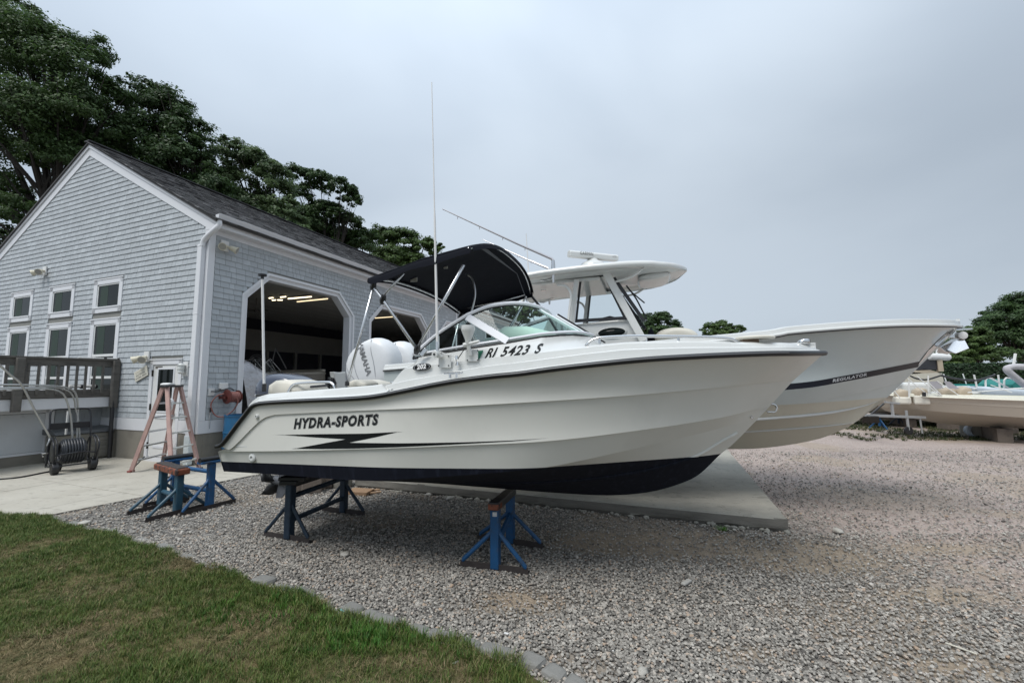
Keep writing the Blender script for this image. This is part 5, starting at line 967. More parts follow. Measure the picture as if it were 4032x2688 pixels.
H2M = hullmat('pale_blue_hull_paint', (.54, .59, .585), (.56, .535, .445), 1.30, .05, streak=False, rough=.16)
hb2 = skin([keel2, str2, chi2, kn2, st2, rub2], steps={1: .02, 2: .035, 3: .012}, flare={4: .16}); _s2 = sampler(hb2)
hull2 = hb2.build('hull', H2M, far, smooth=30, fix=False)
SURF2 = [keel2, chi2, kn2, st2, rub2]
def surf2(x, z, o=0):
    return _s2(x, z)
    c, d = st2.at(x), rub2.at(x); t_ = (x + 3) / 7.9; w_ = t_ ** 2 * math.sin(t_ * math.pi) * 1.6 * .28; zs = [q.at(x)[2] for q in SURF2[:-1]] + [(c[2] + d[2]) / 2, d[2]]; bs = [q.at(x)[1] for q in SURF2[:-1]] + [(c[1] + d[1]) / 2 - w_, d[1]]; return float(np.interp(z, zs, bs))
# stripe: black belt line with a lighter core
for sg in (-1, 1):
    P0, P1 = [], []
    for x_ in np.linspace(-2.9, 4.42, 90): c = st2.at(x_); P0.append((x_, sg * (surf2(x_, c[2] + .004) + .002), c[2] + .002)); P1.append((x_, sg * (surf2(x_, c[2] + .075) + .004), c[2] + .075))
    MB().grid([P0, P1], flip=sg > 0).build('belt_stripe', mat('navy_black_stripe', (.006, .007, .014), .35, spec=.3), hull2, smooth='all')
    rp = rub2.par(100); MB().tube([(p[0], sg * (p[1] + .008), p[2]) for p in rp], .022, 8).build('rub_rail', GEL, far, smooth='all'); MB().tube([(p[0], sg * (p[1] + .02), p[2] - .022) for p in rp], .008, 6).build('rub_rail_groove', BLACK, far, smooth='all')
    rr = [[(p[0], sg * max(p[1] - o_, 0), p[2] + h_) for p in rp] for o_, h_ in ((0, .01), (.015, .07), (.05, .085), (.24, .10), (.26, .07), (.27, -.04))]; MB().grid(rr, flip=sg > 0).build('gunwale', GEL, far, smooth=30)
for cv_, w_ in ((chi2, .022), (str2, .016)):
    for sg in (-1, 1):
        cp_ = cv_.par(70)[6:-2]; MB().tube([(p[0], sg * (_s2(p[0], p[2] + .002) if _s2(p[0], p[2] + .002) > 0 else p[1]), p[2]) for p in cp_], [w_ * min(1, (len(cp_) - i) / 10) for i in range(len(cp_))], 6).build('spray_rail', GEL, hull2, smooth='all')
x_ = 3.42; 
for s_, xx, zz, sz, lf in (('REGULATOR', 3.40, None, .05, .006),):
    me = textmesh(s_, sz, .25, .0015, 1.1, 1.5); c = st2.at(xx); onhull(me, mat('silver_vinyl', (.55, .56, .57), .3), (xx, 0, c[2] + .038), .17, lf, parent=hull2, surf=surf2)
me = textmesh('Y  X', .13, .1, .003, 1.); onhull(me, INK, (2.13, 0, 2.19), .05, .01, parent=hull2, surf=surf2)
MB().box((-2.9, -1.0, 1.5), (4.2, 1.0, 1.55)).v
ck = MB(); fl = [(x_, (rub2.at(x_)[1] - .27) * (1 if x_ < 1 else max(.1, 1 - (x_ - 1) * .32))) for x_ in np.linspace(-2.9, 3.4, 24)]; ck.add([(x_, -max(b, .02), 1.62 if x_ < 2 else 1.62 + (x_ - 2) * .1) for x_, b in fl] + [(x_, max(b, .02), 1.62 if x_ < 2 else 1.62 + (x_ - 2) * .22) for x_, b in fl], [(i, i + 1, 25 + i, 24 + i) for i in range(23)]); ck.build('cockpit_floor', GEL, far)
MB().box((-2.97, -1.22, 1.5), (-2.85, 1.22, 2.0)).build('transom_wall', GEL, far, bevel=.03)
# console
con = MB().prism([(-.10, -.52, 1.62), (-.10, -.52, 2.62), (.60, -.52, 2.68), (.80, -.52, 2.64), (.90, -.52, 2.50), (1.0, -.52, 1.62)], (0, 1.04, 0)).build('console', mat('off_white_gelcoat', (.66, .66, .64), .3, coat=.3, var=.03), far, bevel=.06)
q = F2.at(2408, 1309, .525); 
for r_, dy, m_ in ((1.0, 0, GEL), (.86, -.012, DARKWIN)): MB().lathe([(.02, 0), (1, 0), (.94, .014), (.02, .0145)], (0, 0, 0), 28, 'y').build('oval_port', m_, far, smooth=True).matrix_local = Matrix.Translation((q.x, -.525 + dy, q.z)) @ Matrix.Rotation(-.05, 4, 'Y') @ Matrix.Diagonal((.235 * r_, -1, .085 * r_, 1))
# hardtop: outline lofted, thicker in the middle
near_e = [(-1.16, 3.31), (-.9, 3.34), (-.64, 3.365), (-.15, 3.39), (.48, 3.41), (1.0, 3.42), (1.25, 3.42), (1.5, 3.44), (1.63, 3.47)]
def htw(x): return float(np.interp(x, [-1.2, -1.0, -.6, .3, .8, 1.1, 1.3, 1.45, 1.56, 1.63], [.88, .97, 1.0, .99, .93, .82, .66, .47, .25, .03]))
def htz(x): return float(np.interp(x, [p[0] for p in near_e], [p[1] for p in near_e]))
xs = list(np.linspace(-1.18, .9, 14)) + list(np.linspace(1.0, 1.63, 14)); top, bot = [], []
prof = [(1., 0), (1.0, -.03), (.98, -.05), (.93, -.055), (.90, -.035), (.7, -.035), (.66, -.055), (.3, -.055), (0, -.055)]; prt = [(1., 0), (.97, .03), (.9, .05), (.6, .085), (.3, .10), (0, .105)]
th = lambda x: float(np.interp(x, [-1.2, -.8, 1.0, 1.5, 1.63], [.6, 1, 1, .8, .35]))
for sg in (-1, 1): 
    b = MB() if sg < 0 else b
    b.grid([[(x, sg * htw(x) * k, htz(x) + h_ * th(x)) for k, h_ in prt] for x in xs], flip=sg > 0); b.grid([[(x, sg * htw(x) * k, htz(x) + h_ * th(x)) for k, h_ in prof] for x in xs], flip=sg < 0)
b.add([(-1.18, k * htw(-1.18) * s, htz(-1.18) + h_ * .6) for s, l_ in ((-1, prt), (1, prt[::-1][1:]), (1, prof[1:]), (-1, prof[::-1][1:-1])) for k, h_ in l_], [tuple(range(len(prt) * 2 - 1 + len(prof) * 2 - 3))]); b.build('hardtop', GEL, far, smooth=45)
MB().pillow([(.85, 3.30), (.9, 3.38), (1.36, 3.40), (1.42, 3.36), (1.3, 3.29), (1.0, 3.27)], 0, .40).build('headliner_pod', GEL, far, smooth='all', sub=1)
MB().box((-1.0, -.6, 3.275), (.35, .6, 3.33)).build('headliner_pod', GEL, far, bevel=.02)
for y_ in (-.35, .35): MB().lathe([(.045, 0), (.045, -.012), (.02, -.014)], (-.6, y_, 3.235), 14).build('spreader_light', CHROME, far)
LEG = mat('white_powder_coat', (.68, .68, .66), .35, var=.03)
for sg in (-1, 1):
    A = F2.at(2385, 1072, .62); B2 = F2.at(2535, 1345, .62); A = Vector((A.x, sg * .62, A.z)); B2 = Vector((B2.x, sg * .60, B2.z)); MB().beam(A, B2, .05, .11, up=(1, 0, .3)).build('hardtop_leg', LEG, far, bevel=.012)
    A = F2.at(2270, 1100, .66); B2 = F2.at(2247, 1300, .66); MB().beam((A.x, sg * .66, A.z), (B2.x, sg * .62, B2.z), .05, .075, up=(1, 0, 0)).build('hardtop_leg', LEG, far, bevel=.012)
    P = [F2.at(u, v, .8) for u, v in ((2190, 1118), (2222, 1122), (2240, 1140), (2246, 1165), (2240, 1220), (2232, 1300))]; MB().tube(smoothpts([(p.x, sg * .75, p.z) for p in P], 5), .02, 8).build('hardtop_brace', LEG, far, smooth='all')
    A = F2.at(2422, 1110, .6); B2 = F2.at(2535, 1057, .75); MB().tube(smoothpts([(A.x, sg * .6, A.z), ((A.x + B2.x) / 2 + .03, sg * .66, (A.z + B2.z) / 2 - .02), (B2.x, sg * .72, B2.z + .02)], 5), .018, 8).build('front_brace', LEG, far, smooth='all')
    # side window with black border
    W = [F2.at(u, v, .56) for u, v in ((2282, 1103), (2264, 1270), (2470, 1258), (2381, 1078), (2350, 1088))]; W = [Vector((p.x, sg * .56, p.z)) for p in W]; ce = sum(W, Vector()) / 5
    for i in range(5):
        a, c = W[i], W[(i + 1) % 5]; ins = lambda p, k: p.lerp(ce, k); wd = .13 if i in (1,) else .075
        MB().prism([a, c, c.lerp(ce, .12), a.lerp(ce, .12)], (0, sg * .012, 0)).build('window_border', BLKP, far)
    MB().add([p.lerp(ce, .1) for p in W], [(0, 1, 2, 3, 4)]).build('side_window', CLEAR, far)
MB().beam((.55, -.55, 3.30), (.97, -.52, 2.62), .03, .05).beam((.55, .55, 3.30), (.97, .52, 2.62), .03, .05).build('windscreen_frame', BLKP, far); MB().add([(.56, -.53, 3.3), (.56, .53, 3.3), (.97, .5, 2.62), (.97, -.5, 2.62)], [(0, 1, 2, 3)]).build('windscreen', CLEAR, far)
MB().tube(smoothpts([(.72, -.3, 3.22), (.85, -.32, 3.02), (.93, -.3, 2.85), (1.0, -.25, 2.7)], 5), .012, 6).tube([(.8, -.35, 3.1), (.98, -.2, 2.95)], .012, 6).build('wiper', BLKP, far)
for sg in (-1, 1): MB().prism([(-.25, sg * .45, 1.62), (-.6, sg * .45, 1.62), (-.62, sg * .45, 2.5), (-.5, sg * .45, 2.78), (-.38, sg * .45, 2.75), (-.35, sg * .45, 2.4)], (0, -sg * .38, 0)).build('helm_seat', GEL, far, bevel=.05)
MB().pillow([(.25, 2.66), (.3, 2.74), (.45, 2.77), (.62, 2.72), (.66, 2.67)], -.1, .2).build('helm_binnacle', mat('dark_dash', (.03, .03, .035), .5), far, smooth='all')
MB().pillow([(x_, z_) for x_, z_ in ((1.06, 2.28), (1.1, 2.44), (1.2, 2.52), (1.45, 2.55), (1.68, 2.50), (1.76, 2.38), (1.78, 2.28))], 0, .45).build('bow_lounger', CUSH, far, smooth='all', sub=2); MB().box((1.06, -.42, 1.62), (1.75, .42, 2.32)).build('bow_lounger_base', GEL, far, bevel=.04)
MB().pillow([(1.0, 2.35), (1.02, 2.5), (1.07, 2.56), (1.1, 2.5), (1.12, 2.35)], -.1, .2).build('folded_navy_cover', NAVY, far, smooth='all')
# radar, outriggers, antenna, rocket launchers
MB().lathe([(.24, 0), (.23, .17), (.19, .23), (.11, .27), (.08, .31)], (.17, 0, 3.47), 24).build('radar_pedestal', GEL, far, smooth=True)
rd = Matrix.Translation((.14, 0, 3.79)) @ Matrix.Rotation(math.radians(-62), 4, 'Z'); rp_ = MB().prism([(-.62, -.06, -.055), (-.62, .05, -.055), (-.62, .07, -.01), (-.62, .05, .055), (-.62, -.03, .055), (-.62, -.065, .02)], (1.24, 0, 0)).build('radar_array', GEL, far, bevel=.012); 
A = F2.at(2240, 985, .28); B2 = F2.at(2428, 1030, -.25); d_ = (B2 - A); an = math.atan2(d_.y, d_.x); mid = (A + B2) / 2; rd = Matrix.Translation((mid.x, mid.y, mid.z)) @ Matrix.Rotation(an, 4, 'Z') @ Matrix.Diagonal((d_.length / 1.24, 1, 1, 1)) ; rp_.matrix_local = rd
for s_, x_, sz, m_ in (('GARMIN', -.22, .08, INK), ('xHD', .5, .05, GREY)):
    o = placetext(textmesh(s_, sz, 0, 0, 1.15), m_, far, (x_, -.0705, .005), (1, 0, 0), (0, 0, 1), .004); o.parent = rp_
OR = mat('outrigger_alloy', (.52, .50, .51), .3, .7, var=.05)
oa, ob, oc = F2.at(2178, 1070, .9), F2.at(2178, 1025, .9), F2.at(2172, 1018, .9)
for sg, far_px in ((-1, (1742, 823)), (1, (1900, 943))):
    if sg < 0: base = Vector((ob.x, -.9, ob.z)); tip = F2.at(1742, 823, 1.35)
    else: base = F2.at(2162, 1061, -.86); tip = F2.at(1900, 943, -1.25)
    MB().tube([Vector((base.x, base.y, htz(-.3) + .02)), base], [.035, .025], 10).build('outrigger_base', CHROME, far, smooth=True); MB().tube([base, base + Vector((-.03, 0, .03)), base.lerp(tip, .3), tip], [.022, .022, .016, .007], 8).build('outrigger_pole', OR, far, smooth=True)
    for k in (.25, .45, .66, .86): MB().tube([base.lerp(tip, k) + Vector((0, 0, -.05)), base.lerp(tip, k)], .006, 5).build('line_guide', OR, far)
    MB().tube([Vector((base.x, sg * -.9 if 0 else base.y, htz(-.3) - .04)), Vector((base.x, base.y, htz(-.3) - .17))], [.03, .015], 10).tube([(base.x, base.y, htz(-.3) - .08), (base.x - .12, base.y, htz(-.3) - .12), (base.x - .2, base.y, htz(-.3) - .11)], .016, 8).build('outrigger_crank', CHROME, far, smooth=True)
A, B2 = F2.at(2072, 920, .6), F2.at(2081, 1075, .6); MB().tube([B2, A], [.011, .006], 6).build('vhf_antenna', AW, far)
for k in range(5): MB().tube([(-1.28, -.55 + k * .27, 3.08), (-1.18, -.55 + k * .27, 3.36)], .028, 10).build('rod_holder', LEG, far)
MB().tube([(-1.05, -.75, 3.26), (-1.25, -.7, 3.2), (-1.25, .7, 3.2), (-1.05, .75, 3.26)], .016, 8).build('rod_holder_rail', LEG, far)
# anchor at the stem
an_ = thing('anchor', 'polished plough anchor hanging at the bow of the large boat', 'anchor', (F2.P[0], F2.P[1], 0), -math.radians(18)); AP = lambda u, v, b=0: F2.at(u, v, b)
Bt = [AP(3745, 1335), AP(3790, 1330), AP(3796, 1372), AP(3745, 1392), AP(3706, 1385), AP(3698, 1366)]
for sg in (-1, 1): MB().add([p + Vector((0, sg * (.015 + .075 * (i in (2, 3, 4))), 0)) for i, p in enumerate(Bt)], [(0, 1, 2, 3, 4, 5)]).build('fluke', CHROME, an_).modifiers.new('t', 'SOLIDIFY').thickness = .012
MB().beam(AP(3720, 1322), AP(3785, 1325), .02, .05).build('shank', CHROME, an_, bevel=.004); MB().lathe([(.03, -.05), (.05, -.045), (.04, 0), (.05, .045), (.03, .05)], tuple(AP(3783, 1321)), 14, 'y').build('bow_roller', WHITE, an_, smooth=True)
cp = [rub2.at(x_) for x_ in (4.55, 4.7, 4.85)]; MB().beam((4.6, 0, 2.38), (5.0, 0, 2.39), .1, .02).build('anchor_platform', CHROME, far)
sc_ = MB(); sh_ = [(4.40, 1.93), (4.56, 2.10), (4.74, 2.28), (4.78, 2.38), (4.62, 2.33), (4.48, 2.12)]
for sg in (-1, 1): MB().add([(x_, sg * (surf2(x_, z_) + .006), z_) for x_, z_ in sh_], [tuple(range(6))]).build('stem_scuff_plate', CHROME, far)
# twin white engines
WC = mat('white_cowling_cover', (.66, .67, .68), .42, coat=.2, var=.04, vscale=4, bump=.006, bscale=5)
CW = [(-4.28, 1.75), (-4.36, 1.9), (-4.34, 2.15), (-4.27, 2.28), (-4.13, 2.41), (-3.92, 2.52), (-3.75, 2.565), (-3.6, 2.54), (-3.42, 2.42), (-3.31, 2.22), (-3.30, 1.95), (-3.36, 1.7), (-3.5, 1.52), (-3.9, 1.45), (-4.15, 1.55)]
for k, (y_, lab) in enumerate(((-.36, 'larger looking white outboard cowling nearer the camera, with grey lettering'), (.36, 'white outboard cowling half hidden behind the other white engine'))):
    xoff = 0 if k == 0 else 0.03
    loc_ = Vector((F2.P[0], F2.P[1], 0)) + Vector((F2.n[0], F2.n[1], 0)) * y_ + Vector((F2.d[0], F2.d[1], 0)) * xoff
    e_, co_ = outboard('outboard_engine', F2, loc_, -math.radians(18), CW, .27, WHITE, WC, lab, group='white engines on the large boat', prop=True)
    MB().cbox((-3.2, 0, 1.45), (.5, .3, .3)).build('engine_bracket', WHITE, e_, bevel=.03)
    o = placetext(textmesh('YAMAHA', .155, 0, .004, 1.0, 1.0), mat('engine_ink', (.17, .175, .18), .5), e_, (-3.86, -.272, 2.16), (.36, 0, -.93), (.93, 0, .36), .004)
    for ln in ([(-3.92, 2.42), (-4.04, 2.28), (-4.08, 2.1), (-4.0, 1.85), (-3.85, 1.62)], [(-3.75, 2.5), (-3.72, 2.3), (-3.66, 2.1), (-3.62, 1.9), (-3.6, 1.6)], [(-4.3, 2.1), (-4.22, 1.95), (-4.08, 1.8), (-3.95, 1.6)]):
        yy = lambda x, z: -outboard.surf(x, z) + .004
        MB().tube(smoothpts([(x_, yy(x_, z_), z_) for x_, z_ in ln], 5), .0085, 5).build('cowl_crease', mat('seam_and_fold_shade', (.30, .31, .33), .5), e_, smooth='all')  # grey lines paint the shade along the cover's folds, and its seam
# ================================================================ BOAT STANDS
def vtop(base, u, v):                              # height of a plumb post through base seen at (u, v)
    r = ray(u, v); d = np.array([base.x, base.y]); k = (r[0] * d[0] + r[1] * d[1]) / (r[0] ** 2 + r[1] ** 2); return EYE + r[2] * k
def stand(name, label, fr, tops, m, plate, bars, cap, group='steel boat stands', cap_mat=None, diag=False, pw=.085, padlen=.16):
    """fr: two frames, each (left plate end, right plate end, post foot) on the ground; bars: heights of the linking tubes"""
    o0 = (fr[0][2] + fr[1][2]) / 2; t_ = thing(name, label, 'boat stand', (o0.x, o0.y, 0), 0, group); q = lambda p: Vector((p.x - o0.x, p.y - o0.y, p.z)); T = []
    for (L_, R_, C_), zt in zip(fr, tops):
        l, r, c = q(L_), q(R_), q(C_); d = (r - l).normalized(); n_ = Vector((-d.y, d.x, 0)); T.append((c, zt, d))
        b = MB().beam(l + Vector((0, 0, .03)), r + Vector((0, 0, .03)), .006, .06).beam(l + Vector((0, 0, .008)) + n_ * .03, r + Vector((0, 0, .008)) + n_ * .03, .065, .008); b.build('base_angle', plate, t_, bevel=.002)
        MB().beam(c + Vector((0, 0, .01)), c + Vector((0, 0, zt)), pw, pw, up=d).build('post', m, t_, bevel=.012)
        for e_ in (l, r): MB().tube([e_.lerp(c, .07) + Vector((0, 0, .05)), e_.lerp(c, .10) + Vector((0, 0, .07)), c.lerp(e_, .12) + Vector((0, 0, zt * .60)), c.lerp(e_, .08) + Vector((0, 0, zt * .66))], [.012, .021, .021, .016], 8).build('brace', m, t_, smooth=True)
    for z in bars: MB().tube([T[0][0] + Vector((0, 0, z)), T[1][0] + Vector((0, 0, z))], .03, 10).build('cross_tube', m, t_, smooth=True)
    if diag: MB().beam(T[0][0] + Vector((0, 0, tops[0] * .35)), T[1][0] + Vector((0, 0, tops[1] * .62)), .025, .07).build('diagonal_plate', m, t_)
    a, b_ = T[0][0] + Vector((0, 0, T[0][1])), T[1][0] + Vector((0, 0, T[1][1])); ax_ = (b_ - a).normalized()
    if cap == 'beam': MB().beam(a - ax_ * .08 + Vector((0, 0, .035)), b_ + ax_ * .08 + Vector((0, 0, .035)), .10, .075).build('bunk_beam', BLKP, t_, bevel=.008); MB().beam(a - ax_ * .083 + Vector((0, 0, .03)), a + ax_ * .06 + Vector((0, 0, .03)), .104, .055).build('bunk_end', cap_mat, t_, bevel=.008)
    if cap == 'block': MB().beam(a - ax_ * .12 + Vector((0, 0, .05)), b_ + ax_ * .12 + Vector((0, 0, .05)), .17, .085).build('worn_pad', cap_mat, t_, bevel=.02); MB().beam(a - ax_ * .10 + Vector((0, 0, .095)), b_ + ax_ * .1 + Vector((0, 0, .095)), .12, .025).build('pad_remnant', RUST, t_, bevel=.01)
    if cap == 'pads':
        for c, zt, d in T: MB().beam(c - d * padlen + Vector((0, 0, zt + .02)), c + d * (padlen + .03) + Vector((0, 0, zt + .02)), .12, .03).build('pad_plate', m, t_, bevel=.004); MB().tube([c - d * padlen + Vector((0, 0, zt + .055)), c + d * (padlen + .05) + Vector((0, 0, zt + .055))], .04, 10).build('pad_roller', BLACK, t_, smooth=True)
    return t_
G_ = gnd
ORANGE = mat('orange_worn_paint', (.19, .052, .022), .6, var=.2, vscale=9, dirt=(.03, .02, .018), dscale=16, thresh=(.5, .6), bump=.002, bscale=60)
f1, f2 = (G_(1812, 2228), G_(2080, 2262), G_(1951, 2240)), (G_(1880, 2122), G_(2138, 2160), G_(2010, 2138))
stand('boat_stand', 'bright blue boat stand with orange ended beam under the near boat forefoot', (f1, f2), (vtop(f1[2], 1946, 2002), vtop(f2[2], 2018, 1950)), BLUE, RUST, (), 'beam', cap_mat=ORANGE, diag=True)
st2_ = [c for c in bpy.data.objects if c.name == 'boat_stand'][0]; MB().cbox((f1[2].x - st2_.location.x, f1[2].y - st2_.location.y - .047, .51), (.05, .003, .04)).build('maker_label', mat('label_print', (.5, .5, .5), .5, var=.5, vscale=120), st2_)
f1, f2 = (G_(1038, 2111), G_(1217, 2138), G_(1137, 2122)), (G_(1268, 2010), G_(1437, 2029), G_(1352, 2018))
s1_ = stand('boat_stand', 'dark steel boat stand with two long cross tubes under the near boat stern', (f1, f2), (.60, .60), DKBLUE, RUST, (.46, .20), '')
for c in (f1[2], f2[2]): MB().cbox((c.x - s1_.location.x, c.y - s1_.location.y, .625), (.2, .15, .045)).cbox((c.x - s1_.location.x + .03, c.y - s1_.location.y, .665), (.3, .12, .04)).build('black_pad', BLACK, s1_, bevel=.008)
MB().beam((f1[2].x - s1_.location.x, f1[2].y - s1_.location.y, .60), (f2[2].x - s1_.location.x, f2[2].y - s1_.location.y, .60), .09, .07).build('bunk_beam', BLKP, s1_, bevel=.006)
f1, f2 = (G_(708, 2034), G_(928, 1977), G_(823, 2001)), (G_(562, 1998), G_(752, 1958), G_(682, 1972))
stand('boat_stand', 'blue unloaded boat stand with black roller pads nearest the near boat stern', (f1, f2), (vtop(f1[2], 832, 1822), vtop(f2[2], 689, 1815)), BLUE, RUST, (.5, .24), 'pads')
f1, f2 = (G_(571, 2057), G_(812, 1996), G_(697, 2021)), (G_(500, 2030), G_(745, 1972), G_(634, 1995))
stand('boat_stand', 'worn blue grey boat stand with rusty orange top pad beside the patio edge', (f1, f2), (vtop(f1[2], 708, 1868), vtop(f2[2], 640, 1850)), mat('grey_blue_worn_steel', (.018, .07, .11), .5, var=.25, vscale=8, dirt=(.06, .08, .085), dscale=8, bump=.001, bscale=80), RUST, (.22,), 'block', cap_mat=ORANGE)
# supports for the large boat
for k, (x_, y_) in enumerate(((-2.2, 0), (-1., 0), (.4, 0))):
    t_ = thing('block_stack', 'stack of timber blocks under the large boat keel, ' + ['aft', 'middle', 'forward'][k], 'blocking', (F2.P[0], F2.P[1], 0), -math.radians(18)); 
    for j in range(4): MB().box((x_ - .18, -.22, PADZ + j * .135), (x_ + .18, .22, PADZ + j * .135 + .133)).build('block', mat('dark_timber', (.08, .06, .045), .85, var=.2), t_, bevel=.006)
BRK = mat('brown_grey_block', (.14, .115, .095), .9, var=.25, vscale=5, bump=.004, bscale=30, dirt=(.06, .05, .045), dscale=4)
for k, (u, v, sx_, sy_, h_, rz, lab) in enumerate(((1168, 1936, .14, .2, .26, .3, 'narrow brown grey block leaning left of the wider block under the hull'), (1218, 1944, .30, .22, .27, .25, 'wide brown grey concrete block beneath the near boat stern'), (1272, 1925, .22, .22, .24, .25, 'dark streaked block right of the wide brown block beneath the hull'), (1222, 1900, .3, .16, .36, .1, 'pale block standing behind the wide brown block'))):
    g = gnd(u, v); o = MB().cbox((0, 0, h_ / 2), (sx_, sy_, h_)).build('concrete_block', BRK, bevel=.02, sub=0); o.location = (g.x, g.y + sy_ / 2, 0); o.rotation_euler = (0, .03 * k, rz); props(o, lab, 'block', 'blocks beneath the near boat stern')
g = gnd(1335, 1925); o = MB().lathe([(.14, 0), (.15, .02), (.15, .3), (.13, .31)], (0, 0, 0), 20).build('concrete_pier', CONC, smooth=True); o.location = g + Vector((0, .15, 0)); props(o, 'round grey concrete pier near the pad end under the hull', 'pier')
g = gnd(1414, 1945); o = MB().cbox((0, 0, .03), (.36, .22, .045)).build('plywood_offcut', mat('plywood', (.27, .17, .10), .8, var=.12, vscale=6, stretch=(1, 6, 1))); o.location = g + Vector((0, .05, 0)); o.rotation_euler = (.04, 0, -.25); props(o, 'orange brown board lying at the pad edge', 'board')
for k, (a, b_) in enumerate((((1450, 1930), (1495, 1926)), ((1458, 1940), (1500, 1935)))): o = MB().beam(gnd(*a, .02), gnd(*b_, .02), .035, .02).build('wood_stick', mat('bare_wood', (.42, .28, .18), .8, var=.15)); props(o, ['upper', 'lower'][k] + ' of two pale wood sticks beside the board at the pad edge', 'stick')

# ================================================================ STEP LADDER
A1, A2, B1_, B2_ = gnd(515, 1858, .015), gnd(640, 1823, .015), gnd(676, 1880, .015), gnd(785, 1847, .015); cen = (A1 + A2 + B1_ + B2_) / 4; hz = vtop(cen, 685, 1522)
ld = thing('step_ladder', 'faded pink fibreglass step ladder with aluminium steps and a white rag on top', 'ladder', (cen.x, cen.y, 0)); PK = mat('faded_red_fibreglass', (.38, .25, .225), .6, var=.08, vscale=6, dirt=(.5, .33, .28), dscale=5); PKD = mat('red_fibreglass_inside', (.22, .06, .05), .6, var=.1)
wd = (A2 - A1 + B2_ - B1_) / 2; dw = wd.normalized(); dp_ = ((B1_ - A1) + (B2_ - A2)) / 2; dd = dp_.normalized(); o_ = lambda p: p - Vector((cen.x, cen.y, 0))
TA1, TA2 = Vector((0, 0, hz)) - dw * .20 - dd * .06, Vector((0, 0, hz)) + dw * .20 - dd * .06; TB1, TB2 = Vector((0, 0, hz)) - dw * .19 + dd * .07, Vector((0, 0, hz)) + dw * .19 + dd * .07
def crail(a, b, nm, m_, s_=1):
    d = (b - a).normalized(); MB().beam(a, b, .085, .012, up=dw).build(nm, m_, ld); MB().beam(a + dd * .04 + dw * .014 * s_, b + dd * .04 + dw * .014 * s_, .008, .032, up=dw).beam(a - dd * .04 + dw * .014 * s_, b - dd * .04 + dw * .014 * s_, .008, .032, up=dw).build(nm + '_flange', m_, ld)
a1, a2, b1, b2 = o_(A1), o_(A2), o_(B1_), o_(B2_)
for p, q_, s_ in ((a1, TA1, 1), (a2, TA2, -1), (b1, TB1, 1), (b2, TB2, -1)): crail(p, q_, 'side_rail', PK, s_)
for k in range(5):
    f_ = .13 + .168 * k; l, r = a1.lerp(TA1, f_), a2.lerp(TA2, f_); MB().beam(l, r, .085, .03).build('step', ALU, ld, bevel=.003)
    l, r = b1.lerp(TB1, f_), b2.lerp(TB2, f_); MB().beam(l, r, .05, .03).build('step', mat('pale_aluminium', (.62, .62, .58), .45, .3, var=.05), ld, bevel=.003)
for p, q_, r_ in ((a1, TA1, 1), (b2, TB2, -1)): MB().beam(p.lerp(q_, .03), p.lerp(q_, .16) + dw * .22 * r_, .03, .008).build('corner_brace', BLKP, ld)
for p in (a1, a2, b1, b2): MB().cbox(p + Vector((0, 0, .02)), (.07, .11, .035)).build('foot', BLKP if p is not a1 else PKD, ld, bevel=.006)
MB().cbox((0, 0, hz + .02), (.001, .001, .001)).v; R_ = Matrix((dw, dd, Vector((0, 0, 1)))).transposed(); MB().cbox((0, 0, hz + .012), (.50, .24, .045), R_).build('top_cap', BLKP, ld, bevel=.008)
rg = MB().pillow([(-.11, 0), (-.1, .03), (-.03, .045), (.03, .035), (.1, .03), (.12, .0)], 0, .09).build('rag', mat('white_cloth2', (.7, .7, .69), .9, bump=.01, bscale=20), smooth='all'); rg.location = Vector((cen.x, cen.y, hz + .034)) - dw * .12; rg.rotation_euler = (0, 0, math.atan2(dw.y, dw.x)); props(rg, 'crumpled white rag lying on the top cap of the step ladder', 'rag')
rg = MB().pillow([(-.04, 0), (-.05, .05), (-.02, .10), (.02, .11), (.05, .06), (.03, -.10), (.0, -.16), (-.03, -.06)], 0, .03).build('rag', mat('white_cloth2'), smooth='all'); rg.location = Vector((cen.x, cen.y, 0)) + b1.lerp(TB1, .80) + dw * .07; props(rg, 'white rag hanging from an upper ladder rung', 'rag')
# ================================================================ HOSE REEL CART
w0, w1 = gnd(212, 1872), gnd(362, 1852); cx0 = (w0 + w1) / 2; ang = math.atan2((w1 - w0).y, (w1 - w0).x); wl = (w1 - w0).length / 2
ct = thing('hose_reel_cart', 'black wheeled hose reel cart wound with black hose in front of the storage box', 'hose cart', (cx0.x, cx0.y, .015), ang); BM = mat('black_painted_tube', (.015, .016, .02), .35, var=.1); hb_ = mat('black_hose', (.025, .028, .034), .4, var=.1)
for sx_ in (-1, 1):
    MB().tube([(sx_ * wl - .05, 0, .11), (sx_ * wl + .05, 0, .11)], .11, 16).build('wheel', BLACK, ct, bevel=.015); MB().tube([(sx_ * wl - .05 + .12, .42, .11), (sx_ * wl + .05 + .12, .42, .11)], .11, 16).build('wheel', BLACK, ct, bevel=.015)
    x_ = sx_ * .30; MB().tube(smoothpts([(x_, .42, .1), (x_, .40, .5), (x_ * .98, .44, .9), (x_ * .96, .50, 1.12), (x_ * .8, .52, 1.2), (0, .52, 1.21)], 6), .016, 8).build('handle_tube', BM, ct, smooth='all'); MB().tube(smoothpts([(x_, .42, .12), (x_, .2, .13), (x_, .02, .16), (x_, -.06, .3), (x_ * 1.05, -.1, .5), (x_ * 1.05, 0, .62), (x_, .2, .68), (x_, .42, .66)], 6), .016, 8).build('frame_tube', BM, ct, smooth='all')
MB().box((-.29, .44, .82), (.29, .47, .94)).build('handle_panel', BM, ct, bevel=.004); MB().tube([(-.3, -.08, .36), (0, -.14, .4), (.3, -.08, .36)], .014, 8).tube([(-.31, 0, .15), (.31, 0, .15)], .014, 8).build('cross_bar', BM, ct)
hh = MB()
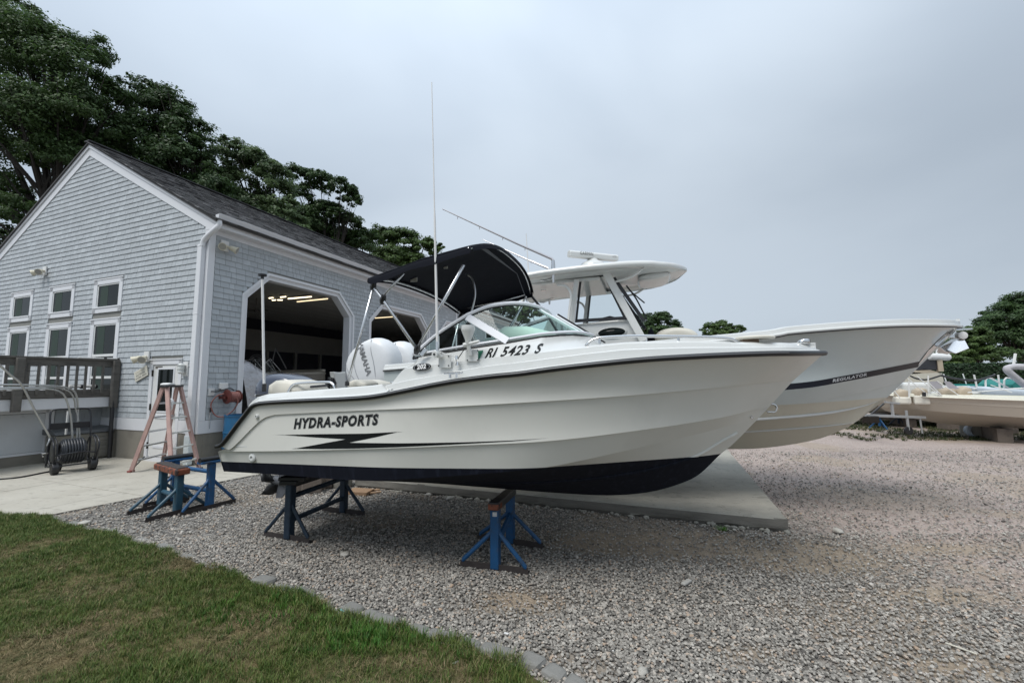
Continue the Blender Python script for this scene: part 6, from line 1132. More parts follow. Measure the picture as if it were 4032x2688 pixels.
for layer in range(3):
    for k in range(9 - layer): hh.tube([(-.17 + (k + layer * .5) * .041, .18 + (.17 + .028 * layer) * math.cos(a), .4 + (.17 + .028 * layer) * math.sin(a)) for a in np.linspace(0, 6.28, 23)[:-1]], .0215, 7, closed=True)
hh.build('wound_hose', hb_, ct, smooth='all')
for x_ in (-.27, .27): MB().tube([(x_, .18 + .28 * math.cos(a), .4 + .28 * math.sin(a)) for a in np.linspace(0, 6.28, 33)[:-1]], .012, 6, closed=True).build('reel_rim', BM, ct, smooth='all')
MB().tube([(-.33, .18, .4), (-.42, .18, .4), (-.42, .05, .36)], .01, 6).build('crank', CHROME, ct); MB().lathe([(.03, 0), (.03, .02)], (.0, .0, .4), 10, 'y').build('hub', CHROME, ct)
hp = [gnd(u, v, .03) for u, v in ((230, 1850), (190, 1856), (160, 1862), (110, 1872), (60, 1880), (0, 1885), (-80, 1892))]; props(MB().tube(smoothpts(hp, 6), .013, 8).build('garden_hose', BLACK, smooth='all'), 'black hose trailing along the patio out of the left of the photo', 'hose')
# bent aluminium tubes
TB = mat('dull_aluminium', (.42, .43, .43), .38, .8, var=.1)
def tubeimg(pts, Y, r, lab):
    P = [atdepth(u, v, y) for (u, v), y in zip(pts, Y)]; props(MB().tube(smoothpts(P, 5), r, 8).build('bent_tube', TB, smooth='all'), lab, 'metal tube', 'bent aluminium canopy tubes at the left')
tubeimg([(-40, 1536), (90, 1530), (200, 1532), (245, 1548), (262, 1575), (275, 1620), (281, 1660), (288, 1770)], [7.2, 7.6, 8.0, 8.3, 8.4, 8.5, 8.55, 8.6], .016, 'front bent tube, curving down behind the hose cart at its left')
tubeimg([(-40, 1514), (100, 1515), (230, 1520), (285, 1535), (302, 1562), (307, 1615), (306, 1650), (303, 1790)], [7.4, 7.8, 8.3, 8.6, 8.7, 8.8, 8.8, 8.8], .016, 'rear bent tube, curving down behind the hose cart at its right')
tubeimg([(-40, 1527), (110, 1525), (210, 1524), (270, 1540), (292, 1572), (298, 1610), (310, 1660), (318, 1800)], [7.3, 7.7, 8.2, 8.5, 8.65, 8.75, 8.8, 8.85], .013, 'thin middle bent tube between the two thicker ones')
tubeimg([(-30, 1410), (40, 1475), (85, 1515), (140, 1620), (192, 1712), (196, 1722)], [7.0, 7.3, 7.5, 7.8, 8.1, 8.15], .016, 'straight pole slanting across the deck edge to the storage box'); 
tubeimg([(196, 1722), (192, 1738), (184, 1755)], [8.15, 8.12, 8.1], .013, 'short hanging end piece of the slanting pole')
props(MB().beam(atdepth(268, 1618, 8.75), atdepth(259, 1710, 8.75), .02, .03).build('white_stick', WHITE), 'short white stick standing behind the hose cart handle', 'stick')

# ================================================================ INSIDE THE SHED
DIM = mat('dull_silver_wrap', (.48, .48, .50), .3, .3, var=.15, vscale=2.5, bump=.06, bscale=5)
sw_ = thing('wrapped_boat', 'boat wrapped in silver grey plastic just inside the first shed door', 'wrapped boat', BC, BANG)
def bp(u, v, y): s, z = onplane(u, v, np.array(BW(0, y)), np.array(bx)); return Vector((s, y, z))
rows = []
for y_, dz in ((.45, -.14), (.62, -.02), (.95, .04), (1.6, .1), (2.4, .05), (2.9, -.2)):
    P = [bp(u, v, .9) for u, v in ((905, 1420), (947, 1413), (964, 1427), (996, 1449), (1034, 1470), (1052, 1480), (1058, 1510), (1040, 1560), (1020, 1600), (1000, 1650), (940, 1690))]; k_ = 1 if y_ < 2.5 else .8
    rows.append([Vector((.9 + (p.x - .9) * k_, y_, max(.25, p.z + dz * (1 if p.z > 1 else -.3)))) for p in P])
b = MB(); b.grid(rows); b.add(rows[0], [tuple(range(11))]); b.build('plastic_wrap', DIM, sw_, smooth=60, sub=1)
for x_ in (.4, 1.1): MB().box((x_, .8, .03), (x_ + .15, 1.2, .5)).build('prop_block', BRK, sw_)
def runabout(t_, L_, Bm, zk, zs, hm, dm, ws=None, railm=None, open_=True):
    kb_ = lambda pts: smoothcurve(pts); h = Bm / 2
    k_ = kb_([(0, 0, zk), (L_ * .5, 0, zk), (L_ * .75, 0, zk + .04), (L_ * .88, 0, zk + .22), (L_ * .95, 0, zk + .5 * (zs - zk))]); c_ = kb_([(0, h * .84, zk + .3), (L_ * .5, h * .84, zk + .34), (L_ * .75, h * .62, zk + .42), (L_ * .9, h * .28, zk + .5), (L_ * .965, 0, zk + .62 * (zs - zk))]); r_ = kb_([(0, h, zs - .05), (L_ * .5, h, zs), (L_ * .75, h * .82, zs + .05), (L_ * .9, h * .48, zs + .08), (L_, 0, zs + .1)]); m_ = kb_([(0, h * .93, zk + .55), (L_ * .5, h * .94, zk + .6), (L_ * .75, h * .74, zk + .68), (L_ * .9, h * .40, zk + .72), (L_ * .985, 0, zk + .78 * (zs - zk) + .02)])
    hu = skin([k_, c_, m_, r_], n=50, steps={1: .015, 2: .01}, flare={2: .03}).build('hull', hm, t_, smooth=30, fix=False); rp = r_.par(50)
    for sg in (-1, 1):
        MB().tube([(p[0], sg * (p[1] + .01), p[2]) for p in rp], .02, 6).build('rub_rail', dm, t_, smooth='all'); MB().grid([[(p[0], sg * max(p[1] - a, 0), p[2] + z_) for p in rp] for a, z_ in ((0, .0), (.01, .06), (.05, .075), (.2, .08), (.215, -.3))], flip=sg > 0).build('gunwale', dm, t_, smooth=30)
    b = MB(); fl = [(p[0], max(p[1] - .21, 0.01)) for p in rp[::5]]; n_ = len(fl); b.add([(x, -y, zs - .3) for x, y in fl] + [(x, y, zs - .3) for x, y in fl], [(i, i + 1, n_ + i + 1, n_ + i) for i in range(n_ - 1)]); b.build('cockpit_floor', dm, t_)
    if not open_: b = MB(); fl = [(p[0], max(p[1] - .19, 0.01), p[2]) for p in rp[len(rp) // 2:]]; n_ = len(fl); b.add([(x, -y, z + .08) for x, y, z in fl] + [(x, 0, z + .16) for x, y, z in fl] + [(x, y, z + .08) for x, y, z in fl], [(i, i + 1, n_ + i + 1, n_ + i) for i in range(n_ - 1)] + [(n_ + i, n_ + i + 1, 2 * n_ + i + 1, 2 * n_ + i) for i in range(n_ - 1)]); b.build('foredeck', dm, t_, smooth=30)
    if ws:
        x_, hh_ = ws; yb = h * .72; P0 = [(x_ - .6, -yb - .03, zs + .05), (x_, -yb + .05, zs + .1), (x_ + .45, -yb * .5, zs + .13), (x_ + .5, 0, zs + .14), (x_ + .45, yb * .5, zs + .13), (x_, yb - .05, zs + .1), (x_ - .6, yb + .03, zs + .05)]; P1 = [(x_ - .7, -yb, zs + .12), (x_ - .25, -yb + .1, zs + hh_), (x_ + .02, -yb * .5, zs + hh_ + .04), (x_ + .05, 0, zs + hh_ + .05), (x_ + .02, yb * .5, zs + hh_ + .04), (x_ - .25, yb - .1, zs + hh_), (x_ - .7, yb, zs + .12)]
        MB().grid([P0, P1]).build('windscreen', CLEAR, t_); MB().tube(P1, .014, 6).build('windscreen_frame', ALU, t_); MB().tube(P0, .014, 6).build('windscreen_base', ALU, t_)
        for a, c in zip(P0, P1): MB().tube([a, c], .012, 6).build('windscreen_post', ALU, t_)
    return hu
ri = bp(1250, 1450, 3.4); rx = thing('runabout', 'cream runabout with open windscreen standing inside the shed behind the first door', 'boat', BW(1.6, 3.6, 0), BANG)
runabout(rx, 5.4, 2.1, 1.0, 1.98, mat('beige_hull', (.36, .34, .30), .4, coat=.2, var=.03), mat('cream_deck', (.5, .48, .42), .4, var=.03), ws=(2.6, .5), open_=False)
for x_ in (.8, 3.2): MB().box((x_, -.3, .03), (x_ + .25, .3, 1.0)).build('support_block', BRK, rx)
fn = thing('floor_fan', 'round black fan inside the shed door left', 'fan', BC, BANG); c = bp(1010, 1430, 2.2)
for r_ in (.26, .2, .13, .06): MB().tube([(c.x + r_ * math.cos(a), c.y, c.z + r_ * math.sin(a)) for a in np.linspace(0, 6.28, 25)[:-1]], .006, 5, closed=True).build('guard_ring', mat('grey_wire', (.12, .12, .12), .5), fn)
for k in range(4): a = k * 1.571 + .4; MB().add([(c.x, c.y + .03, c.z), (c.x + .22 * math.cos(a), c.y + .02, c.z + .22 * math.sin(a)), (c.x + .22 * math.cos(a + .6), c.y + .06, c.z + .22 * math.sin(a + .6))], [(0, 1, 2)]).build('blade', BLKP, fn)
MB().tube([(c.x, c.y + .05, c.z), (c.x, c.y + .05, .03)], .02, 8).build('pole', CHROME, fn)
tp = thing('leaning_poles', 'thin slanting poles joined at the top inside the first shed door', 'poles', BC, BANG); 
for a, b_ in (((1084, 1372), (1062, 1470)), ((1085, 1372), (1128, 1452))): A, B2 = bp(*a, 2.6), bp(*b_, 2.6); MB().tube([A, B2], .02, 6).build('pole', mat('grey_wire', (.15, .15, .15)), tp)
cf = thing('ceiling_fan', 'small fan hanging from the shed ceiling seen at the left of the first door', 'fan', BC, BANG); c = bp(1008, 1222, 5.); MB().tube([(c.x, c.y, c.z), (c.x, c.y, 4.86)], .015, 6).build('rod', mat('grey_wire'), cf); MB().lathe([(.07, -.05), (.08, 0), (.05, .04)], tuple(c), 10).build('motor', mat('grey_wire'), cf)
for k in range(4): a = k * 1.57 + .3; MB().beam((c.x, c.y, c.z), (c.x + .5 * math.cos(a), c.y + .5 * math.sin(a), c.z), .1, .01).build('blade', mat('grey_wire'), cf)
nn_ = thing('outboard_engine', 'small white outboard part with a black zigzag emblem beside the covered engines', 'outboard engine', BC, BANG)
A = bp(1338, 1490, -1.2); 
def bq(u, v, y=-1.2): return bp(u, v, y)
W = [bq(1315, 1463), (bq(1340, 1466)), bq(1362, 1463), bq(1362, 1530), bq(1330, 1535), bq(1322, 1500)]; MB().prism(W, (0, .16, 0)).build('white_fairing', GEL, nn_, bevel=.02)
W = [bq(1299, 1497, -1.22), bq(1309, 1487, -1.22), bq(1316, 1510, -1.22), bq(1316, 1488, -1.22), bq(1326, 1508, -1.22), bq(1318, 1522, -1.22), bq(1311, 1500, -1.22), bq(1305, 1522, -1.22)]; MB().prism(W, (0, .05, 0)).build('zigzag_emblem', BLKP, nn_)
MB().prism([bq(1296, 1484, -1.15), bq(1330, 1486, -1.15), bq(1330, 1535, -1.15), bq(1300, 1535, -1.15)], (0, .05, 0)).build('emblem_backing', CHROME, nn_); MB().cbox(bq(1340, 1560) + Vector((0, .1, -.1)), (.2, .16, .9)).build('lower_unit', GEL, nn_, bevel=.03); MB().cbox((bq(1340, 1560).x, -1.1, .33), (.5, .5, .38)).build('cradle', BRK, nn_)

# ================================================================ FAR BOATS AT THE RIGHT
TANH = hullmat('tan_hull_paint', (.50, .445, .37), (.36, .32, .26), -9, 0, streak=False)
B3, S3 = atdepth(3425, 1600, 13.6), atdepth(4032, 1600, 11.9); d = (B3 - S3); d.z = 0; d.normalize(); aa_ = math.atan2(d.y, d.x); Ln = 7.4; org = B3 - d * Ln
b3 = thing('runabout', 'long tan hulled boat with white gunwale at the right edge of the photo', 'boat', (org.x, org.y, 0), aa_); runabout(b3, Ln, 2.4, .36, 1.16, TANH, mat('ivory_gelcoat', (.70, .68, .58), .3, coat=.3, var=.03))
l3 = lambda u, v, y=.9: (lambda sz: Vector((Ln - sz[0], y, sz[1])))(onplane(u, v, np.array(B3) + np.array([-d.y, d.x, 0]) * y, -np.array([d.x, d.y, 0])))
TAN = mat('tan_vinyl', (.42, .35, .26), .55, var=.06)
def seat3(u, v, w_=.36, h_=.33, y=.5):
    c = l3(u, v, y); MB().box((c.x - w_ / 2, y - .25, 1.0), (c.x + w_ / 2, y + .25, c.z)).build('seat_base', mat('ivory_vinyl', (.66, .63, .55), .5), b3, bevel=.05); MB().pillow([(c.x - w_ / 2, c.z - .15), (c.x - w_ / 2 + .03, c.z + h_ - .15), (c.x, c.z + h_ - .1), (c.x + w_ / 2 - .04, c.z + h_ - .18), (c.x + w_ / 2, c.z - .15)], y, .22).build('seat_back', TAN, b3, smooth='all')
for u, v in ((3620, 1555), (3728, 1555), (3790, 1552), (3548, 1560)): seat3(u, v)
for (a, b_) in (((3572, 1488), (3655, 1555)), ((3610, 1480), (3700, 1556)), ((3650, 1500), (3708, 1556)), ((3690, 1500), (3775, 1555)), ((3522, 1540), (3545, 1568)), ((3810, 1545), (4040, 1527)), ((3900, 1515), (3985, 1545))): MB().tube([l3(*a), l3(*b_)], .012, 6).build('canopy_tube', LEG, b3)
for a, b_, c_, d2 in (((3660, 1502), (3690, 1500), (3716, 1528), (3672, 1530)), ((3715, 1500), (3740, 1502), (3778, 1530), (3735, 1530))): MB().add([l3(*q) for q in (a, b_, c_, d2)], [(0, 1, 2, 3)]).build('windscreen', mat('smoky_plastic', (.34, .33, .35), .25, var=.1), b3)
MB().tube([l3(3578, 1500), l3(3580, 1562)], .02, 6).tube([l3(3655, 1478), l3(3655, 1540)], .018, 6).build('stanchion', LEG, b3); MB().cbox(l3(3638, 1552), (.08, .05, .12)).build('dark_fitting', BLKP, b3)
c = l3(3590, 1520, -.2); MB().box((c.x - .35, -.5, .9), (c.x + .3, .2, c.z + .12)).build('white_console', GEL, b3, bevel=.08)
# trailer tongue, jack and winch post in front of it
tr = thing('boat_trailer', 'bare galvanised trailer tongue with jack wheel in front of the tan boat', 'trailer', (0, 0, 0)); GZ = mat('galvanised_steel', (.42, .43, .43), .45, .6, var=.12)
yd = 12.6; D_ = lambda u, v: atdepth(u, v, yd)
MB().beam(D_(3405, 1634), D_(3643, 1643), .07, .075).build('tongue_beam', GZ, tr, bevel=.006); MB().tube([D_(3568, 1615), D_(3578, 1692)], .035, 8).build('jack', GZ, tr); gw_ = gnd(3577, 1709); w_ = D_(3577, 1695); MB().lathe([(.10, -.03), (.12, -.025), (.12, .025), (.10, .03)], (w_.x, w_.y, w_.z), 16, 'y').build('jack_wheel', BLACK, tr); MB().tube([D_(3622, 1645), D_(3632, 1706)], .022, 6).build('prop_leg', GZ, tr); MB().beam(D_(3516, 1635), D_(3510, 1585), .06, .05).beam(D_(3485, 1582), D_(3540, 1588), .08, .05).build('winch_post', GZ, tr); MB().tube([D_(3480, 1588), D_(3430, 1630)], .03, 6).build('winch_strap', BLKP, tr); MB().cbox(D_(3428, 1650), (.3, .3, .2)).build('coupler', mat('dark_steel'), tr, bevel=.03)
for k, (u, v, m_, lab) in enumerate(((3465, 1688, BLUE, 'small teal blue tripod stand beneath the tan boat bow'), (3540, 1676, DKBLUE, 'small dark tripod stand behind the trailer jack'))):
    g = gnd(u, v); t_ = thing('tripod_stand', lab, 'boat stand', (g.x, g.y, 0), 0, 'small tripod boat stands at the right')
    MB().tube([(0, 0, 0.1), (0, 0, .52)], .04, 8).build('post', m_, t_); MB().cbox((0, 0, .53), (.3, .3, .04)).build('pad', BLKP, t_)
    for q in range(3): a = q * 2.094 + .5; MB().beam((0, 0, .36), (.3 * math.cos(a), .3 * math.sin(a), .02), .035, .035).build('leg', m_, t_)
# bundle and blocks
g = gnd(3833, 1720); bd = MB(); 
for k in range(5): bd.tube([(.19 * (1 - .13 * k) * math.cos(a), .03 * k, .2 + .17 * (1 - .13 * k) * math.sin(a)) for a in np.linspace(0, 6.28, 21)[:-1]], .05, 6, closed=True)
o = bd.build('rolled_cover', mat('pale_blue_tarp', (.40, .46, .52), .5, var=.2, vscale=12, bump=.01, bscale=20), smooth='all'); o.location = (g.x, g.y, 0); o.rotation_euler = (0, 0, .3); props(o, 'rolled pale blue tarpaulin lying under the tan boat', 'tarpaulin')
for k, (u, v, sx_, h_, lab) in enumerate(((3895, 1726, .45, .4, 'stack of grey blocks under the tan boat right of the rolled tarpaulin'), (3990, 1716, .9, .3, 'dark blocks under the tan boat at the photo edge'), (3790, 1700, .5, .3, 'dark block under the tan boat left of the rolled tarpaulin'))):
    g = gnd(u, v) ; o = MB().cbox((0, 0, h_ / 2), (sx_, .4, h_)).build('concrete_block', BRK if k else CONC, bevel=.02); o.location = (g.x + .1, g.y + .5, 0); props(o, lab, 'block', 'blocks under the tan boat')
# second row: cream console boat with tower tube, and boat with folded canopy
o4 = atdepth(3600, 1560, 16.5); b4 = thing('deck_boat', 'cream boat with tan console, dark screens and a thick white tube on its tower', 'boat', (o4.x - 2.5, o4.y, 0), math.radians(-14)); runabout(b4, 6.6, 2.4, .5, 1.25, HULLM, GEL)
D4 = lambda u, v, y=15.6: b4.matrix_world.inverted() @ atdepth(u, v, y)
bpy.context.view_layer.update()
for pts, m_, nm, th in ((((3560, 1467), (3600, 1462), (3710, 1468), (3716, 1500), (3700, 1545), (3570, 1545)), mat('cream_console', (.58, .54, .45), .45, var=.03), 'console', .5), (((3540, 1475), (3640, 1450), (3700, 1466), (3560, 1467)), TAN, 'console_brow', .5), (((3608, 1440), (3640, 1408), (3692, 1420), (3694, 1455), (3610, 1458)), mat('dark_dash'), 'dark_screen', .1)): MB().prism([D4(*p) for p in pts], (0, th, 0)).build(nm, m_, b4)
MB().tube([D4(3655, 1403), D4(3735, 1406)], .13, 12).build('tower_tube', WHITE, b4, smooth=True, bevel=.03); MB().beam(D4(3695, 1412), D4(3702, 1462), .16, .12).build('tower_leg', TAN, b4); MB().tube([D4(3690, 1370), D4(3688, 1412)], .04, 6).build('tower_post', WHITE, b4)
MB().tube(smoothpts([D4(3585, 1480, 15.4), D4(3610, 1490, 15.4), D4(3650, 1494, 15.4), D4(3705, 1478, 15.4)], 5), .03, 6).build('grab_rope', BLKP, b4)
o5 = atdepth(3900, 1530, 15.2); b5 = thing('pontoon_boat', 'pontoon boat with hooped rails and a folded grey canopy at the right edge', 'boat', (o5.x - 1.6, o5.y, 0), math.radians(-12)); bpy.context.view_layer.update(); D5 = lambda u, v, y=14.6: b5.matrix_world.inverted() @ atdepth(u, v, y)
MB().tube([(0, -.8, .55), (5.5, -.8, .55)], .3, 14).build('pontoon', ALU, b5, smooth=True); MB().tube([(0, .8, .55), (5.5, .8, .55)], .3, 14).build('pontoon', ALU, b5, smooth=True); MB().box((-.2, -1.2, .85), (5.6, 1.2, .95)).build('deck_platform', GEL, b5, bevel=.01)
for pts in (((3883, 1560), (3880, 1495), (3890, 1487), (3905, 1490), (3975, 1530)), ((3953, 1560), (3954, 1495), (3963, 1487), (3980, 1489), (4050, 1525)), ((3940, 1552), (3930, 1475)), ((3850, 1540), (3835, 1475)), ((3830, 1530), (3980, 1530), (4060, 1526))): MB().tube([D5(*p) for p in pts], .028, 6).build('hoop_rail', LEG, b5)
MB().tube(smoothpts([D5(3705, 1478), D5(3760, 1490), D5(3840, 1497), D5(3905, 1480), D5(3918, 1473)], 5), .035, 6).build('slack_rope', BLKP, b5); MB().tube([D5(3998, 1392), D5(3990, 1440)], .04, 6).build('light_mast', LEG, b5)
MB().tube(smoothpts([D5(4060, 1447, 14.2), D5(4010, 1443, 14.2), D5(3975, 1446, 14.2), D5(3965, 1455, 14.2), D5(3985, 1475, 14.2), D5(4040, 1520, 14.2)], 5), .10, 10).build('folded_canopy', mat('grey_canvas', (.42, .41, .43), .8, var=.15, vscale=6, bump=.02, bscale=6), b5, smooth='all')
MB().pillow([D5(3840, 1530).xz[:] if 0 else (D5(3840, 1530).x, D5(3840, 1530).z), (D5(3850, 1520).x, D5(3850, 1520).z), (D5(3900, 1527).x, D5(3900, 1527).z), (D5(4032, 1535).x, D5(4032, 1535).z), (D5(4040, 1560).x, D5(4040, 1560).z), (D5(3860, 1556).x, D5(3860, 1556).z)], D5(3900, 1540).y, .5).build('cushion_row', mat('pale_blue_vinyl', (.5, .56, .62), .5), b5, smooth='all')
for k, (pts, lab) in enumerate(((((3865, 1535), (3870, 1512), (3920, 1517), (3985, 1513), (3990, 1540)), 'low teal tarpaulin draped over a boat near the hedge'), (((3978, 1540), (3985, 1515), (4010, 1492), (4060, 1500), (4070, 1545)), 'peaked teal tarpaulin at the right edge near the hedge'))):
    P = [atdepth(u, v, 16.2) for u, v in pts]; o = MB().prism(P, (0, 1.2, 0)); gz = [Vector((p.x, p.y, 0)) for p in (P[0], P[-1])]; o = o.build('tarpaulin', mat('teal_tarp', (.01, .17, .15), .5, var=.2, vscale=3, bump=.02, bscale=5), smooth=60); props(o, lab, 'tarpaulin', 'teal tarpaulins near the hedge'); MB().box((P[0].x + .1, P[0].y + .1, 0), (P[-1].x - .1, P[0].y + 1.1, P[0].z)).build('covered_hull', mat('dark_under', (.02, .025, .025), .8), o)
o6 = atdepth(3775, 1510, 17.5); b6 = thing('runabout', 'white boat bow with open rail standing in front of the hedge behind the cream boat', 'boat', (o6.x - 3.6, o6.y + 1.2, 0), math.radians(-20)); runabout(b6, 5.0, 2.1, .6, 1.35, GEL, GEL)
for x_ in (3.2, 3.8): MB().tube([(x_, -.4, 1.4), (x_ - .1, -.4, 1.95)], .02, 6).build('stanchion', LEG, b6)
for t_, xs_ in ((b3, (1.5, 4.5)), (b4, (1.5, 4.5)), (b6, (1, 3.5)), (b5, (1, 4.3))):
    for x_ in xs_: MB().box((x_, -.5, 0), (x_ + .3, .5, .5 if t_ is not b3 else .37)).build('keel_block', BRK, t_)
# ================================================================ TREES AND HEDGE
def leafmat(name, col, tr=.35):
    m = bpy.data.materials.new(name); m.use_nodes = True; t = m.node_tree; b = t.nodes['Principled BSDF']; b.inputs['Roughness'].default_value = .5; b.inputs['Specular IOR Level'].default_value = .35
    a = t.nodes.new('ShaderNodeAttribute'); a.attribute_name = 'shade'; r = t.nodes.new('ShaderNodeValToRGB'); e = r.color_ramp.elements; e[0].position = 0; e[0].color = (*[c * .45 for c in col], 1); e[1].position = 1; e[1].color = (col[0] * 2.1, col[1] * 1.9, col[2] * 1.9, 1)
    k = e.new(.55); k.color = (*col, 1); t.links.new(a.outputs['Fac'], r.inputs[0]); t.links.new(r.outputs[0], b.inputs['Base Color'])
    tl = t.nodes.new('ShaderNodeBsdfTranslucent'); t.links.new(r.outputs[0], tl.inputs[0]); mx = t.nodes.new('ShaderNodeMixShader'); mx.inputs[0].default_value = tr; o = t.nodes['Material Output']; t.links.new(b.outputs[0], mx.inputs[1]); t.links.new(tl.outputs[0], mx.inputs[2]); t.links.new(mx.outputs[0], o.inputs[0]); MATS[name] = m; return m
LF = [leafmat('maple_leaves', (.055, .10, .030)), leafmat('light_maple_leaves', (.085, .135, .055)), leafmat('dark_leaves', (.048, .09, .030)), leafmat('bush_leaves', (.07, .12, .033)), leafmat('hedge_leaves', (.026, .055, .022))]
BARK = mat('bark', (.028, .024, .02), .9, var=.25, vscale=6, bump=.01, bscale=20)
def leaves(blobs, n, size, seed, hollow=.45, clumps=60, cr=.3):
    g = np.random.default_rng(seed); tot = sum(b[1][0] * b[1][1] for b in blobs); Vs, Sh = [], []
    for c, r in blobs:
        m_ = max(60, int(n * r[0] * r[1] / tot)); k = max(8, int(clumps * r[0] * r[1] / tot * len(blobs))); c = np.array(c); r = np.array(r)
        d = g.normal(size=(k, 3)); d /= np.linalg.norm(d, axis=1)[:, None]; d[:, 2] = np.where(d[:, 2] < -.5, -d[:, 2], d[:, 2]); cc = c + d * r * (hollow + (1 - hollow) * g.random(k)[:, None] ** .45) * .88; cs = g.random(k)
        idx = g.integers(0, k, m_); q = g.normal(size=(m_, 3)); q /= np.linalg.norm(q, axis=1)[:, None]; rad = cr * min(r) * (.5 + .8 * g.random(k))[idx]; P = cc[idx] + q * (g.random(m_) ** .5 * rad)[:, None] * np.array([1.25, 1.25, .62])
        nm = q * .6 + d[idx] * .5 + g.normal(size=(m_, 3)) * .45 + np.array([0, 0, .55]); nm /= np.linalg.norm(nm, axis=1)[:, None]; t1 = np.cross(nm, g.normal(size=(m_, 3))); t1 /= np.linalg.norm(t1, axis=1)[:, None]; t2 = np.cross(nm, t1); s = size * (.6 + .8 * g.random(m_))[:, None]
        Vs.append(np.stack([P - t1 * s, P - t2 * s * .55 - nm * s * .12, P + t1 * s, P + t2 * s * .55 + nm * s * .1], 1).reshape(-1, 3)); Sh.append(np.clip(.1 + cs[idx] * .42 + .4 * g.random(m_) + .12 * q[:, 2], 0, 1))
    V = np.concatenate(Vs); n_ = len(V) // 4; return V, np.arange(n_ * 4).reshape(-1, 4), np.concatenate(Sh)
def tree(name, label, base, blobs, n, size, lm, seed, trunk=.3, group='trees', cat='tree', gz=0., lean=None, cl=60, cr=.3, hollow=.45):
    t_ = thing(name, label, cat, (base[0], base[1], gz), 0, group); B0 = np.array([base[0], base[1], gz]); bl = [((c[0] - B0[0], c[1] - B0[1], c[2] - B0[2]), r) for c, r in blobs]
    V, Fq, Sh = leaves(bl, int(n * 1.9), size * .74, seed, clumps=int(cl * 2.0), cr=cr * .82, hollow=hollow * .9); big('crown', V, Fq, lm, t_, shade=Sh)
    rr = random.Random(seed); zc_ = sum(b[0][2] for b in bl) / len(bl); zt = max(b[0][2] for b in bl); mid = Vector((sum(b[0][0] for b in bl) / len(bl), sum(b[0][1] for b in bl) / len(bl), zc_)); tb = MB(); fork = Vector((mid.x * .4, mid.y * .4, zc_ * .5))
    tb.tube([(0, 0, -.2), (0, 0, .3), tuple(fork * .6 + Vector((rr.uniform(-.2, .2), 0, 0))), tuple(fork)], [trunk * 1.35, trunk, trunk * .85, trunk * .7], 10)
    for c, r in bl:
        tip = Vector(c) + Vector((0, 0, r[2] * .3)); m1 = fork.lerp(tip, .5) + Vector((rr.uniform(-.3, .3), rr.uniform(-.3, .3), -.1 * r[2])); tb.tube([fork, m1, tip], [trunk * .5, trunk * .32, trunk * .1], 7)
        for k in range(4): e_ = Vector(c) + Vector((rr.uniform(-.8, .8) * r[0], rr.uniform(-.8, .8) * r[1], rr.uniform(-.1, .8) * r[2])); tb.tube([m1, m1.lerp(e_, .5) + Vector((0, 0, .15)), e_], [trunk * .2, trunk * .12, trunk * .04], 5)
    tb.build('trunk', BARK, t_, smooth=50, fix=False); return t_
def ib(u, v, Y, ru, rv=None, ry=None):              # a crown lobe whose outline spans ru x rv (photo px) at distance Y
    c = atdepth(u, v, Y); k = Y / FPX * 1.02; rv = rv or ru; return ((c.x, c.y, c.z), (ru * k, (ry or ru * k), rv * k))
LB = 'trees behind the boat shed'
Y = 21.
tree('maple_tree', 'tallest dark maple rising at the left edge behind the shed gable', (-22.5, 21.5), [ib(-170, 230, Y, 250, 260), ib(40, 210, Y, 200, 190), ib(200, 250, Y, 180, 180), ib(330, 320, Y, 140, 160), ib(60, 480, Y - 1, 220, 170), ib(270, 460, Y, 200, 140), ib(-150, 620, Y, 180, 170), ib(420, 430, Y + 1, 100, 140), ib(100, 100, Y + 1, 130, 85), ib(370, 215, Y + 1, 85, 85), ib(230, 640, Y, 150, 110), ib(20, 760, Y, 90, 110), ib(110, 840, Y, 110, 90), ib(-40, 930, Y, 130, 100), ib(330, 640, Y + 1, 150, 120), ib(170, 560, Y + 2, 260, 200), ib(-60, 780, Y + 2, 160, 120), ib(60, 960, Y + 1, 100, 70)], 75000, .095, LF[0], 11, .36, LB, cl=26, cr=.36, hollow=.35, gz=1.2)
Y = 24.
tree('maple_tree', 'second dark maple just right of the gable peak', (-17.0, 25), [ib(560, 400, Y, 110, 110), ib(660, 450, Y, 100, 115), ib(740, 540, Y, 95, 110), ib(560, 560, Y, 150, 130), ib(700, 650, Y, 150, 110), ib(790, 620, Y, 75, 110), ib(480, 620, Y + 1, 90, 120), ib(640, 740, Y, 160, 80), ib(820, 760, Y, 100, 90)], 34000, .11, LF[2], 12, .34, LB, cl=30, cr=.36, hollow=.35, gz=1.2)
Y = 27.
tree('maple_tree', 'lighter green maple in the middle of the row behind the roof', (-14.5, 28), [ib(900, 610, Y, 95, 70), ib(1000, 650, Y, 100, 72), ib(1070, 720, Y, 100, 100), ib(880, 740, Y, 110, 110), ib(1000, 830, Y, 120, 100), ib(1110, 860, Y, 100, 90), ib(1160, 930, Y, 85, 60), ib(950, 900, Y, 150, 80), ib(1120, 980, Y, 150, 70)], 32000, .12, LF[1], 13, .3, LB, cl=30, cr=.34, hollow=.4, gz=1.2)
Y = 31.
tree('maple_tree', 'rounded maple with open branches showing sky right of the lighter maple', (-13.0, 32), [ib(1180, 700, Y, 65, 52), ib(1260, 715, Y, 70, 50), ib(1340, 750, Y, 70, 50), ib(1385, 800, Y, 48, 50), ib(1180, 800, Y, 60, 80), ib(1340, 850, Y, 60, 28), ib(1200, 880, Y, 90, 80), ib(1290, 850, Y + 1, 90, 60)], 15000, .115, LF[2], 14, .15, LB, cl=26, cr=.34, hollow=.55, gz=1.2)
Y = 33.
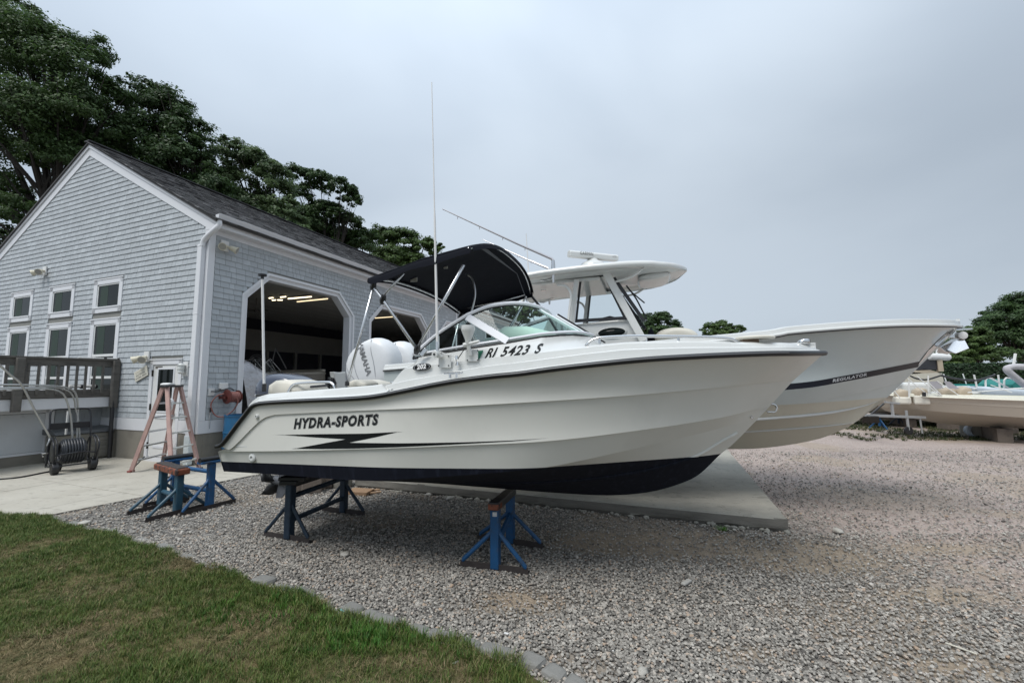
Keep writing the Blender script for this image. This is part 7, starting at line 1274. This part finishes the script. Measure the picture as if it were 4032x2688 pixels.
tree('maple_tree', 'bushy maple low behind the roof ridge left of the bimini', (-12.0, 35), [ib(1230, 930, Y, 100, 85), ib(1330, 960, Y, 90, 80), ib(1380, 900, Y, 60, 60), ib(1430, 960, Y, 70, 80), ib(1290, 1010, Y, 110, 70)], 18000, .13, LF[0], 15, .3, LB, cl=30, cr=.34, gz=1.2)
Y = 38.
tree('maple_tree', 'rounded bright maple behind the bimini canopy and antenna', (-11.0, 40), [ib(1500, 935, Y, 70, 55), ib(1590, 955, Y, 75, 60), ib(1670, 985, Y, 65, 60), ib(1540, 1030, Y, 110, 60), ib(1730, 985, Y, 26, 34), ib(1640, 1050, Y, 90, 50)], 20000, .14, LF[3], 16, .3, LB, cl=30, cr=.34, gz=1.2)
Y = 45.
tree('maple_tree', 'small far tree seen between the bimini edge and the windshield', (-3.8, 46), [ib(1930, 1195, Y, 55, 38), ib(1985, 1215, Y, 60, 45), ib(2040, 1250, Y, 50, 45), ib(2090, 1230, Y, 60, 35)], 9000, .14, LF[3], 17, .3, LB, gz=.5)
Y = 42.
tree('maple_tree', 'round far tree left of the hardtop legs near the middle', (14.5, 43), [ib(2545, 1268, Y, 50, 42), ib(2605, 1262, Y, 48, 38), ib(2655, 1290, Y, 34, 34), ib(2580, 1310, Y, 80, 34), ib(2510, 1300, Y, 30, 50)], 12000, .12, LF[2], 18, .3, 'far trees over the large boat', cl=36, cr=.34)
Y = 48.
tree('maple_tree', 'small dome shaped far tree above the large boat deck', (24.5, 49), [ib(2800, 1296, Y, 42, 30), ib(2850, 1287, Y, 44, 33), ib(2900, 1300, Y, 38, 24), ib(2840, 1320, Y, 85, 24)], 9000, .12, LF[3], 19, .3, 'far trees over the large boat', cl=36, cr=.34)
Y = 29.
RB = 'trees behind the hedge at the right'
tree('maple_tree', 'tall dark tree at the right edge above the hedge', (37.5, 31), [ib(4060, 1230, Y, 120, 90), ib(3960, 1260, Y, 90, 80), ib(3900, 1310, Y, 70, 85), ib(3990, 1370, Y, 130, 90), ib(4140, 1330, Y, 140, 140)], 42000, .095, LF[2], 20, .25, RB, cl=34, cr=.34)
tree('maple_tree', 'yellower bushy tree left of the tall dark one, above the hedge', (30.5, 29), [ib(3830, 1330, Y - 2, 55, 50), ib(3790, 1370, Y - 2, 50, 60), ib(3860, 1400, Y - 2, 70, 50), ib(3760, 1420, Y - 2, 60, 50)], 22000, .095, LF[3], 21, .2, RB, cl=34, cr=.34)
tree('maple_tree', 'dark low tree behind the large boat bow', (27.0, 30), [ib(3700, 1400, Y, 70, 60), ib(3620, 1440, Y, 80, 60), ib(3540, 1460, Y, 60, 40)], 10000, .13, LF[2], 22, .3, RB)
# hedge
g = np.random.default_rng(5); h0_, h1_ = atdepth(3380, 1500, 23.), atdepth(4300, 1500, 19.5); zt = 2.42; hd = thing('hedge', 'long clipped dark green hedge behind the boats at the right', 'hedge', (h0_.x, h0_.y, 0)); dl = Vector((h1_.x - h0_.x, h1_.y - h0_.y, 0)); n = 42000; u_ = g.random(n); f_ = g.random(n); side = g.random(n) < .7
dx = dl.normalized(); nx_ = Vector((dx.y, -dx.x, 0)); P = np.stack([u_ * dl.x + nx_.x * np.where(side, .55, (g.random(n) * 2 - 1) * .55) + g.normal(size=n) * .04, u_ * dl.y + nx_.y * np.where(side, .55, (g.random(n) * 2 - 1) * .55) + g.normal(size=n) * .04, np.where(side, f_ * zt, zt + g.normal(size=n) * .04)], 1)
nm = np.where(side[:, None], np.array([nx_.x, nx_.y, .3]), np.array([0, 0, 1.])) + g.normal(size=(n, 3)) * .5; nm /= np.linalg.norm(nm, axis=1)[:, None]; t1 = np.cross(nm, g.normal(size=(n, 3))); t1 /= np.linalg.norm(t1, axis=1)[:, None]; t2 = np.cross(nm, t1); V = np.stack([P - t1 * .055, P - t2 * .035, P + t1 * .055, P + t2 * .035], 1).reshape(-1, 3)
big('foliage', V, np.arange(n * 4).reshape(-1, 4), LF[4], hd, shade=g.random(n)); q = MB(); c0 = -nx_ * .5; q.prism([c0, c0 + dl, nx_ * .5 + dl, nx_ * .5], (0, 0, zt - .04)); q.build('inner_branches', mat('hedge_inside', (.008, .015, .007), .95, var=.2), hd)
# weeds on the ground under the far boats
g = np.random.default_rng(8); n = 9000; xx = g.uniform(10, 22, n); yy = g.uniform(12.2, 20, n); k = (fbm(xx, yy, .7) > .46) | (yy > 16); xx, yy = xx[k], yy[k]; n = len(xx); sc = g.uniform(1, 2.6, n)
scatter('weeds', np.stack([xx, yy, 0 * xx], 1), np.stack([sc, sc, sc * .7], 1), np.stack([0 * xx, 0 * xx, g.uniform(0, 6, n)], 1), tuft(44, 9, .045, .05, .004, randmat('weed_blades', [(0, (.03, .05, .02)), (.6, (.06, .075, .03)), (1, (.14, .12, .06))]), 'weed_tuft2'), 'low weeds on the ground under the far boats', go)
hl = MB(); ax_ = []; 
rows = [[(x, 110 + 4 * math.sin(x * .03), z) for x in np.linspace(-260, 260, 50)] for z in (-1, 0)]; 
rows.append([(x, 112 + 4 * math.sin(x * .03), 2.6 + .9 * math.sin(x * .11) + .5 * math.sin(x * .37)) for x in np.linspace(-260, 260, 50)]); rows.append([(x, 170, 3.2) for x in np.linspace(-260, 260, 50)])
hl.grid(rows); props(hl.build('far_wooded_rise', mat('far_woods', (.03, .05, .025), .95, var=.4, vscale=.4, bump=.6, bscale=1.2), smooth='all'), 'low dark wooded rise closing the horizon', kind='structure')
